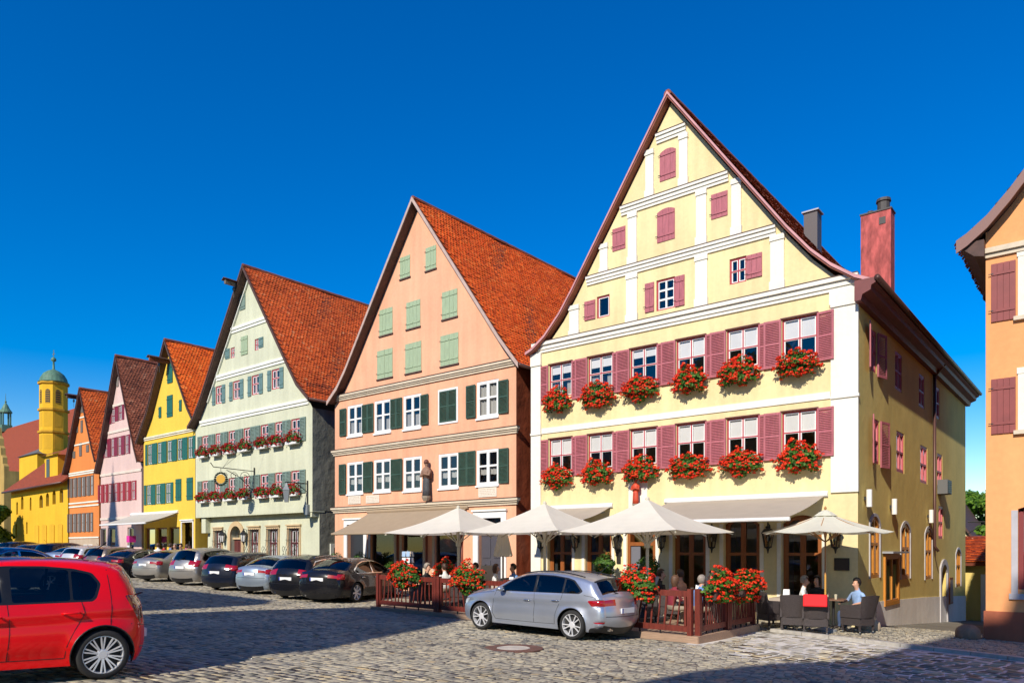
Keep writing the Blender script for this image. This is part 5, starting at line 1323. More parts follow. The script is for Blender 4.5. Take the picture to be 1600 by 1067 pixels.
# closed parasol
x = fx(786, 18.0); zg_ = deck_z(x); R = root('parasol', 'closed cream parasol by the dark grey door of the salmon house', 'parasol', (x, 18.0, zg_)); zb_, zt_ = 1.96-zg_, 2.95-zg_
mb = MB(); vs = []; N_ = 24
for i in range(8):
    f = i/7
    for k in range(N_):
        a = 2*math.pi*k/N_; r = (.05 + .24*f**.8)*(1 + .14*math.cos(a*6)) ; vs.append((r*math.cos(a), r*math.sin(a), zt_+(zb_-zt_)*f + (.03*math.cos(a*6) if i == 7 else 0)))
mb.add(vs, [(i*N_+k, i*N_+(k+1) % N_, (i+1)*N_+(k+1) % N_, (i+1)*N_+k) for i in range(7) for k in range(N_)] + [tuple(range(N_))]); mb.build('folded_canopy', CANVAS, R, True)
mb = MB(); mb.tube([(0,0,0), (0,0,zt_+.08)], .03, 10); mb.build('pole', WOODP, R); mb = MB(); mb.box(-.25, .25, -.25, .25, 0, .07); mb.build('base', MATS['grey_base'], R)

# ------------------------------------------------------------------ awnings
def awning(label, x0, x1, yw, zw, yf, zf, m, val=.12, barm=None, arms=True):
    R = root('awning', label, 'awning', ((x0+x1)/2, yw, zf), world_coords=True); mb = MB(); n = 12; vs = []
    for i in range(n+1):
        f = i/n
        for j in range(9): vs.append((x0+(x1-x0)*j/8, yw+(yf-yw)*f, zw+(zf-zw)*f - .05*math.sin(math.pi*f)))
    mb.add(vs, [(i*9+j, i*9+j+1, (i+1)*9+j+1, (i+1)*9+j) for i in range(n) for j in range(8)])
    if val: mb.add([(x0, yf-.005, zf), (x1, yf-.005, zf), (x1, yf-.005, zf-val), (x0, yf-.005, zf-val)], [(0,1,2,3)])
    mb.build('canvas', m, R, True)
    mb = MB(); mb.tube([(x0-.05, yf+.03, zf-.04), (x1+.05, yf+.03, zf-.04)], .05, 8); mb.build('front_bar', barm or WHITE, R)
    mb = MB(); mb.tube([(x0-.1, yw+.05, zw+.06), (x1+.1, yw+.05, zw+.06)], .09, 10); mb.build('roller', barm or WHITE, R)
    if arms:
        for x in (x0+.2, x1-.2):
            sx = 1 if x < (x0+x1)/2 else -1; mb = MB(); mb.bar((x, yw, zw-.15), (x+sx*.9, (yw+yf)/2, (zw+zf)/2-.22), .04, .05); mb.bar((x+sx*.9, (yw+yf)/2, (zw+zf)/2-.22), (x, yf+.05, zf-.08), .04, .05); mb.build('folding_arm', mat('grey_arm', (.3, .29, .28), .5), R)
AWN = cloth('taupe_awning', (.50, .43, .345), .2); AWN2 = cloth('brown_beige_awning', (.43, .33, .225), .2); AWN3 = cloth('pale_awning', (.60, .57, .50), .25)
awning('long taupe awning with white front bar over the right windows of the yellow house', -11.1, -6.3, YF-.06, 3.66, 18.45, 2.98, AWN, .03)
awning('short taupe awning over the left windows of the yellow house', -16.1, -13.25, YF-.06, 3.6, 19.7, 3.12, AWN, .03)
awning('brown beige awning over the shop windows of the salmon house', -25.75, -19.85, YF-.06, 3.78, 19.4, 2.86, AWN2, .03, AWN2)
awning('pale grey awning over the shop of the bright yellow house', -49.4, -43.3, YF-.06, 4.35, 19.5, 3.72, AWN3, .03)

# ------------------------------------------------------------------ wall lanterns, plaques, lane lamps
def lantern(label, loc, s=1.0, group='wrought iron wall lanterns of the yellow house', white=False):
    R = root('wall_lantern', label, 'lantern', loc, group); mb = MB(); n = 6
    w = [(.17*s, .17), (.10*s, -.22)]
    for k in range(n):
        a = 2*math.pi*k/n; c, q = math.cos(a), math.sin(a); mb.bar((c*w[0][0], q*w[0][0], w[0][1]), (c*w[1][0], q*w[1][0], w[1][1]), .018, .018)
    mb.lathe([(.20*s, .165), (.20*s, .20), (.12*s, .30), (.07*s, .32), (.08*s, .37), (.03*s, .40), (.02*s, .50)], 6); mb.lathe([(.11*s, -.24), (.12*s, -.21), (.04*s, -.28), (.015*s, -.40)], 6); mb.build('frame', IRON, R)
    mb = MB(); mb.lathe([(.155*s, .16), (.09*s, -.21)], 6); mb.build('glass', mat('milky_lamp_glass', (.75, .74, .7), .3) if white else glass('lantern_glass', (.75, .72, .62), 2), R)
    mb = MB(); mb.lathe([(.02, -.05), (.035, .02), (.02, .08)], 8); mb.build('bulb', mat('bulb', (.8, .8, .75), .3), R)
    mb = MB(); d = YF - loc[1] if loc[1] < YF else .3; mb.tube([(0, d, .1), (0, d*.6, .42), (0, .0, .46)], .016, 6); mb.box(-.05, .05, d-.02, d, -.05, .22); mb.build('bracket', IRON, R); return R
for k, x in enumerate((-16.05, -14.56, -12.92, -11.24, -9.53, -7.81, -5.95)): lantern('wall lantern %s' % ('left of the leftmost tall window', 'between the first and second tall windows', 'above two plaques left of the doorway', 'right of the doorway', 'between the third and fourth tall windows', 'between the fourth and fifth tall windows', 'above the black plaque at the corner')[k] + ' of the yellow house', (x, YF-.22, 2.47))
for x, lab in ((on_y(*ZL(365, 380), GY)[0], 'left'), (on_y(*ZL(597, 370), GY)[0], 'right')): lantern('black lantern with milky glass %s of the arched door of the green house' % lab, (x, GY-.2, 2.8), 1.0, 'lanterns at the green house door', True)
def plaque(label, x0, x1, z0, z1, m=None):
    R = root('plaque', label, 'plaque', ((x0+x1)/2, YF, z0), world_coords=True); mb = MB(); mb.box(x0, x1, YF-.03, YF-.001, z0, z1); mb.build('plate', m or mat('bronze_plate', (.03, .022, .018), .45), R)
    mb = MB(); f = .015
    for a in ((x0-f, x1+f, z0-f, z0), (x0-f, x1+f, z1, z1+f), (x0-f, x0, z0, z1), (x1, x1+f, z0, z1)): mb.box(a[0], a[1], YF-.04, YF-.002, a[2], a[3])
    mb.build('rim', DARK, R)
plaque('black plaque on the right end of the yellow house', -6.02, -5.66, 1.62, 1.93)
plaque('larger dark plaque left of the doorway of the yellow house', -13.02, -12.82, 1.98, 2.18)
plaque('smaller dark plaque below another, left of the yellow house doorway', -12.98, -12.86, 1.72, 1.93)
for k, (yy, z) in enumerate(((22.1, 3.6), (25.1, 3.5), (30.95, 3.4))):
    R = root('wall_lamp', ('white tubular wall lamp nearest the corner on the lane side', 'middle white tubular wall lamp on the lane side', 'farthest white tubular wall lamp on the lane side')[k], 'wall lamp', (-5.43, yy, z)); mb = MB(); mb.lathe([(.075, -.24), (.075, .24)], 12, (.13, 0, 0)); mb.build('shade', WHITE, R); mb = MB(); mb.box(0, .1, -.03, .03, -.05, .05); mb.build('bracket', DARK, R)
R = root('wall_box', 'small dark box with grille under a lane-side window', 'wall box', (-5.43, 33.4, 4.3)); mb = MB(); mb.box(0, .35, -.45, .45, .05, .6); mb.build('case', mat('grey_case', (.12, .12, .12), .6), R); mb = MB()
for k in range(6): mb.box(.35, .365, -.4, .4, .1+k*.08, .14+k*.08)
mb.build('grille', DARK, R)
R = root('menu_board', 'wooden menu board beside the arched lane door', 'menu board', (-5.43, 35.5, -.3)); mb = MB(); mb.box(.02, .1, -.4, .4, .2, 1.3); mb.build('board', BROWNWOOD, R); mb = MB(); mb.box(.1, .11, -.33, .33, .28, 1.2); mb.build('sheet', mat('faded_paper', (.4, .33, .25), .8), R)
R = root('street_lantern', 'black street lantern on a long bracket at the end of the lane', 'lantern', (-5.3, 40.4, 2.9)); mb = MB(); mb.tube([(-.1, 0, .55), (1.4, 0, .55)], .03, 6); mb.tube([(-.1, 0, .0), (.6, 0, .5)], .02, 6); mb.build('bracket', IRON, R); mb = MB(); mb.lathe([(.14, -.45), (.26, .1), (.3, .13), (.12, .32), (.03, .45)], 4, (1.3, 0, .0)); mb.build('lamp_head', IRON, R)
# statues
def statue(label, x, z, h, cols, y=YF-.2):
    R = root('statue', label, 'statue', (x, y, z)); s = h/1.7
    mb = MB(); mb.lathe([(.14*s, -.25*s), (.22*s, -.1*s), (.24*s, 0)], 10); mb.box(-.12*s, .12*s, .05, .2, -.2*s, -.02); mb.build('console', mat('statue_console', (.30, .25, .19), .85, var=.2), R)
    mb = MB(); mb.lathe([(.24*s, 0), (.22*s, .3*s), (.2*s, .75*s), (.17*s, .9*s)], 12, squash=.7); mb.build('robe', cols[0], R, True)
    mb = MB(); mb.lathe([(.17*s, .9*s), (.24*s, 1.1*s), (.25*s, 1.28*s), (.15*s, 1.4*s), (.07*s, 1.44*s), (.07*s, 1.48*s), (.11*s, 1.56*s), (.11*s, 1.66*s), (.05*s, 1.74*s)], 12, squash=.75); mb.tube([(.24*s, 0, 1.25*s), (.28*s, -.1*s, 1.0*s), (.05*s, -.24*s, 1.08*s)], [.08*s, .065*s, .045*s], 8); mb.tube([(-.24*s, 0, 1.25*s), (-.28*s, -.1*s, .98*s), (-.02*s, -.24*s, 1.02*s)], [.08*s, .065*s, .045*s], 8); mb.build('figure', cols[1], R, True)
    mb = MB(); mb.lathe([(.125*s, 1.6*s), (.13*s, 1.68*s), (.09*s, 1.77*s), (.02*s, 1.8*s)], 10); mb.build('cap', cols[2], R, True)
    mb = MB(); mb.lathe([(.27*s, .85*s), (.30*s, 1.1*s), (.28*s, 1.3*s), (.2*s, 1.38*s)], 12, (0, .05*s, 0), squash=.55); mb.build('cape', cols[3], R, True)
u0, u1, z0, z1 = rf(748, 820, 750, 985)
SB = mat('statue_brown', (.14, .05, .035), .7, var=.4, vscale=9); SP = mat('statue_pale', (.27, .15, .10), .7, var=.3, vscale=9); SD = mat('statue_dark', (.06, .06, .065), .7, var=.3, vscale=9)
statue('painted statue of a robed figure in brown cape on the salmon house', (u0+u1)/2, z0+.2, 1.42, (SD, SP, SB, SB))
x, z = on_y(1000, 792, YF); mb = MB(); mb.box(x-.42, x+.28, YF-.025, YF-.001, z-.35, z+.95); tag(mb.build('niche_panel', PIL), 'pale stucco panel behind the red statue on the yellow house', 'panel')
statue('small red robed statue on the yellow house under the geraniums', x-.05, z+.1, .8, (mat('statue_red', (.55, .06, .02), .6, var=.25, vscale=9), MATS['statue_red'], SB, MATS['statue_red']))
# hanging sign of the green house: a bracket pointing to the street, gilt disc in a dark wreath
bx_, bz = on_y(*ZL(650, -200), YF); bx_ = -35.0; bz = 6.1; tipY = 19.55
R = root('hanging_sign', 'wrought iron bracket with gilt sun disc in a dark wreath on the green house', 'sign', (bx_, YF, bz), world_coords=True); mb = MB()
mb.tube([(bx_, YF-.05, bz-1.2), (bx_, YF-.05, bz+.35)], .035, 6); mb.tube([(bx_, YF-.05, bz+.15), (bx_, tipY-.4, bz+.2), (bx_, tipY-.55, bz+.4)], .022, 6)
for k, (cy, r) in enumerate(((YF-.6, .3), (YF-1.2, .22), (YF-.45, .2), (YF-1.7, .15))): mb.tube([(bx_, cy + r*math.cos(t*.55)*(1-t*.045), bz-.18-(.35 if k == 2 else 0) + r*math.sin(t*.55)*(1-t*.045)) for t in range(16)], .014, 5)
mb.tube([(bx_, YF-.05, bz-.9), (bx_, YF-.9, bz-.2), (bx_, YF-1.6, bz+.1)], .018, 5); mb.build('bracket', IRON, R)
mb = MB(); mb.tube([(bx_, tipY+.1, bz+.2), (bx_+1.6, YF-.02, bz+2.3)], .007, 4); mb.tube([(bx_, tipY+.1, bz+.2), (bx_-.4, YF-.02, bz+2.3)], .007, 4); mb.build('stay_rods', IRON, R)
mb = MB(); c = (bx_, tipY, bz-.38)
for k in range(18):
    a = 2*math.pi*k/18; mb.lathe([(.02, -.05), (.075, 0), (.02, .05)], 6, (c[0]+.30*math.cos(a)*.8, c[1]+.30*math.cos(a)*.6, c[2]+.31*math.sin(a)))
mb.tube([(c[0], c[1], c[2]+.35), (c[0], c[1], bz+.2)], .012, 5); mb.build('wreath', mat('dark_green_wreath', (.012, .03, .015), .5), R)
mb = MB(); vs = []; n_ = 24
ax = Vector((.8, .6, 0)); nr_ = Vector((.6, -.8, 0))
for s_ in (-1, 1): vs += [tuple(Vector(c) + ax*(.22*(1+.07*(k % 2))*math.cos(2*math.pi*k/n_)) + Vector((0,0,.22*(1+.07*(k % 2))*math.sin(2*math.pi*k/n_))) + nr_*.02*s_) for k in range(n_)]
mb.add(vs, [tuple(range(n_)), tuple(range(n_, 2*n_))] + [(k, (k+1) % n_, n_+(k+1) % n_, n_+k) for k in range(n_)]); mb.build('disc', mat('gilt_sign', (.62, .36, .05), .4, metal=.5), R)
R = root('wall_lantern', 'grey square lantern on an arm at the right corner of the green house', 'lantern', (-30.35, YF, 4.95)); mb = MB(); mb.tube([(0, -.04, -.6), (0, -.04, .55)], .04, 6); mb.tube([(0, -.04, .4), (0, -1.3, .4)], .025, 6); mb.tube([(0, -.04, .0), (0, -.7, .4)], .018, 5); mb.build('arm', IRON, R)
mb = MB(); mb.lathe([(.12, -.55), (.2, .0), (.22, .03), (.1, .2), (.03, .38)], 4, (0, -1.2, .0)); mb.build('lamp_head', mat('zinc_lamp', (.2, .22, .23), .4), R)
mb = MB(); mb.box(-.14, .14, -.14, 0, -1.1, -.62); mb.build('control_box', mat('zinc_lamp', (.2, .22, .23), .4), R)

# ------------------------------------------------------------------ wicker chairs, tables, pots
WICK = mat('dark_wicker', (.055, .042, .04), .6, var=.35, vscale=40, bscale=130, bstr=.9, bdist=.012)
def wicker(label, loc, rz, group='dark wicker armchairs'):
    R = root('wicker_chair', label, 'chair', loc, group, rz=rz)     # the sitter looks along +y
    mb = MB(); mb.box(-.27, .27, -.24, .28, .36, .43); mb.box(-.27, .27, .26, .29, .20, .36); mb.box(-.28, -.25, -.26, .28, .17, .36); mb.box(.25, .28, -.26, .28, .17, .36); mb.box(-.26, .26, -.28, -.25, .17, .36); mb.build('seat', WICK, R)
    mb = MB(); vs = []; n = 10
    for i in range(7):
        f = i/6
        for k in range(n+1):
            t = k/n*2-1; vs.append((t*(.28+.03*f), -.26 - .14*f + .06*abs(t)**3, .36 + .56*f - .02*t*t*f))
    m_ = len(vs); vs += [(a, b-.045, c) for a, b, c in vs]; W_ = n+1
    fs = [(i*W_+k, i*W_+k+1, (i+1)*W_+k+1, (i+1)*W_+k) for i in range(6) for k in range(n)]; fs += [tuple(m_+q for q in f) for f in fs]
    fs += [(6*W_+k, 6*W_+k+1, m_+6*W_+k+1, m_+6*W_+k) for k in range(n)] + [(i*W_, (i+1)*W_, m_+(i+1)*W_, m_+i*W_) for i in range(6)] + [(i*W_+n, (i+1)*W_+n, m_+(i+1)*W_+n, m_+i*W_+n) for i in range(6)]
    mb.add(vs, fs); mb.build('backrest', WICK, R, False)
    for s_ in (-1, 1):
        mb = MB(); P = [(-.30, .60), (-.30, .36), (.28, .36), (.28, .60), (.30, .655), (-.33, .70)]
        mb.prism([(a, b) for a, b in P], lambda a, b, d: (d, a, b), s_*.255, s_*.305); mb.build('armrest', WICK, R)
        for yy in (-.24, .24):
            l = MB(); l.bar((s_*.25, yy, .03), (s_*.255, yy*.98, .2), .04, .04); l.build('leg', WICK, R); f = MB(); f.lathe([(.018, 0), (.018, .035)], 8, (s_*.25, yy, 0)); f.build('foot', mat('steel_foot', (.6, .6, .6), .35, metal=.8), R)
    return R
def gl(x, y): return ground_z(x, y) + .045
def atp(px, Y): return on_y(px, 900, Y)[0]
c1 = (atp(1238, 18.7), 18.7); c2 = (atp(1275, 18.75), 18.75); c3 = (-5.0, 19.75); c4 = (atp(1205, 19.3), 19.3)
wicker('tall wicker chair seen from behind, left of the red cushion', (*c1, gl(*c1)), math.radians(22))
rc = wicker('wicker chair with a red cushion over its back', (*c2, gl(*c2)), math.radians(15))
wicker('rightmost wicker chair, turned sideways by the boulder', (c3[0], c3[1], gl(*c3)), math.radians(68))
wicker('wicker chair partly hidden behind the end fence', (*c4, gl(*c4)), math.radians(-35))
mb = MB(); mb.box(-.27, .27, -.06, 0, 0, .30); o = mb.build('cushion', mat('bright_red_cloth', (.75, .008, .012), .75, var=.05)); tag(o, 'bright red cushion hung over a wicker chair back', 'cushion')
o.location = (c2[0]+math.sin(math.radians(15))*.47, c2[1]-.47, gl(*c2)+.66); o.rotation_euler = (math.radians(-12), 0, math.radians(15))
bvm = o.modifiers.new('round', 'BEVEL'); bvm.width = .025; bvm.segments = 2
def table(label, x, y, z, w=.8, d=.8, clothm=None, group='cafe tables'):
    R = root('table', label, 'table', (x, y, z), group); mb = MB(); mb.box(-w/2, w/2, -d/2, d/2, .71, .74); mb.build('top', mat('table_wood', (.20, .10, .06), .5), R)
    mb = MB(); mb.tube([(0, 0, .05), (0, 0, .71)], .035, 8); mb.build('leg', DARK, R)
    mb = MB(); mb.bar((-.32, 0, .025), (.32, 0, .025), .05, .04); mb.bar((0, -.32, .025), (0, .32, .025), .05, .04); mb.build('foot', DARK, R)
    if clothm:
        mb = MB(); e = .02; mb.box(-w/2-e, w/2+e, -d/2-e, d/2+e, .741, .75)
        for a in ((-w/2-e, w/2+e, -d/2-e-.01, -d/2-e), (-w/2-e, w/2+e, d/2+e, d/2+e+.01)): mb.box(a[0], a[1], a[2], a[3], .5, .75)
        for a in ((-w/2-e-.01, -w/2-e), (w/2+e, w/2+e+.01)): mb.box(a[0], a[1], -d/2-e, d/2+e, .5, .75)
        tc_ = mb.build('tablecloth', clothm, None); tc_.location = (x, y, z); tag(tc_, 'pale cloth over the ' + label.replace('cafe table ', 'table '), 'tablecloth')
    return R
TC = cloth('taupe_tablecloth', (.48, .40, .32), .1)
table('cafe table with a taupe cloth among the wicker chairs', -6.55, 19.75, gl(-6.5, 19.8), 1.0, .8, TC)
table('cafe table under the round parasol', -5.75, 20.35, gl(-5.7, 20.3), .7, .7)
tabs = [(-8.35, 17.6), (-9.9, 16.3), (-11.8, 17.9), (-14.2, 17.3), (-16.0, 16.1)]
for k, (x, y) in enumerate(tabs): table('cafe table %s' % ('by the end fence of the terrace', 'just inside the fence right of the silver car', 'near the doorway of the yellow house', 'behind the silver car bonnet', 'behind the leftmost fence panel')[k], x, y, deck_z(x), .8, .8, TC if k in (0, 3) else None)
for k, (x, y, r) in enumerate(((-9.1, 17.9, 80), (-7.7, 17.1, -100), (-10.6, 16.1, -90), (-9.2, 16.4, 90), (-12.5, 17.6, -80), (-14.9, 17.5, -90), (-13.5, 17.1, 85), (-16.7, 16.0, -80), (-15.3, 16.4, 95))):
    wicker('wicker chair at the table %s' % ('by the end fence, far side', 'by the end fence, near side', 'right of the silver car, left seat', 'right of the silver car, right seat', 'near the doorway', 'behind the car bonnet, left seat', 'behind the car bonnet, right seat', 'behind the leftmost fence panel, left seat', 'behind the leftmost fence panel, right seat')[k], (x, y, deck_z(x)), math.radians(-r))
# things on tables
def on_table(kind, label, x, y, z, mbf, m):
    mb = MB(); mbf(mb); o = mb.build(kind, m); o.location = (x, y, z); return tag(o, label, kind.replace('_', ' '))
PAPER = mat('white_card', (.8, .8, .8), .6)
for k, (x, y, zt, lab) in enumerate(((-6.75, 19.7, gl(-6.5, 19.8)+.751, 'white menu card standing on the taupe cloth by the wicker chairs'), (-8.2, 17.5, deck_z(-8)+.751, 'white menu card on the table by the end fence'), (-9.8, 16.2, deck_z(-10)+.741, 'white menu card on the table right of the silver car'), (-14.1, 17.2, deck_z(-14)+.751, 'white menu card on the table behind the car bonnet'))):
    on_table('menu_card', lab, x, y, zt, lambda mb: mb.prism([(-.05, 0), (0, .22), (.05, 0), (.045, 0), (0, .205), (-.045, 0)], lambda a, b, d: (d, a, b), -.08, .08), PAPER)
for k, (x, y, zt) in enumerate(((-5.65, 20.2, gl(-5.7, 20.3)+.741), (-5.9, 20.45, gl(-5.7, 20.3)+.741), (-8.5, 17.75, deck_z(-8.5)+.751))):
    on_table('glass_tumbler', ('tumbler nearest the street on the table under the round parasol', 'tumbler at the back of the table under the round parasol', 'tumbler on the table by the end fence')[k], x, y, zt, lambda mb: mb.lathe([(.03, 0), (.038, .13), (.034, .13), (.027, .01)], 12), mat('drink_glass', (.55, .5, .35), .1))
# potted box balls and bay trees
def pot_plant(label, x, y, z, r, stem, name='potted_shrub', n=900):
    R = root(name, label, 'plant', (x, y, z)); mb = MB(); mb.lathe([(.14, 0), (.2, .32), (.22, .32), (.22, .36), (.18, .36), (.17, .3)], 16); mb.build('pot', mat('grey_pot', (.12, .11, .11), .7), R)
    mb = MB(); mb.tube([(0, 0, .28), (.01, 0, .34+stem*.6), (0, .01, .36+stem+r)], [.02, .017, .01], 6); mb.build('trunk', BARK, R)
    u = rng.normal(0, 1, (n, 3)); u /= np.linalg.norm(u, axis=1)[:, None]; k = r*(rng.uniform(.45, 1, n)**.4)*(1+.12*np.sin(u[:, 0]*6)+.1*np.sin(u[:, 2]*8)); P = u*k[:, None]; P[:, 2] += .36+stem+r*.9
    o = link('foliage', leaf_cloud('foliage', P, u+np.array([0, 0, .3]), .035, BUSH, np.clip(rng.normal(.5, .2, n), 0, 1)), R); tag(o, kind='stuff')
for px, Y, r, stem, lab in ((945, 20.6, .36, .75, 'clipped bay tree left of the doorway of the yellow house'), (1013, 20.5, .36, .75, 'clipped bay tree right of the doorway of the yellow house'), (524, 20.9, .42, .35, 'round green shrub at the left corner of the salmon house'), (563, 20.9, .42, .4, 'round green shrub right of the salmon house side door'), (608, 19.8, .4, .1, 'leafy green shrub behind the leftmost fence panel')):
    x = on_y(px, 880, Y)[0]; pot_plant(lab, x, Y, ground_z(x, Y), r, stem)
# boulders, postcard stand, menu easel, stair rail
ROCK = mat('boulder', (.42, .32, .22), .9, var=.25, vscale=4, bscale=8, bstr=.6, bdist=.05)
def boulder(label, x, y, s, m):
    bm = bmesh.new(); bmesh.ops.create_icosphere(bm, subdivisions=3, radius=1)
    for v in bm.verts:
        n_ = Vector((math.sin(v.co.x*3+x), math.sin(v.co.y*4+y), math.sin(v.co.z*3))).length; v.co *= .85+.12*n_; v.co.x *= s[0]; v.co.y *= s[1]; v.co.z *= s[2]
    me = bpy.data.meshes.new('boulder'); bm.to_mesh(me); bm.free(); me.materials.append(m)
    for p in me.polygons: p.use_smooth = True
    o = link('boulder', me); o.location = (x, y, ground_z(x, y)+s[2]*.45); tag(o, label, 'boulder')
boulder('tan boulder at the corner of the yellow house', -4.98, 20.65, (.3, .2, .24), ROCK); boulder('brown boulder at the corner of the orange house', -2.75, 20.6, (.28, .22, .24), mat('brown_boulder', (.26, .17, .11), .9, var=.25, bscale=8, bstr=.6, bdist=.05))
x = fx(637, 19.8); R = root('postcard_stand', 'revolving postcard stand in front of the salmon house shop window', 'postcard stand', (x, 19.8, ground_z(x, 19.8))); mb = MB(); mb.tube([(0,0,0), (0,0,1.75)], .025, 8); mb.lathe([(.3, 0), (.3, .03), (.04, .06)], 14); mb.build('pole', mat('steel_grey', (.4, .4, .42), .4, metal=.6), R)
for s_ in range(4):
    for r_ in range(5):
        a = s_*math.pi/2 + .5; c, q = math.cos(a), math.sin(a); mb = MB()
        for j in range(2): mb.add([(c*.22-q*(-.16+.17*j), q*.22+c*(-.16+.17*j), .55+r_*.24), (c*.22-q*(-.02+.17*j), q*.22+c*(-.02+.17*j), .55+r_*.24), (c*.19-q*(-.02+.17*j), q*.19+c*(-.02+.17*j), .75+r_*.24), (c*.19-q*(-.16+.17*j), q*.19+c*(-.16+.17*j), .75+r_*.24)], [(0,1,2,3)])
        mb.build('postcard', mat(('card_white', 'card_blue', 'card_sand')[(s_+r_) % 3], ((.7, .7, .7), (.25, .4, .6), (.6, .5, .4))[(s_+r_) % 3], .4), R)
x = fx(757, 18.8); R = root('menu_easel', 'wooden easel board with pale sheet before the dark grey door', 'easel', (x, 18.9, deck_z(x))); mb = MB(); mb.bar((-.3, 0, 0), (-.12, .1, 1.25), .04, .03); mb.bar((.3, 0, 0), (.3, .1, 1.25), .04, .03); mb.bar((0, .5, 0), (.1, .1, 1.2), .03, .03); mb.build('frame', DARK, R); mb = MB(); mb.box(-.27, .33, .02, .05, .5, 1.22); mb.build('board', mat('cream_sheet', (.62, .56, .42), .8), R)
x = fx(968, 20.2); R = root('stair_rail', 'black wrought iron rail at the doorway of the yellow house', 'railing', (x, 20.3, ground_z(x, 20.3))); mb = MB(); mb.tube([(-.3, 0, 0), (-.3, 0, .95), (-.36, -.02, 1.0), (-.42, 0, .92)], .018, 6); mb.tube([(-.3, 0, .95), (0, 0, 1.02), (.3, .2, 1.02), (.3, .2, 0)], .018, 6)
for k in range(4): mb.tube([(-.2+k*.12, .02+.03*k, 0), (-.2+k*.12, .02+.03*k, .98)], .01, 5)
mb.build('rail', IRON, R)
# shop goods before the bright yellow house
for k, (px, h, c) in enumerate(((205, 1.5, (.55, .04, .25)), (238, 1.2, (.5, .1, .12)), (296, 1.6, (.12, .12, .4)))):
    x = on_y(px, 850, 20.6)[0]; R = root('display_stand', ('pink topped display stand before the pink house', 'display stand with red goods before the yellow shop', 'display stand with dark blue goods at the yellow shop door')[k], 'display stand', (x, 20.6, ground_z(x, 20.6)), 'shop display stands'); mb = MB(); mb.tube([(0,0,0), (0,0,h+.3)], .03, 6); mb.lathe([(.3, 0), (.3, .04)], 10); mb.build('pole', DARK, R)
    for q in range(7):
        mb = MB(); a = q*.9; mb.box(-.14, .14, -.08, .08, -.12, .12); o = mb.build('goods', mat('goods_%s' % 'abcdefg'[(q+k*2) % 7], [(.6, .05, .05), (.1, .15, .45), (.7, .65, .6), (.6, .08, .35), (.05, .05, .07), (.5, .35, .1), (.7, .7, .75)][(q+k*2) % 7], .7), R); o.location = (.22*math.cos(a), .22*math.sin(a), .4+q*(h-.3)/7); o.rotation_euler = (0, 0, a)
    if k == 0:
        mb = MB(); mb.box(-.2, .2, -.2, .2, h+.25, h+.65); mb.build('sign_cube', mat('magenta_sign', (.65, .02, .3), .5), R)
# ------------------------------------------------------------------ cars
def paint(name, c, metal=.0, rough=.3):
    if name in MATS: return MATS[name]
    m, n, b = nt(name)
    b.inputs['Base Color'].default_value = col4(c); b.inputs['Metallic'].default_value = metal; b.inputs['Roughness'].default_value = rough
    b.inputs['Coat Weight'].default_value = .5; b.inputs['Specular IOR Level'].default_value = .3; b.inputs['Coat Roughness'].default_value = .03
    s = vary(n, add(n, 'ShaderNodeRGB').outputs[0], noise(n, 2.0, 6), .93, 1.04)
    for k in n.nodes:
        if k.type == 'RGB': k.outputs[0].default_value = col4(c)
    n.links.new(s, b.inputs['Base Color'])
    MATS[name] = m; return m
CARGLASS = glass('car_glass', (.34, .40, .41), 1.5)
BLACKTRIM = mat('black_trim', (.012, .012, .013), .4)
TYRE = mat('tyre_rubber', (.018, .018, .018), .8, var=.2, vscale=12)
RIM = mat('alloy_rim', (.74, .74, .75), .35, metal=.35)
RIMDARK = mat('wheel_shadow', (.02, .02, .02), .6)
CHROME = mat('chrome', (.8, .8, .8), .12, metal=1)
TAIL = mat('red_tail_lens', (.32, .003, .006), .12, spec=.8, coat=.5)
DARKTAIL = mat('deep_red_lens', (.16, .0, .003), .08, spec=.9, coat=.6)
LAMP = mat('clear_lamp', (.6, .62, .65), .1, metal=.4)
PLATE = mat('plate_white', (.75, .75, .74), .5); EUBLUE = mat('plate_blue', (.01, .04, .35), .5); AMBER = mat('orange_lens', (.7, .2, .01), .2)
def catmull(pts, step=.035):
    P = [Vector(p[:2]) for p in pts]; out = []
    corner = [len(p) > 2 for p in pts]
    for i in range(len(P)-1):
        p1, p2 = P[i], P[i+1]; p0 = P[i-1] if i and not corner[i] else p1*2-p2; p3 = P[i+2] if i+2 < len(P) and not corner[i+1] else p2*2-p1
        n = max(1, int((p2-p1).length/step))
        t0 = 0; t1 = max(1e-4, (p1-p0).length**.5); t2 = t1+max(1e-4, (p2-p1).length**.5); t3 = t2+max(1e-4, (p3-p2).length**.5)
        for k in range(n):
            t = t1+(t2-t1)*k/n
            A1 = p0*((t1-t)/(t1-t0))+p1*((t-t0)/(t1-t0)); A2 = p1*((t2-t)/(t2-t1))+p2*((t-t1)/(t2-t1)); A3 = p2*((t3-t)/(t3-t2))+p3*((t-t2)/(t3-t2))
            B1 = A1*((t2-t)/(t2-t0))+A2*((t-t0)/(t2-t0)); B2 = A2*((t3-t)/(t3-t1))+A3*((t-t1)/(t3-t1))
            out.append(B1*((t2-t)/(t2-t1))+B2*((t-t1)/(t2-t1)))
    out.append(P[-1]); return out
def round_poly(poly, r=.04, n=3):
    out = []; m = len(poly)
    for i in range(m):
        p, a, b = Vector(poly[i]), Vector(poly[i-1]), Vector(poly[(i+1) % m]); la, lb = (a-p).length, (b-p).length; rr = min(r, la*.4, lb*.4); s = p+(a-p)/la*rr; e = p+(b-p)/lb*rr
        for k in range(n+1):
            t = k/n; out.append(tuple(s*(1-t)**2 + p*2*t*(1-t) + e*t*t))
    return out
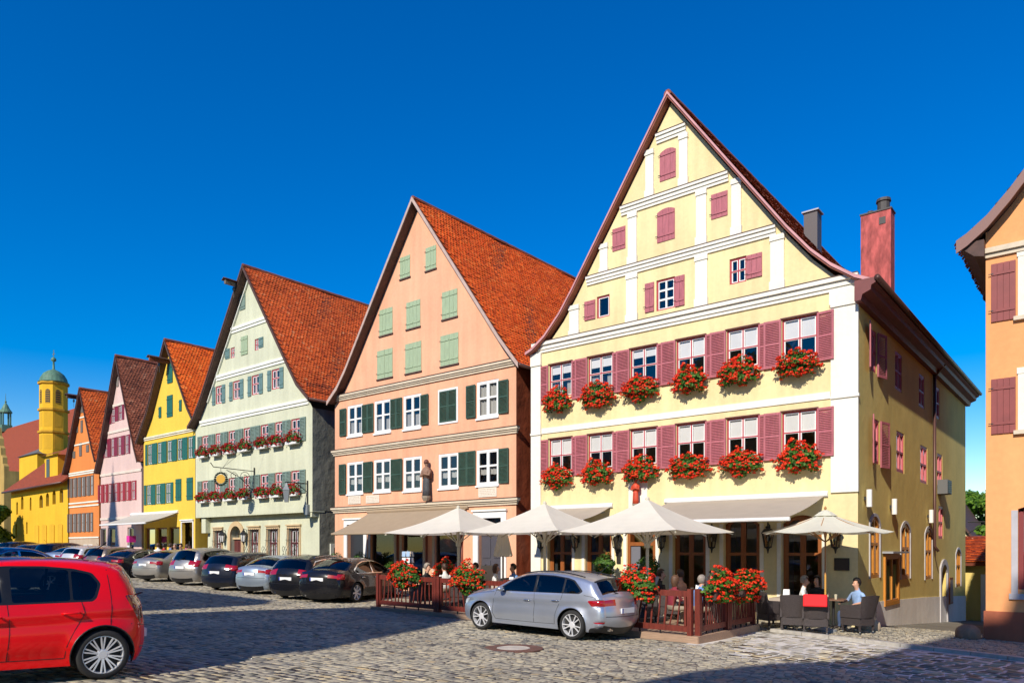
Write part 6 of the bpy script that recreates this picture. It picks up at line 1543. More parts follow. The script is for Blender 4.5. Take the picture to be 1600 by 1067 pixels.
def make_rim(style, R):
    mb = MB(); r = R*.76; w = .1
    mb.lathe([(r+.012, -w), (r+.012, w*.9), (r-.012, w*.92), (r-.02, w*.4), (r-.03, -w*.8)], 32, axis='y')
    n = {'five': 5, 'ten': 10, 'seven': 7}[style]
    for k in range(n):
        a = 2*math.pi*k/n
        for s in ((-.13, .13) if style != 'seven' else (0,)):
            sp = s*1.3 if style == 'five' else s*.6
            d0 = Vector((math.cos(a+sp*.7), 0, math.sin(a+sp*.7))); d1 = Vector((math.cos(a+sp*1.35), 0, math.sin(a+sp*1.35)))
            mb.bar(d0*.045 + Vector((0, w*.62, 0)), d1*(r-.005) + Vector((0, w*.8, 0)), .022 if style == 'five' else .017 if style == 'ten' else .05, .03, up=(0, 1, 0))
    mb.lathe([(.075, w*.5), (.075, w*.72), (.05, w*.8), (.01, w*.8)], 16, axis='y'); return mb
def make_car(name, label, S, paint_m, loc, rz, rim='five', group=None, near=True):
    R = root(name, label, 'car', loc, group, rz=rz); st = .035 if near else .07
    fx_, rx_ = S['wheels'][0]+.42, S['wheels'][1]-S.get('rs', .42)
    prof = [Vector((fx_+(p.x-fx_)*.5 if p.x > fx_ else rx_+(p.x-rx_)*S.get('rc', .85) if p.x < rx_ else p.x, p.y)) for p in catmull(S['prof'], st)]; xs = [p.x for p in prof]; Lh = (max(xs)-min(xs))/2; xm = (max(xs)+min(xs))/2
    W = S['w']; zb = S.get('zb', .2); rw = S['rw']; wx = S['wheels']; Ra = rw+.055; belt = S['belt']; fr_ = S.get('fillet', .075)
    def arc(xc):
        a0 = math.asin(max(-1, min(1, (zb-rw)/Ra))); n = 22 if near else 12
        return [(xc-Ra*math.cos(a0 + (math.pi-2*a0)*k/n), rw+Ra*math.sin(a0 + (math.pi-2*a0)*k/n)) for k in range(n+1)]
    outl = [(p.x, p.y) for p in prof]; bottom = arc(wx[1]) + arc(wx[0])
    poly = outl + bottom
    pv = np.array(outl); seg_a, seg_b = pv[:-1], pv[1:]
    def dist_prof(pts):
        P = np.asarray(pts)[:, None, :]; d = seg_b-seg_a; t = np.clip(((P-seg_a)*d).sum(2)/np.maximum((d*d).sum(1), 1e-9), 0, 1)
        return np.linalg.norm(P-(seg_a+t[:, :, None]*d), axis=2).min(1)
    def half(pts):
        P = np.asarray(pts, float); x, z = P[:, 0], P[:, 1]; u = (x-xm)/Lh; b = belt(x)
        w = W*(1-.03*u**2-S.get('taper', .09)*np.abs(u)**7)
        y = w.copy(); lo = z < .5; y -= np.where(lo, .05*((.5-z)/.3)**2, 0); up = (z > .5) & (z <= b); y -= np.where(up, .035*((z-.5)/np.maximum(b-.5, .1))**2, 0)
        ab = z > b; dz = np.maximum(z-b, 0); y -= np.where(ab, .035+.30*dz+.28*dz**2, 0)
        zs = S['shoulder'](x); y += .014*np.exp(-((z-zs)/.035)**2) - .010*np.exp(-((z-zs+.1)/.06)**2)
        y -= .014*np.exp(-((z-.33)/.06)**2)*(np.abs(u) < .62)
        for xc in wx:
            dd = np.hypot(x-xc, z-rw); y += .022*np.clip(1-(dd-Ra)/.13, 0, 1)**1.5*(z > zb-.01)
        d = dist_prof(P); r = fr_*(1+.5*np.clip(np.abs(u)-.75, 0, 1)*4)
        q = np.clip(1-d/r, 0, 1); y -= r*(1-np.sqrt(np.maximum(0, 1-q*q)))
        return y
    # side: triangulate the outline with the window and lamp outlines as edges
    regs = []
    for (nm, m, pl) in S['side']: regs.append((nm, m, round_poly([(fx_+(a-fx_)*.5 if a > fx_ else rx_+(a-rx_)*S.get('rc', .85) if a < rx_ else a, b) for a, b in pl], .035)))
    vs = [Vector(p) for p in poly]; es = [(i, (i+1) % len(poly)) for i in range(len(poly))]
    for nm, m, pl in regs:
        o = len(vs); vs += [Vector(p) for p in pl]; es += [(o+i, o+(i+1) % len(pl)) for i in range(len(pl))]
    g = .055 if near else .11; extra = []
    for x in np.arange(min(xs), max(xs), g):
        for z in np.arange(zb, max(p.y for p in prof), g): extra.append((x + (g/2 if int(round(z/g)) % 2 else 0), z))
    for i in range(1, len(prof)-1, 1 if near else 2):
        d = (prof[i+1]-prof[i-1]).normalized(); nrm = Vector((d.y, -d.x)); 
        for f in (.06, .22, .48, .85):
            for s in (1, -1):
                q = prof[i]+nrm*s*f*fr_
                if in_poly(q.x, q.y, poly): extra.append((q.x, q.y)); break
    allc = [(vs[a], vs[b]) for a, b in es]; ca = np.array([[a.x, a.y] for a, b in allc]); cb = np.array([[b.x, b.y] for a, b in allc])
    E = np.array(extra); dd = cb-ca; t = np.clip(((E[:, None]-ca)*dd).sum(2)/np.maximum((dd*dd).sum(1), 1e-9), 0, 1); dm = np.linalg.norm(E[:, None]-(ca+t[:, :, None]*dd), axis=2).min(1)
    extra = [e for e, q in zip(extra, dm) if q > .004 and in_poly(e[0], e[1], poly)]
    vs += [Vector(e) for e in extra]
    ov, oe, of, *_ = delaunay_2d_cdt(vs, es, [], 0, 1e-6)
    pts = np.array([(v.x, v.y) for v in ov]); yy = half(pts)
    groups = {}
    for f in of:
        cx, cz = pts[list(f)].mean(0)
        if not in_poly(cx, cz, poly): continue
        key = 'body'
        for k, (nm, m, pl) in enumerate(regs):
            if in_poly(cx, cz, pl): key = k; break
        groups.setdefault(key, []).append(f)
    # top strip: from nose to tail over the roof
    qs = sorted(set([0, .2, .4, .6, .8, 1] + [q for r in S['top'] for q in r[4:6]])); qs = [-q for q in reversed(qs) if q > 0] + qs
    n = len(prof); nrm = []
    for i in range(n):
        d = (prof[min(i+1, n-1)]-prof[max(i-1, 0)]).normalized(); nrm.append(Vector((-d.y, d.x)) if (d.x < 0 or True) else d)
    cen = Vector((xm, .6)); nrm = [v if v.dot(prof[i]-cen) > 0 else -v for i, v in enumerate(nrm)]
    ye = half(outl); sv = np.zeros((n, len(qs), 3))
    for i in range(n):
        hgt = .035+(.20 if prof[i].x > 0 else S.get('rb', .11))*abs(nrm[i].x)
        for j, q in enumerate(qs):
            k = hgt*(1-abs(q)**2.2); sv[i, j] = (prof[i].x+nrm[i].x*k, q*ye[i], prof[i].y+nrm[i].y*k)
    def idx(p):
        p = (fx_+(p[0]-fx_)*.5 if p[0] > fx_ else rx_+(p[0]-rx_)*S.get('rc', .85) if p[0] < rx_ else p[0], p[1])
        return min(range(n), key=lambda i: (prof[i].x-p[0])**2+(prof[i].y-p[1])**2)
    tops = [(nm, m, *sorted((idx(a), idx(b))), q0, q1) for nm, m, a, b, q0, q1 in S['top']]
    tgroups = {}
    for i in range(n-1):
        for j in range(len(qs)-1):
            qc = (qs[j]+qs[j+1])/2; key = 'body'
            for k, (nm, m, i0, i1, q0, q1) in enumerate(tops):
                if i0 <= i < i1 and q0 <= abs(qc) <= q1: key = (k, 0 if q0 == 0 else (1 if qc > 0 else -1)); break
            W_ = len(qs); tgroups.setdefault(key, []).append((i*W_+j, i*W_+j+1, (i+1)*W_+j+1, (i+1)*W_+j))
    SV = [tuple(p) for p in sv.reshape(-1, 3)]
    def emit(nm, m, parts, parent=R, smooth=True):
        mb = MB()
        for vv_, ff_ in parts:
            used = sorted({i for f in ff_ for i in f}); mp = {i: k for k, i in enumerate(used)}; mb.add([vv_[i] for i in used], [tuple(mp[i] for i in f) for f in ff_])
        o = mb.build(nm, m, parent, smooth)
        bm = bmesh.new(); bm.from_mesh(o.data); bmesh.ops.remove_doubles(bm, verts=bm.verts, dist=.0008); bmesh.ops.recalc_face_normals(bm, faces=bm.faces); bm.to_mesh(o.data); bm.free()
        return o
    sides = {s: [(p[0], s*y, p[1]) for p, y in zip(pts, yy)] for s in (1, -1)}
    body = emit('body', paint_m, [(sides[1], groups['body']), (sides[-1], groups['body']), (SV, tgroups['body'])])
    taken = set()
    for k, (nm, m, pl) in enumerate(regs):
        for s in (1, -1):
            parts = [(sides[s], groups.get(k, []))]
            for kk, (tn, tm, *_r) in enumerate(tops):
                if tn == nm and (kk, s) in tgroups: parts.append((SV, tgroups[(kk, s)])); taken.add((kk, s))
            if any(p[1] for p in parts): emit(nm, m, parts)
    for key, ff_ in tgroups.items():
        if key == 'body' or key in taken: continue
        emit(tops[key[0]][0], tops[key[0]][1], [(SV, ff_)])
    def surf(x, z): return float(half([(x, z)])[0])
    # seams, arch lips, underside, wheels
    if near or True:
        for s in (1, -1):
            for line in S.get('seams', []):
                mb = MB(); L_ = catmull(line, .08)
                for a, b in zip(L_, L_[1:]): mb.bar((a.x, s*(surf(a.x, a.y)+.0005), a.y), (b.x, s*(surf(b.x, b.y)+.0005), b.y), .007, .004, up=(0, 1, 0))
                mb.build('door_seam', BLACKTRIM, R)
    mb = MB(); y_ = W-.16; mb.box(min(xs)+.25, max(xs)-.25, -y_, y_, zb-.02, zb+.06); mb.box(min(xs)+.4, max(xs)-.4, -(W-.3), W-.3, zb+.06, .72); mb.build('underbody', BLACKTRIM, R)
    # bumper seam across the tail, dark skirt, seats
    zbump = S['plate'][1]-.13
    P = [(sv[i][j][0]-.002, sv[i][j][1], sv[i][j][2]) for i in [min(range(n), key=lambda i: abs(prof[i].y-zbump)+(9 if prof[i].x > 0 else 0))] for j in range(len(qs))]
    mb = MB(); mb.tube(P, .006, 4); mb.build('bumper_seam', BLACKTRIM, R)
    dark = mat('car_upholstery', (.025, .025, .028), .85); zt_ = max(p.y for p in prof)
    for yy_ in (-.36, .36):
        for xx_ in (.0, -.82):
            mb = MB(); mb.box(xx_-.12, xx_+.42, yy_-.24, yy_+.24, .5, .66); mb.prism([(xx_-.1, .6), (xx_+.06, .62), (xx_-.1, zt_-.33), (xx_-.22, zt_-.33)], lambda a, b, d: (a, d, b), yy_-.23, yy_+.23); mb.prism([(xx_-.2, zt_-.33), (xx_-.12, zt_-.33), (xx_-.14, zt_-.17), (xx_-.22, zt_-.17)], lambda a, b, d: (a, d, b), yy_-.12, yy_+.12); mb.build('seat', dark, R)
    mb = MB(); mb.prism([(.55, .6), (1.0, .6), (1.0, .93), (.62, .98)], lambda a, b, d: (a, d, b), -.62, .62); mb.build('dashboard', dark, R)
    for xc in wx:
        mb = MB(); mb.lathe([(Ra+.01, -(W-.06)), (Ra+.01, W-.06)], 24, (xc, 0, rw), axis='y'); bm_ = mb
        bm_.f = bm_.f[:-2]; bm_.m = bm_.m[:-2]; o = bm_.build('wheel_arch', BLACKTRIM, R)
        bm = bmesh.new(); bm.from_mesh(o.data); bmesh.ops.delete(bm, geom=[v for v in bm.verts if v.co.z < rw-.02], context='VERTS'); bm.to_mesh(o.data); bm.free()
        for s in (1, -1):
            mb = MB(); tw_ = .1; mb.lathe([(rw*.76, -tw_), (rw*.9, -tw_-.012), (rw-.012, -tw_*.9), (rw, -tw_*.6), (rw, tw_*.6), (rw-.012, tw_*.9), (rw*.9, tw_+.012), (rw*.76, tw_)], 36, axis='y')
            mb.f = mb.f[:-2]; mb.m = mb.m[:-2]
            t_ = mb.build('wheel', TYRE, R, True); t_.location = (xc, s*(W-.115), rw); t_.rotation_euler = (0, random.uniform(0, 6), 0 if s > 0 else math.pi)
            q = make_rim(rim, rw).build('rim', RIM, t_); b_ = MB(); b_.lathe([(rw*.74, -.02), (rw*.74, .015)], 24, axis='y'); b_.build('wheel_shade_disc', RIMDARK, t_)  # near-black disc stands in for the shade behind the spokes
            al = MB(); A = [p for p in arc(xc)]; al.tube([(p[0], s*(surf(p[0], p[1])-.006), p[1]) for p in A], .011, 5); al.build('arch_lip', BLACKTRIM if S.get('blacklip') else paint_m, R, True)
    # handles, mirrors, plates, exhausts
    for s in (1, -1):
        for (hx_, hz_) in S['handles']:
            y0 = surf(hx_, hz_); mb = MB(); mb.tube([(hx_+.1, s*y0, hz_), (hx_+.07, s*(y0+.03), hz_+.004), (hx_-.07, s*(y0+.03), hz_+.008), (hx_-.1, s*y0, hz_+.008)], .013, 6); mb.build('door_handle', S.get('handle_m', paint_m), R, True)
        mx_, mz_ = S['mirror']; y0 = surf(mx_, mz_); mb = MB()
        mb.lathe([(.03, -.08), (.075, -.05), (.085, .02), (.06, .08), (.02, .10)], 12, (mx_, s*(y0+.13), mz_+.06), axis='y', squash=.75); mb.build('mirror', paint_m, R, True)
        mb = MB(); mb.bar((mx_, s*(y0-.02), mz_), (mx_, s*(y0+.1), mz_+.03), .05, .04); mb.build('mirror_foot', BLACKTRIM, R)
    px_, pz_ = S['plate']; i = idx((px_, pz_)); xc_ = sv[i, len(qs)//2, 0]
    mb = MB(); mb.box(xc_-.012, xc_+.02, -.26, .26, pz_-.055, pz_+.055); pl_ = mb.build('licence_plate', PLATE, R); mb = MB(); mb.box(xc_-.015, xc_-.0121, .215, .258, pz_-.053, pz_+.053); mb.build('plate_band', EUBLUE, pl_)
    mb = MB(); mb.tube([(min(xs)+.12, -.5, zb+.06), (min(xs)-.0, -.5, zb+.05)], .035, 10); mb.tube([(min(xs)+.12, -.41, zb+.06), (min(xs)-.0, -.41, zb+.05)], .035, 10)
    if S.get('exhaust'):
        for yy_ in (.5, .41): pass
        o = mb.build('exhaust', CHROME, R); o.scale = (1, -1, 1)
    if S.get('rails'):
        for s in (1, -1):
            P = [p for p in prof if S['rails'][0] > p.x > S['rails'][1] and p.y > 1.2]; mb = MB(); mb.tube([(p.x, s*(surf(p.x, p.y)+.0), p.y+.035) for p in P[::2]], .014, 6); mb.build('roof_rail', S.get('rail_m', BLACKTRIM), R, True)
    if S.get('antenna'):
        a = S['antenna']; mb = MB(); mb.tube([(a[0], 0, a[1]), (a[0]-.35, 0, a[1]+.28)], .006, 5); mb.build('antenna', BLACKTRIM, R)
    if S.get('wiper'):
        a, b = S['wiper']; i = idx(a); mb = MB(); mb.bar((sv[i][len(qs)//2][0]-.02, 0, a[1]), (sv[i][len(qs)//2][0]-.03, .35, a[1]+.06), .02, .015); mb.build('rear_wiper', BLACKTRIM, R)
    return R
def lin(a, b): return lambda x: a + b*np.asarray(x)
# five-door hatchbacks
SILVER = dict(w=.89, rw=.322, wheels=(1.318, -1.318), zb=.2, belt=lin(.945, -.022), shoulder=lin(.80, -.022), fillet=.07, taper=.085,
    prof=[(2.08,.20,1), (2.17,.34), (2.185,.55), (2.10,.70), (1.88,.79), (1.5,.885), (1.04,.965,1), (.42,1.265), (.05,1.375), (-.45,1.425), (-1.0,1.40), (-1.45,1.335), (-1.72,1.275,1), (-1.86,1.12), (-1.985,.985,1), (-2.06,.92), (-2.10,.76), (-2.13,.62), (-2.13,.46), (-2.06,.32), (-1.98,.2,1)],
    side=[('side_window', CARGLASS, [(.80,.975),(.38,1.225),(.08,1.325),(-.22,1.355),(-.24,.985)]), ('side_window', CARGLASS, [(-.31,.985),(-.29,1.355),(-.70,1.35),(-1.02,1.32),(-1.02,1.005)]), ('quarter_window', CARGLASS, [(-1.07,1.01),(-1.07,1.312),(-1.26,1.27),(-1.50,1.06),(-1.44,1.02)]),
          ('window_trim', BLACKTRIM, [(.90,.955),(.40,1.245),(.08,1.347),(-.24,1.378),(-.72,1.372),(-1.10,1.335),(-1.29,1.29),(-1.56,1.06),(-1.48,1.0)]),
          ('tail_light', TAIL, [(-1.70,.87),(-2.2,.90),(-2.2,.76),(-1.80,.75)]), ('headlight', LAMP, [(1.70,.74),(2.3,.68),(2.3,.58),(1.9,.60)]), ('bumper_reflector', TAIL, [(-1.86,.415),(-2.2,.43),(-2.2,.385),(-1.95,.385)]), ('rear_skirt', BLACKTRIM, [(-1.72,.2),(-1.78,.285),(-2.2,.335),(-2.2,.15),(-1.9,.15)])],
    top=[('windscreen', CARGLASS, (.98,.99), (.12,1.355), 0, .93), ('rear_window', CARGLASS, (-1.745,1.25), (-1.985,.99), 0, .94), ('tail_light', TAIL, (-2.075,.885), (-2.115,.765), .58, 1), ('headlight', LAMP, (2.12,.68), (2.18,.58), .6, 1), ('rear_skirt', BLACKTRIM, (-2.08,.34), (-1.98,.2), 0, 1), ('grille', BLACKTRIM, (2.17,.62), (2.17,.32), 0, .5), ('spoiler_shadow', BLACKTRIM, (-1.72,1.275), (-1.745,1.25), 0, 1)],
    seams=[[(.86,.95),(.92,.75),(.92,.42),(.86,.30)], [(-.27,.97),(-.30,.7),(-.28,.30)], [(-1.05,.99),(-1.02,.86),(-.93,.66),(-.88,.5),(-.86,.31)], [(.86,.30),(-.28,.30),(-.86,.31)], [(.92,.93),(1.5,.86),(1.95,.74)], [(-1.6,.98),(-1.95,.93)]],
    handles=[(-.10,.79), (-.88,.82)], mirror=(.62,.95), plate=(-2.13,.66), rails=(.2,-1.5), rail_m=BLACKTRIM, exhaust=True, antenna=(-1.35,1.36), wiper=((-1.985, .995), 0))
RED_C = dict(w=.868, rw=.318, wheels=(1.255, -1.255), zb=.2, belt=lin(.945, -.03), shoulder=lin(.80, -.05), fillet=.085, taper=.10,
    prof=[(1.98,.20,1), (2.06,.36), (2.05,.56), (1.93,.72), (1.68,.82), (1.32,.92), (.98,1.01,1), (.38,1.33), (.05,1.44), (-.40,1.49), (-.95,1.485), (-1.33,1.44), (-1.48,1.385,1), (-1.60,1.20), (-1.72,1.00,1), (-1.80,.92), (-1.86,.74), (-1.90,.58), (-1.90,.42), (-1.84,.28), (-1.76,.2,1)],
    side=[('side_window', CARGLASS, [(.72,1.005),(.34,1.26),(.05,1.37),(-.12,1.395),(-.16,.985)]), ('side_window', CARGLASS, [(-.26,.99),(-.24,1.405),(-.60,1.405),(-.86,1.385),(-.87,1.01)]), ('quarter_window', CARGLASS, [(-.90,1.012),(-.89,1.38),(-1.10,1.335),(-1.19,1.22),(-1.14,1.06),(-1.10,1.02)]),
          ('window_trim', BLACKTRIM, [(.82,.98),(.34,1.285),(.04,1.395),(-.2,1.425),(-.60,1.43),(-.92,1.405),(-1.13,1.355),(-1.225,1.22),(-1.17,1.04),(-1.12,.995),(-.18,.965)]),
          ('tail_light', DARKTAIL, [(-1.50,1.07),(-1.73,1.07),(-1.98,.70),(-1.80,.70),(-1.62,.88)]), ('headlight', LAMP, [(1.45,.83),(2.2,.72),(2.2,.60),(1.7,.66)]), ('bumper_reflector', TAIL, [(-1.80,.40),(-2.2,.40),(-2.2,.36),(-1.82,.36)])],
    top=[('windscreen', CARGLASS, (.94,1.02), (.12,1.42), 0, .92), ('rear_window', CARGLASS, (-1.50,1.36), (-1.71,1.02), 0, .90), ('tail_light', DARKTAIL, (-1.70,1.04), (-1.86,.74), .72, 1), ('headlight', LAMP, (1.9,.74), (2.05,.6), .6, 1), ('grille', BLACKTRIM, (2.05,.52), (2.05,.32), 0, .5)],
    seams=[[(.78,.97),(.86,.75),(.86,.40),(.80,.30)], [(-.21,.965),(-.24,.7),(-.22,.30)], [(-.99,1.0),(-1.03,.86),(-.93,.66),(-.84,.45),(-.82,.30)], [(.80,.30),(-.22,.30),(-.82,.30)], [(-1.30,1.40),(-1.34,.95),(-1.33,.70)], [(-1.58,.70),(-1.88,.66)]],
    handles=[(-.06,.81), (-.88,.85)], mirror=(.58,.98), plate=(-1.90,.52), antenna=(-1.1,1.47), blacklip=True, rc=.55, rb=.13, rs=.33, wiper=((-1.71, 1.02), 0))
def sedan(L=4.85, h=1.46, w=.92):
    f = L/4.85; hs = h/1.46
    return dict(w=w, rw=.335, wheels=(1.42*f, -1.42*f), zb=.2, belt=lin(.95*hs, -.012), shoulder=lin(.80*hs, -.01), fillet=.075, taper=.085,
        prof=[(a*f, b*hs, *c) for a, b, *c in [(2.30,.20,1), (2.40,.36), (2.40,.56), (2.30,.70), (2.0,.80), (1.5,.90), (1.05,.97,1), (.35,1.30), (-.05,1.42), (-.5,1.46), (-.95,1.42), (-1.3,1.33), (-1.85,1.07,1), (-2.1,1.045), (-2.33,1.03,1), (-2.39,.93), (-2.43,.74), (-2.45,.55), (-2.42,.36), (-2.32,.2,1)]],
        side=[('side_window', CARGLASS, [(a*f, b*hs) for a, b in [(.75,.985),(.3,1.25),(-.02,1.355),(-.32,1.385),(-.34,.985)]]), ('side_window', CARGLASS, [(a*f, b*hs) for a, b in [(-.42,.985),(-.40,1.385),(-.85,1.36),(-1.15,1.28),(-1.45,1.10),(-1.38,1.0)]]), ('window_trim', CHROME, [(a*f, b*hs) for a, b in [(.86,.965),(.3,1.275),(-.02,1.38),(-.42,1.405),(-.88,1.38),(-1.2,1.30),(-1.53,1.10),(-1.42,.975)]]),
              ('tail_light', TAIL, [(a*f, b*hs) for a, b in [(-2.1,.98),(-2.6,.98),(-2.6,.80),(-2.15,.80)]]), ('headlight', LAMP, [(a*f, b*hs) for a, b in [(1.95,.76),(2.6,.70),(2.6,.6),(2.1,.62)]])],
        top=[('windscreen', CARGLASS, (1.0*f,.99*hs), (.02*f,1.40*hs), 0, .93), ('rear_window', CARGLASS, (-1.18*f,1.37*hs), (-1.82*f,1.085*hs), 0, .90), ('tail_light', TAIL, (-2.37*f,.97*hs), (-2.42*f,.80*hs), .56, 1), ('headlight', LAMP, (2.33*f,.68*hs), (2.4*f,.58*hs), .6, 1), ('grille', BLACKTRIM, (2.4*f,.6*hs), (2.4*f,.34*hs), 0, .45), ('rear_skirt', BLACKTRIM, (-2.41*f,.33*hs), (-2.32*f,.2*hs), 0, .9)],
        seams=[[(.85*f,.95*hs),(.9*f,.6),(.85*f,.3)], [(-.38*f,.97*hs),(-.42*f,.6),(-.38*f,.3)], [(-1.2*f,.98*hs),(-1.1*f,.75),(-.95*f,.5),(-.93*f,.32)], [(.85*f,.3),(-.93*f,.31)]], handles=[(-.2*f,.82*hs), (-1.02*f,.84*hs)], handle_m=None, mirror=(.62*f,.97*hs), plate=(-2.43*f,.80*hs), exhaust=True)
def wagon(L=4.9, h=1.5, w=.93):
    S = sedan(L, h, w); f = L/4.85; hs = h/1.46
    S['prof'] = [(a*f, b*hs, *c) for a, b, *c in [(2.30,.20,1), (2.40,.36), (2.40,.56), (2.30,.70), (2.0,.80), (1.5,.90), (1.05,.97,1), (.35,1.30), (-.05,1.42), (-.5,1.455), (-1.1,1.44), (-1.7,1.38), (-2.02,1.32,1), (-2.16,1.16), (-2.30,1.0,1), (-2.37,.92), (-2.42,.74), (-2.45,.55), (-2.42,.36), (-2.32,.2,1)]]
    q = lambda P: [(a*f, b*hs) for a, b in P]
    S['side'] = [('side_window', CARGLASS, q([(.75,.985),(.3,1.25),(-.02,1.355),(-.32,1.385),(-.34,.985)])), ('side_window', CARGLASS, q([(-.42,.985),(-.40,1.385),(-.95,1.37),(-1.15,1.355),(-1.2,1.0)])), ('side_window', CARGLASS, q([(-1.26,1.0),(-1.22,1.35),(-1.75,1.29),(-2.0,1.1),(-1.95,1.03)])), ('window_trim', CHROME if L > 4.8 else BLACKTRIM, q([(.86,.965),(.3,1.275),(-.02,1.38),(-.42,1.405),(-1.2,1.375),(-1.78,1.312),(-2.07,1.1),(-1.98,1.0)])),
                 ('tail_light', TAIL, q([(-2.12,1.0),(-2.6,1.0),(-2.6,.80),(-2.15,.80)])), ('headlight', LAMP, q([(1.95,.76),(2.6,.70),(2.6,.6),(2.1,.62)]))]
    S['top'] = [S['top'][0], ('rear_window', CARGLASS, (-2.04*f,1.29*hs), (-2.29*f,1.01*hs), 0, .9), ('tail_light', TAIL, (-2.32*f,.98*hs), (-2.41*f,.80*hs), .62, 1), S['top'][3], S['top'][4], S['top'][5]]
    S['plate'] = (-2.42*f, .72*hs); S['rails'] = (.1, -1.75*f); S['rail_m'] = CHROME; S['antenna'] = (-1.8*f, 1.38*hs); return S
def mpv(L=4.29, h=1.62, w=.9):
    f = L/4.29; hs = h/1.62; q = lambda P: [(a*f, b*hs) for a, b in P]
    return dict(w=w, rw=.325, wheels=(1.32*f, -1.32*f), zb=.2, belt=lin(1.02*hs, -.02), shoulder=lin(.86*hs, -.03), fillet=.085, taper=.1,
        prof=[(a*f, b*hs, *c) for a, b, *c in [(2.05,.2,1), (2.14,.38), (2.13,.62), (2.0,.80), (1.7,.92), (1.3,1.04,1), (.6,1.40), (.2,1.54), (-.4,1.615), (-1.0,1.60), (-1.5,1.53), (-1.72,1.47,1), (-1.86,1.25), (-1.96,1.06,1), (-2.05,.96), (-2.12,.78), (-2.14,.56), (-2.10,.36), (-2.0,.2,1)]],
        side=[('side_window', CARGLASS, q([(.95,1.07),(.5,1.33),(.15,1.48),(-.18,1.52),(-.2,1.05)])), ('side_window', CARGLASS, q([(-.28,1.05),(-.26,1.525),(-.95,1.505),(-1.0,1.07)])), ('side_window', CARGLASS, q([(-1.07,1.08),(-1.03,1.50),(-1.4,1.43),(-1.62,1.2),(-1.58,1.11)])), ('window_trim', BLACKTRIM, q([(1.06,1.05),(.5,1.355),(.15,1.505),(-.26,1.545),(-1.0,1.525),(-1.42,1.455),(-1.68,1.2),(-1.62,1.07)])),
              ('tail_light', TAIL, q([(-1.72,1.12),(-2.1,1.12),(-2.3,.84),(-1.95,.84)])), ('headlight', LAMP, q([(1.6,.9),(2.3,.8),(2.3,.66),(1.8,.7)]))],
        top=[('windscreen', CARGLASS, (1.25*f,1.07*hs), (.28*f,1.51*hs), 0, .92), ('rear_window', CARGLASS, (-1.74*f,1.44*hs), (-1.95*f,1.08*hs), 0, .88), ('tail_light', TAIL, (-1.965*f,1.05*hs), (-2.09*f,.86*hs), .6, 1), ('headlight', LAMP, (2.05*f,.75*hs), (2.13*f,.62*hs), .6, 1), ('grille', BLACKTRIM, (2.13*f,.6*hs), (2.13*f,.36*hs), 0, .5), ('rear_skirt', BLACKTRIM, (-2.09*f,.34*hs), (-2.0*f,.2*hs), 0, .9)],
        seams=[[(1.0*f,1.02*hs),(1.0*f,.6),(.9*f,.3)], [(-.24*f,1.03*hs),(-.26*f,.6),(-.24*f,.3)], [(-1.03*f,1.05*hs),(-1.0*f,.8),(-.9*f,.5),(-.88*f,.32)], [(.9*f,.3),(-.88*f,.31)]], handles=[(-.08*f,.9*hs), (-.88*f,.92*hs)], mirror=(.85*f,1.03*hs), plate=(-2.10*f,.80*hs), antenna=(-1.4*f, 1.55*hs), wiper=((-1.95*f, 1.085*hs), 0))
P_SILVER = paint('silver_blue_paint', (.50, .54, .62), .75, .32); P_RED = paint('bright_red_paint', (.88, .0, .002), .0, .4)
P_BLACK = paint('black_paint', (.008, .008, .01), 0, .25); P_DARK = paint('dark_navy_paint', (.010, .014, .028), .2, .28); P_GREY = paint('warm_silver_paint', (.40, .38, .35), .7, .34); P_BLUES = paint('pale_blue_silver_paint', (.42, .50, .58), .7, .33); P_BROWN = paint('taupe_paint', (.20, .16, .13), .5, .33); P_WHITE = paint('white_silver_paint', (.62, .62, .62), .4, .33); P_ANTH = paint('anthracite_paint', (.035, .038, .045), .4, .3); P_BLUE = paint('steel_blue_paint', (.08, .12, .22), .4, .3)
def place(S, x_rear, y_rear, rz, side=1):
    """put the rear wheel of that side (+1 left) on the ground point given"""
    c, s = math.cos(rz), math.sin(rz); lx, ly = S['wheels'][1], side*(S['w']-.115); x = x_rear-(c*lx-s*ly); y = y_rear-(s*lx+c*ly)
    fx_, fy_ = x+c*S['wheels'][0], y+s*S['wheels'][0]; rx, ry = x+c*S['wheels'][1], y+s*S['wheels'][1]
    return x, y, (ground_z(fx_, fy_)+ground_z(rx, ry))/2 + .012
def sit(R, S):
    """pitch and roll the car so that all wheels stand on the sloping street"""
    c, s = math.cos(R.rotation_euler.z), math.sin(R.rotation_euler.z); x, y = R.location.x, R.location.y; q = S['wheels'][0]; w = S['w']-.1
    gz_ = lambda a, b: ground_z(x+c*a-s*b, y+s*a+c*b); pitch = -math.atan2(gz_(q, 0)-gz_(-q, 0), 2*q); roll = math.atan2(gz_(0, w)-gz_(0, -w), 2*w)
    R.rotation_mode = 'ZYX' if False else 'XYZ'; R.rotation_euler = (roll, pitch, R.rotation_euler.z)
def grd(px, py):
    r = ray(px, py); t = 10.0
    for _ in range(60): t = (ground_z(r[0]*t, r[1]*t)-CAM_Z)/r[2]
    return r[0]*t, r[1]*t
SILVER['handle_m'] = CHROME
gx, gy = grd(895, 999.5); R = make_car('parked_car', 'silver hatchback parked against the terrace fence', SILVER, P_SILVER, place(SILVER, gx, gy+.02, math.pi, 1), math.pi, 'five'); sit(R, SILVER)
gx, gy = grd(157, 1061); RZ = math.radians(-98); R = make_car('parked_car', 'bright red hatchback cut off by the left edge of the photo', RED_C, P_RED, place(RED_C, gx, gy, RZ, 1), RZ, 'ten'); sit(R, RED_C)
HD = math.radians(90+19)
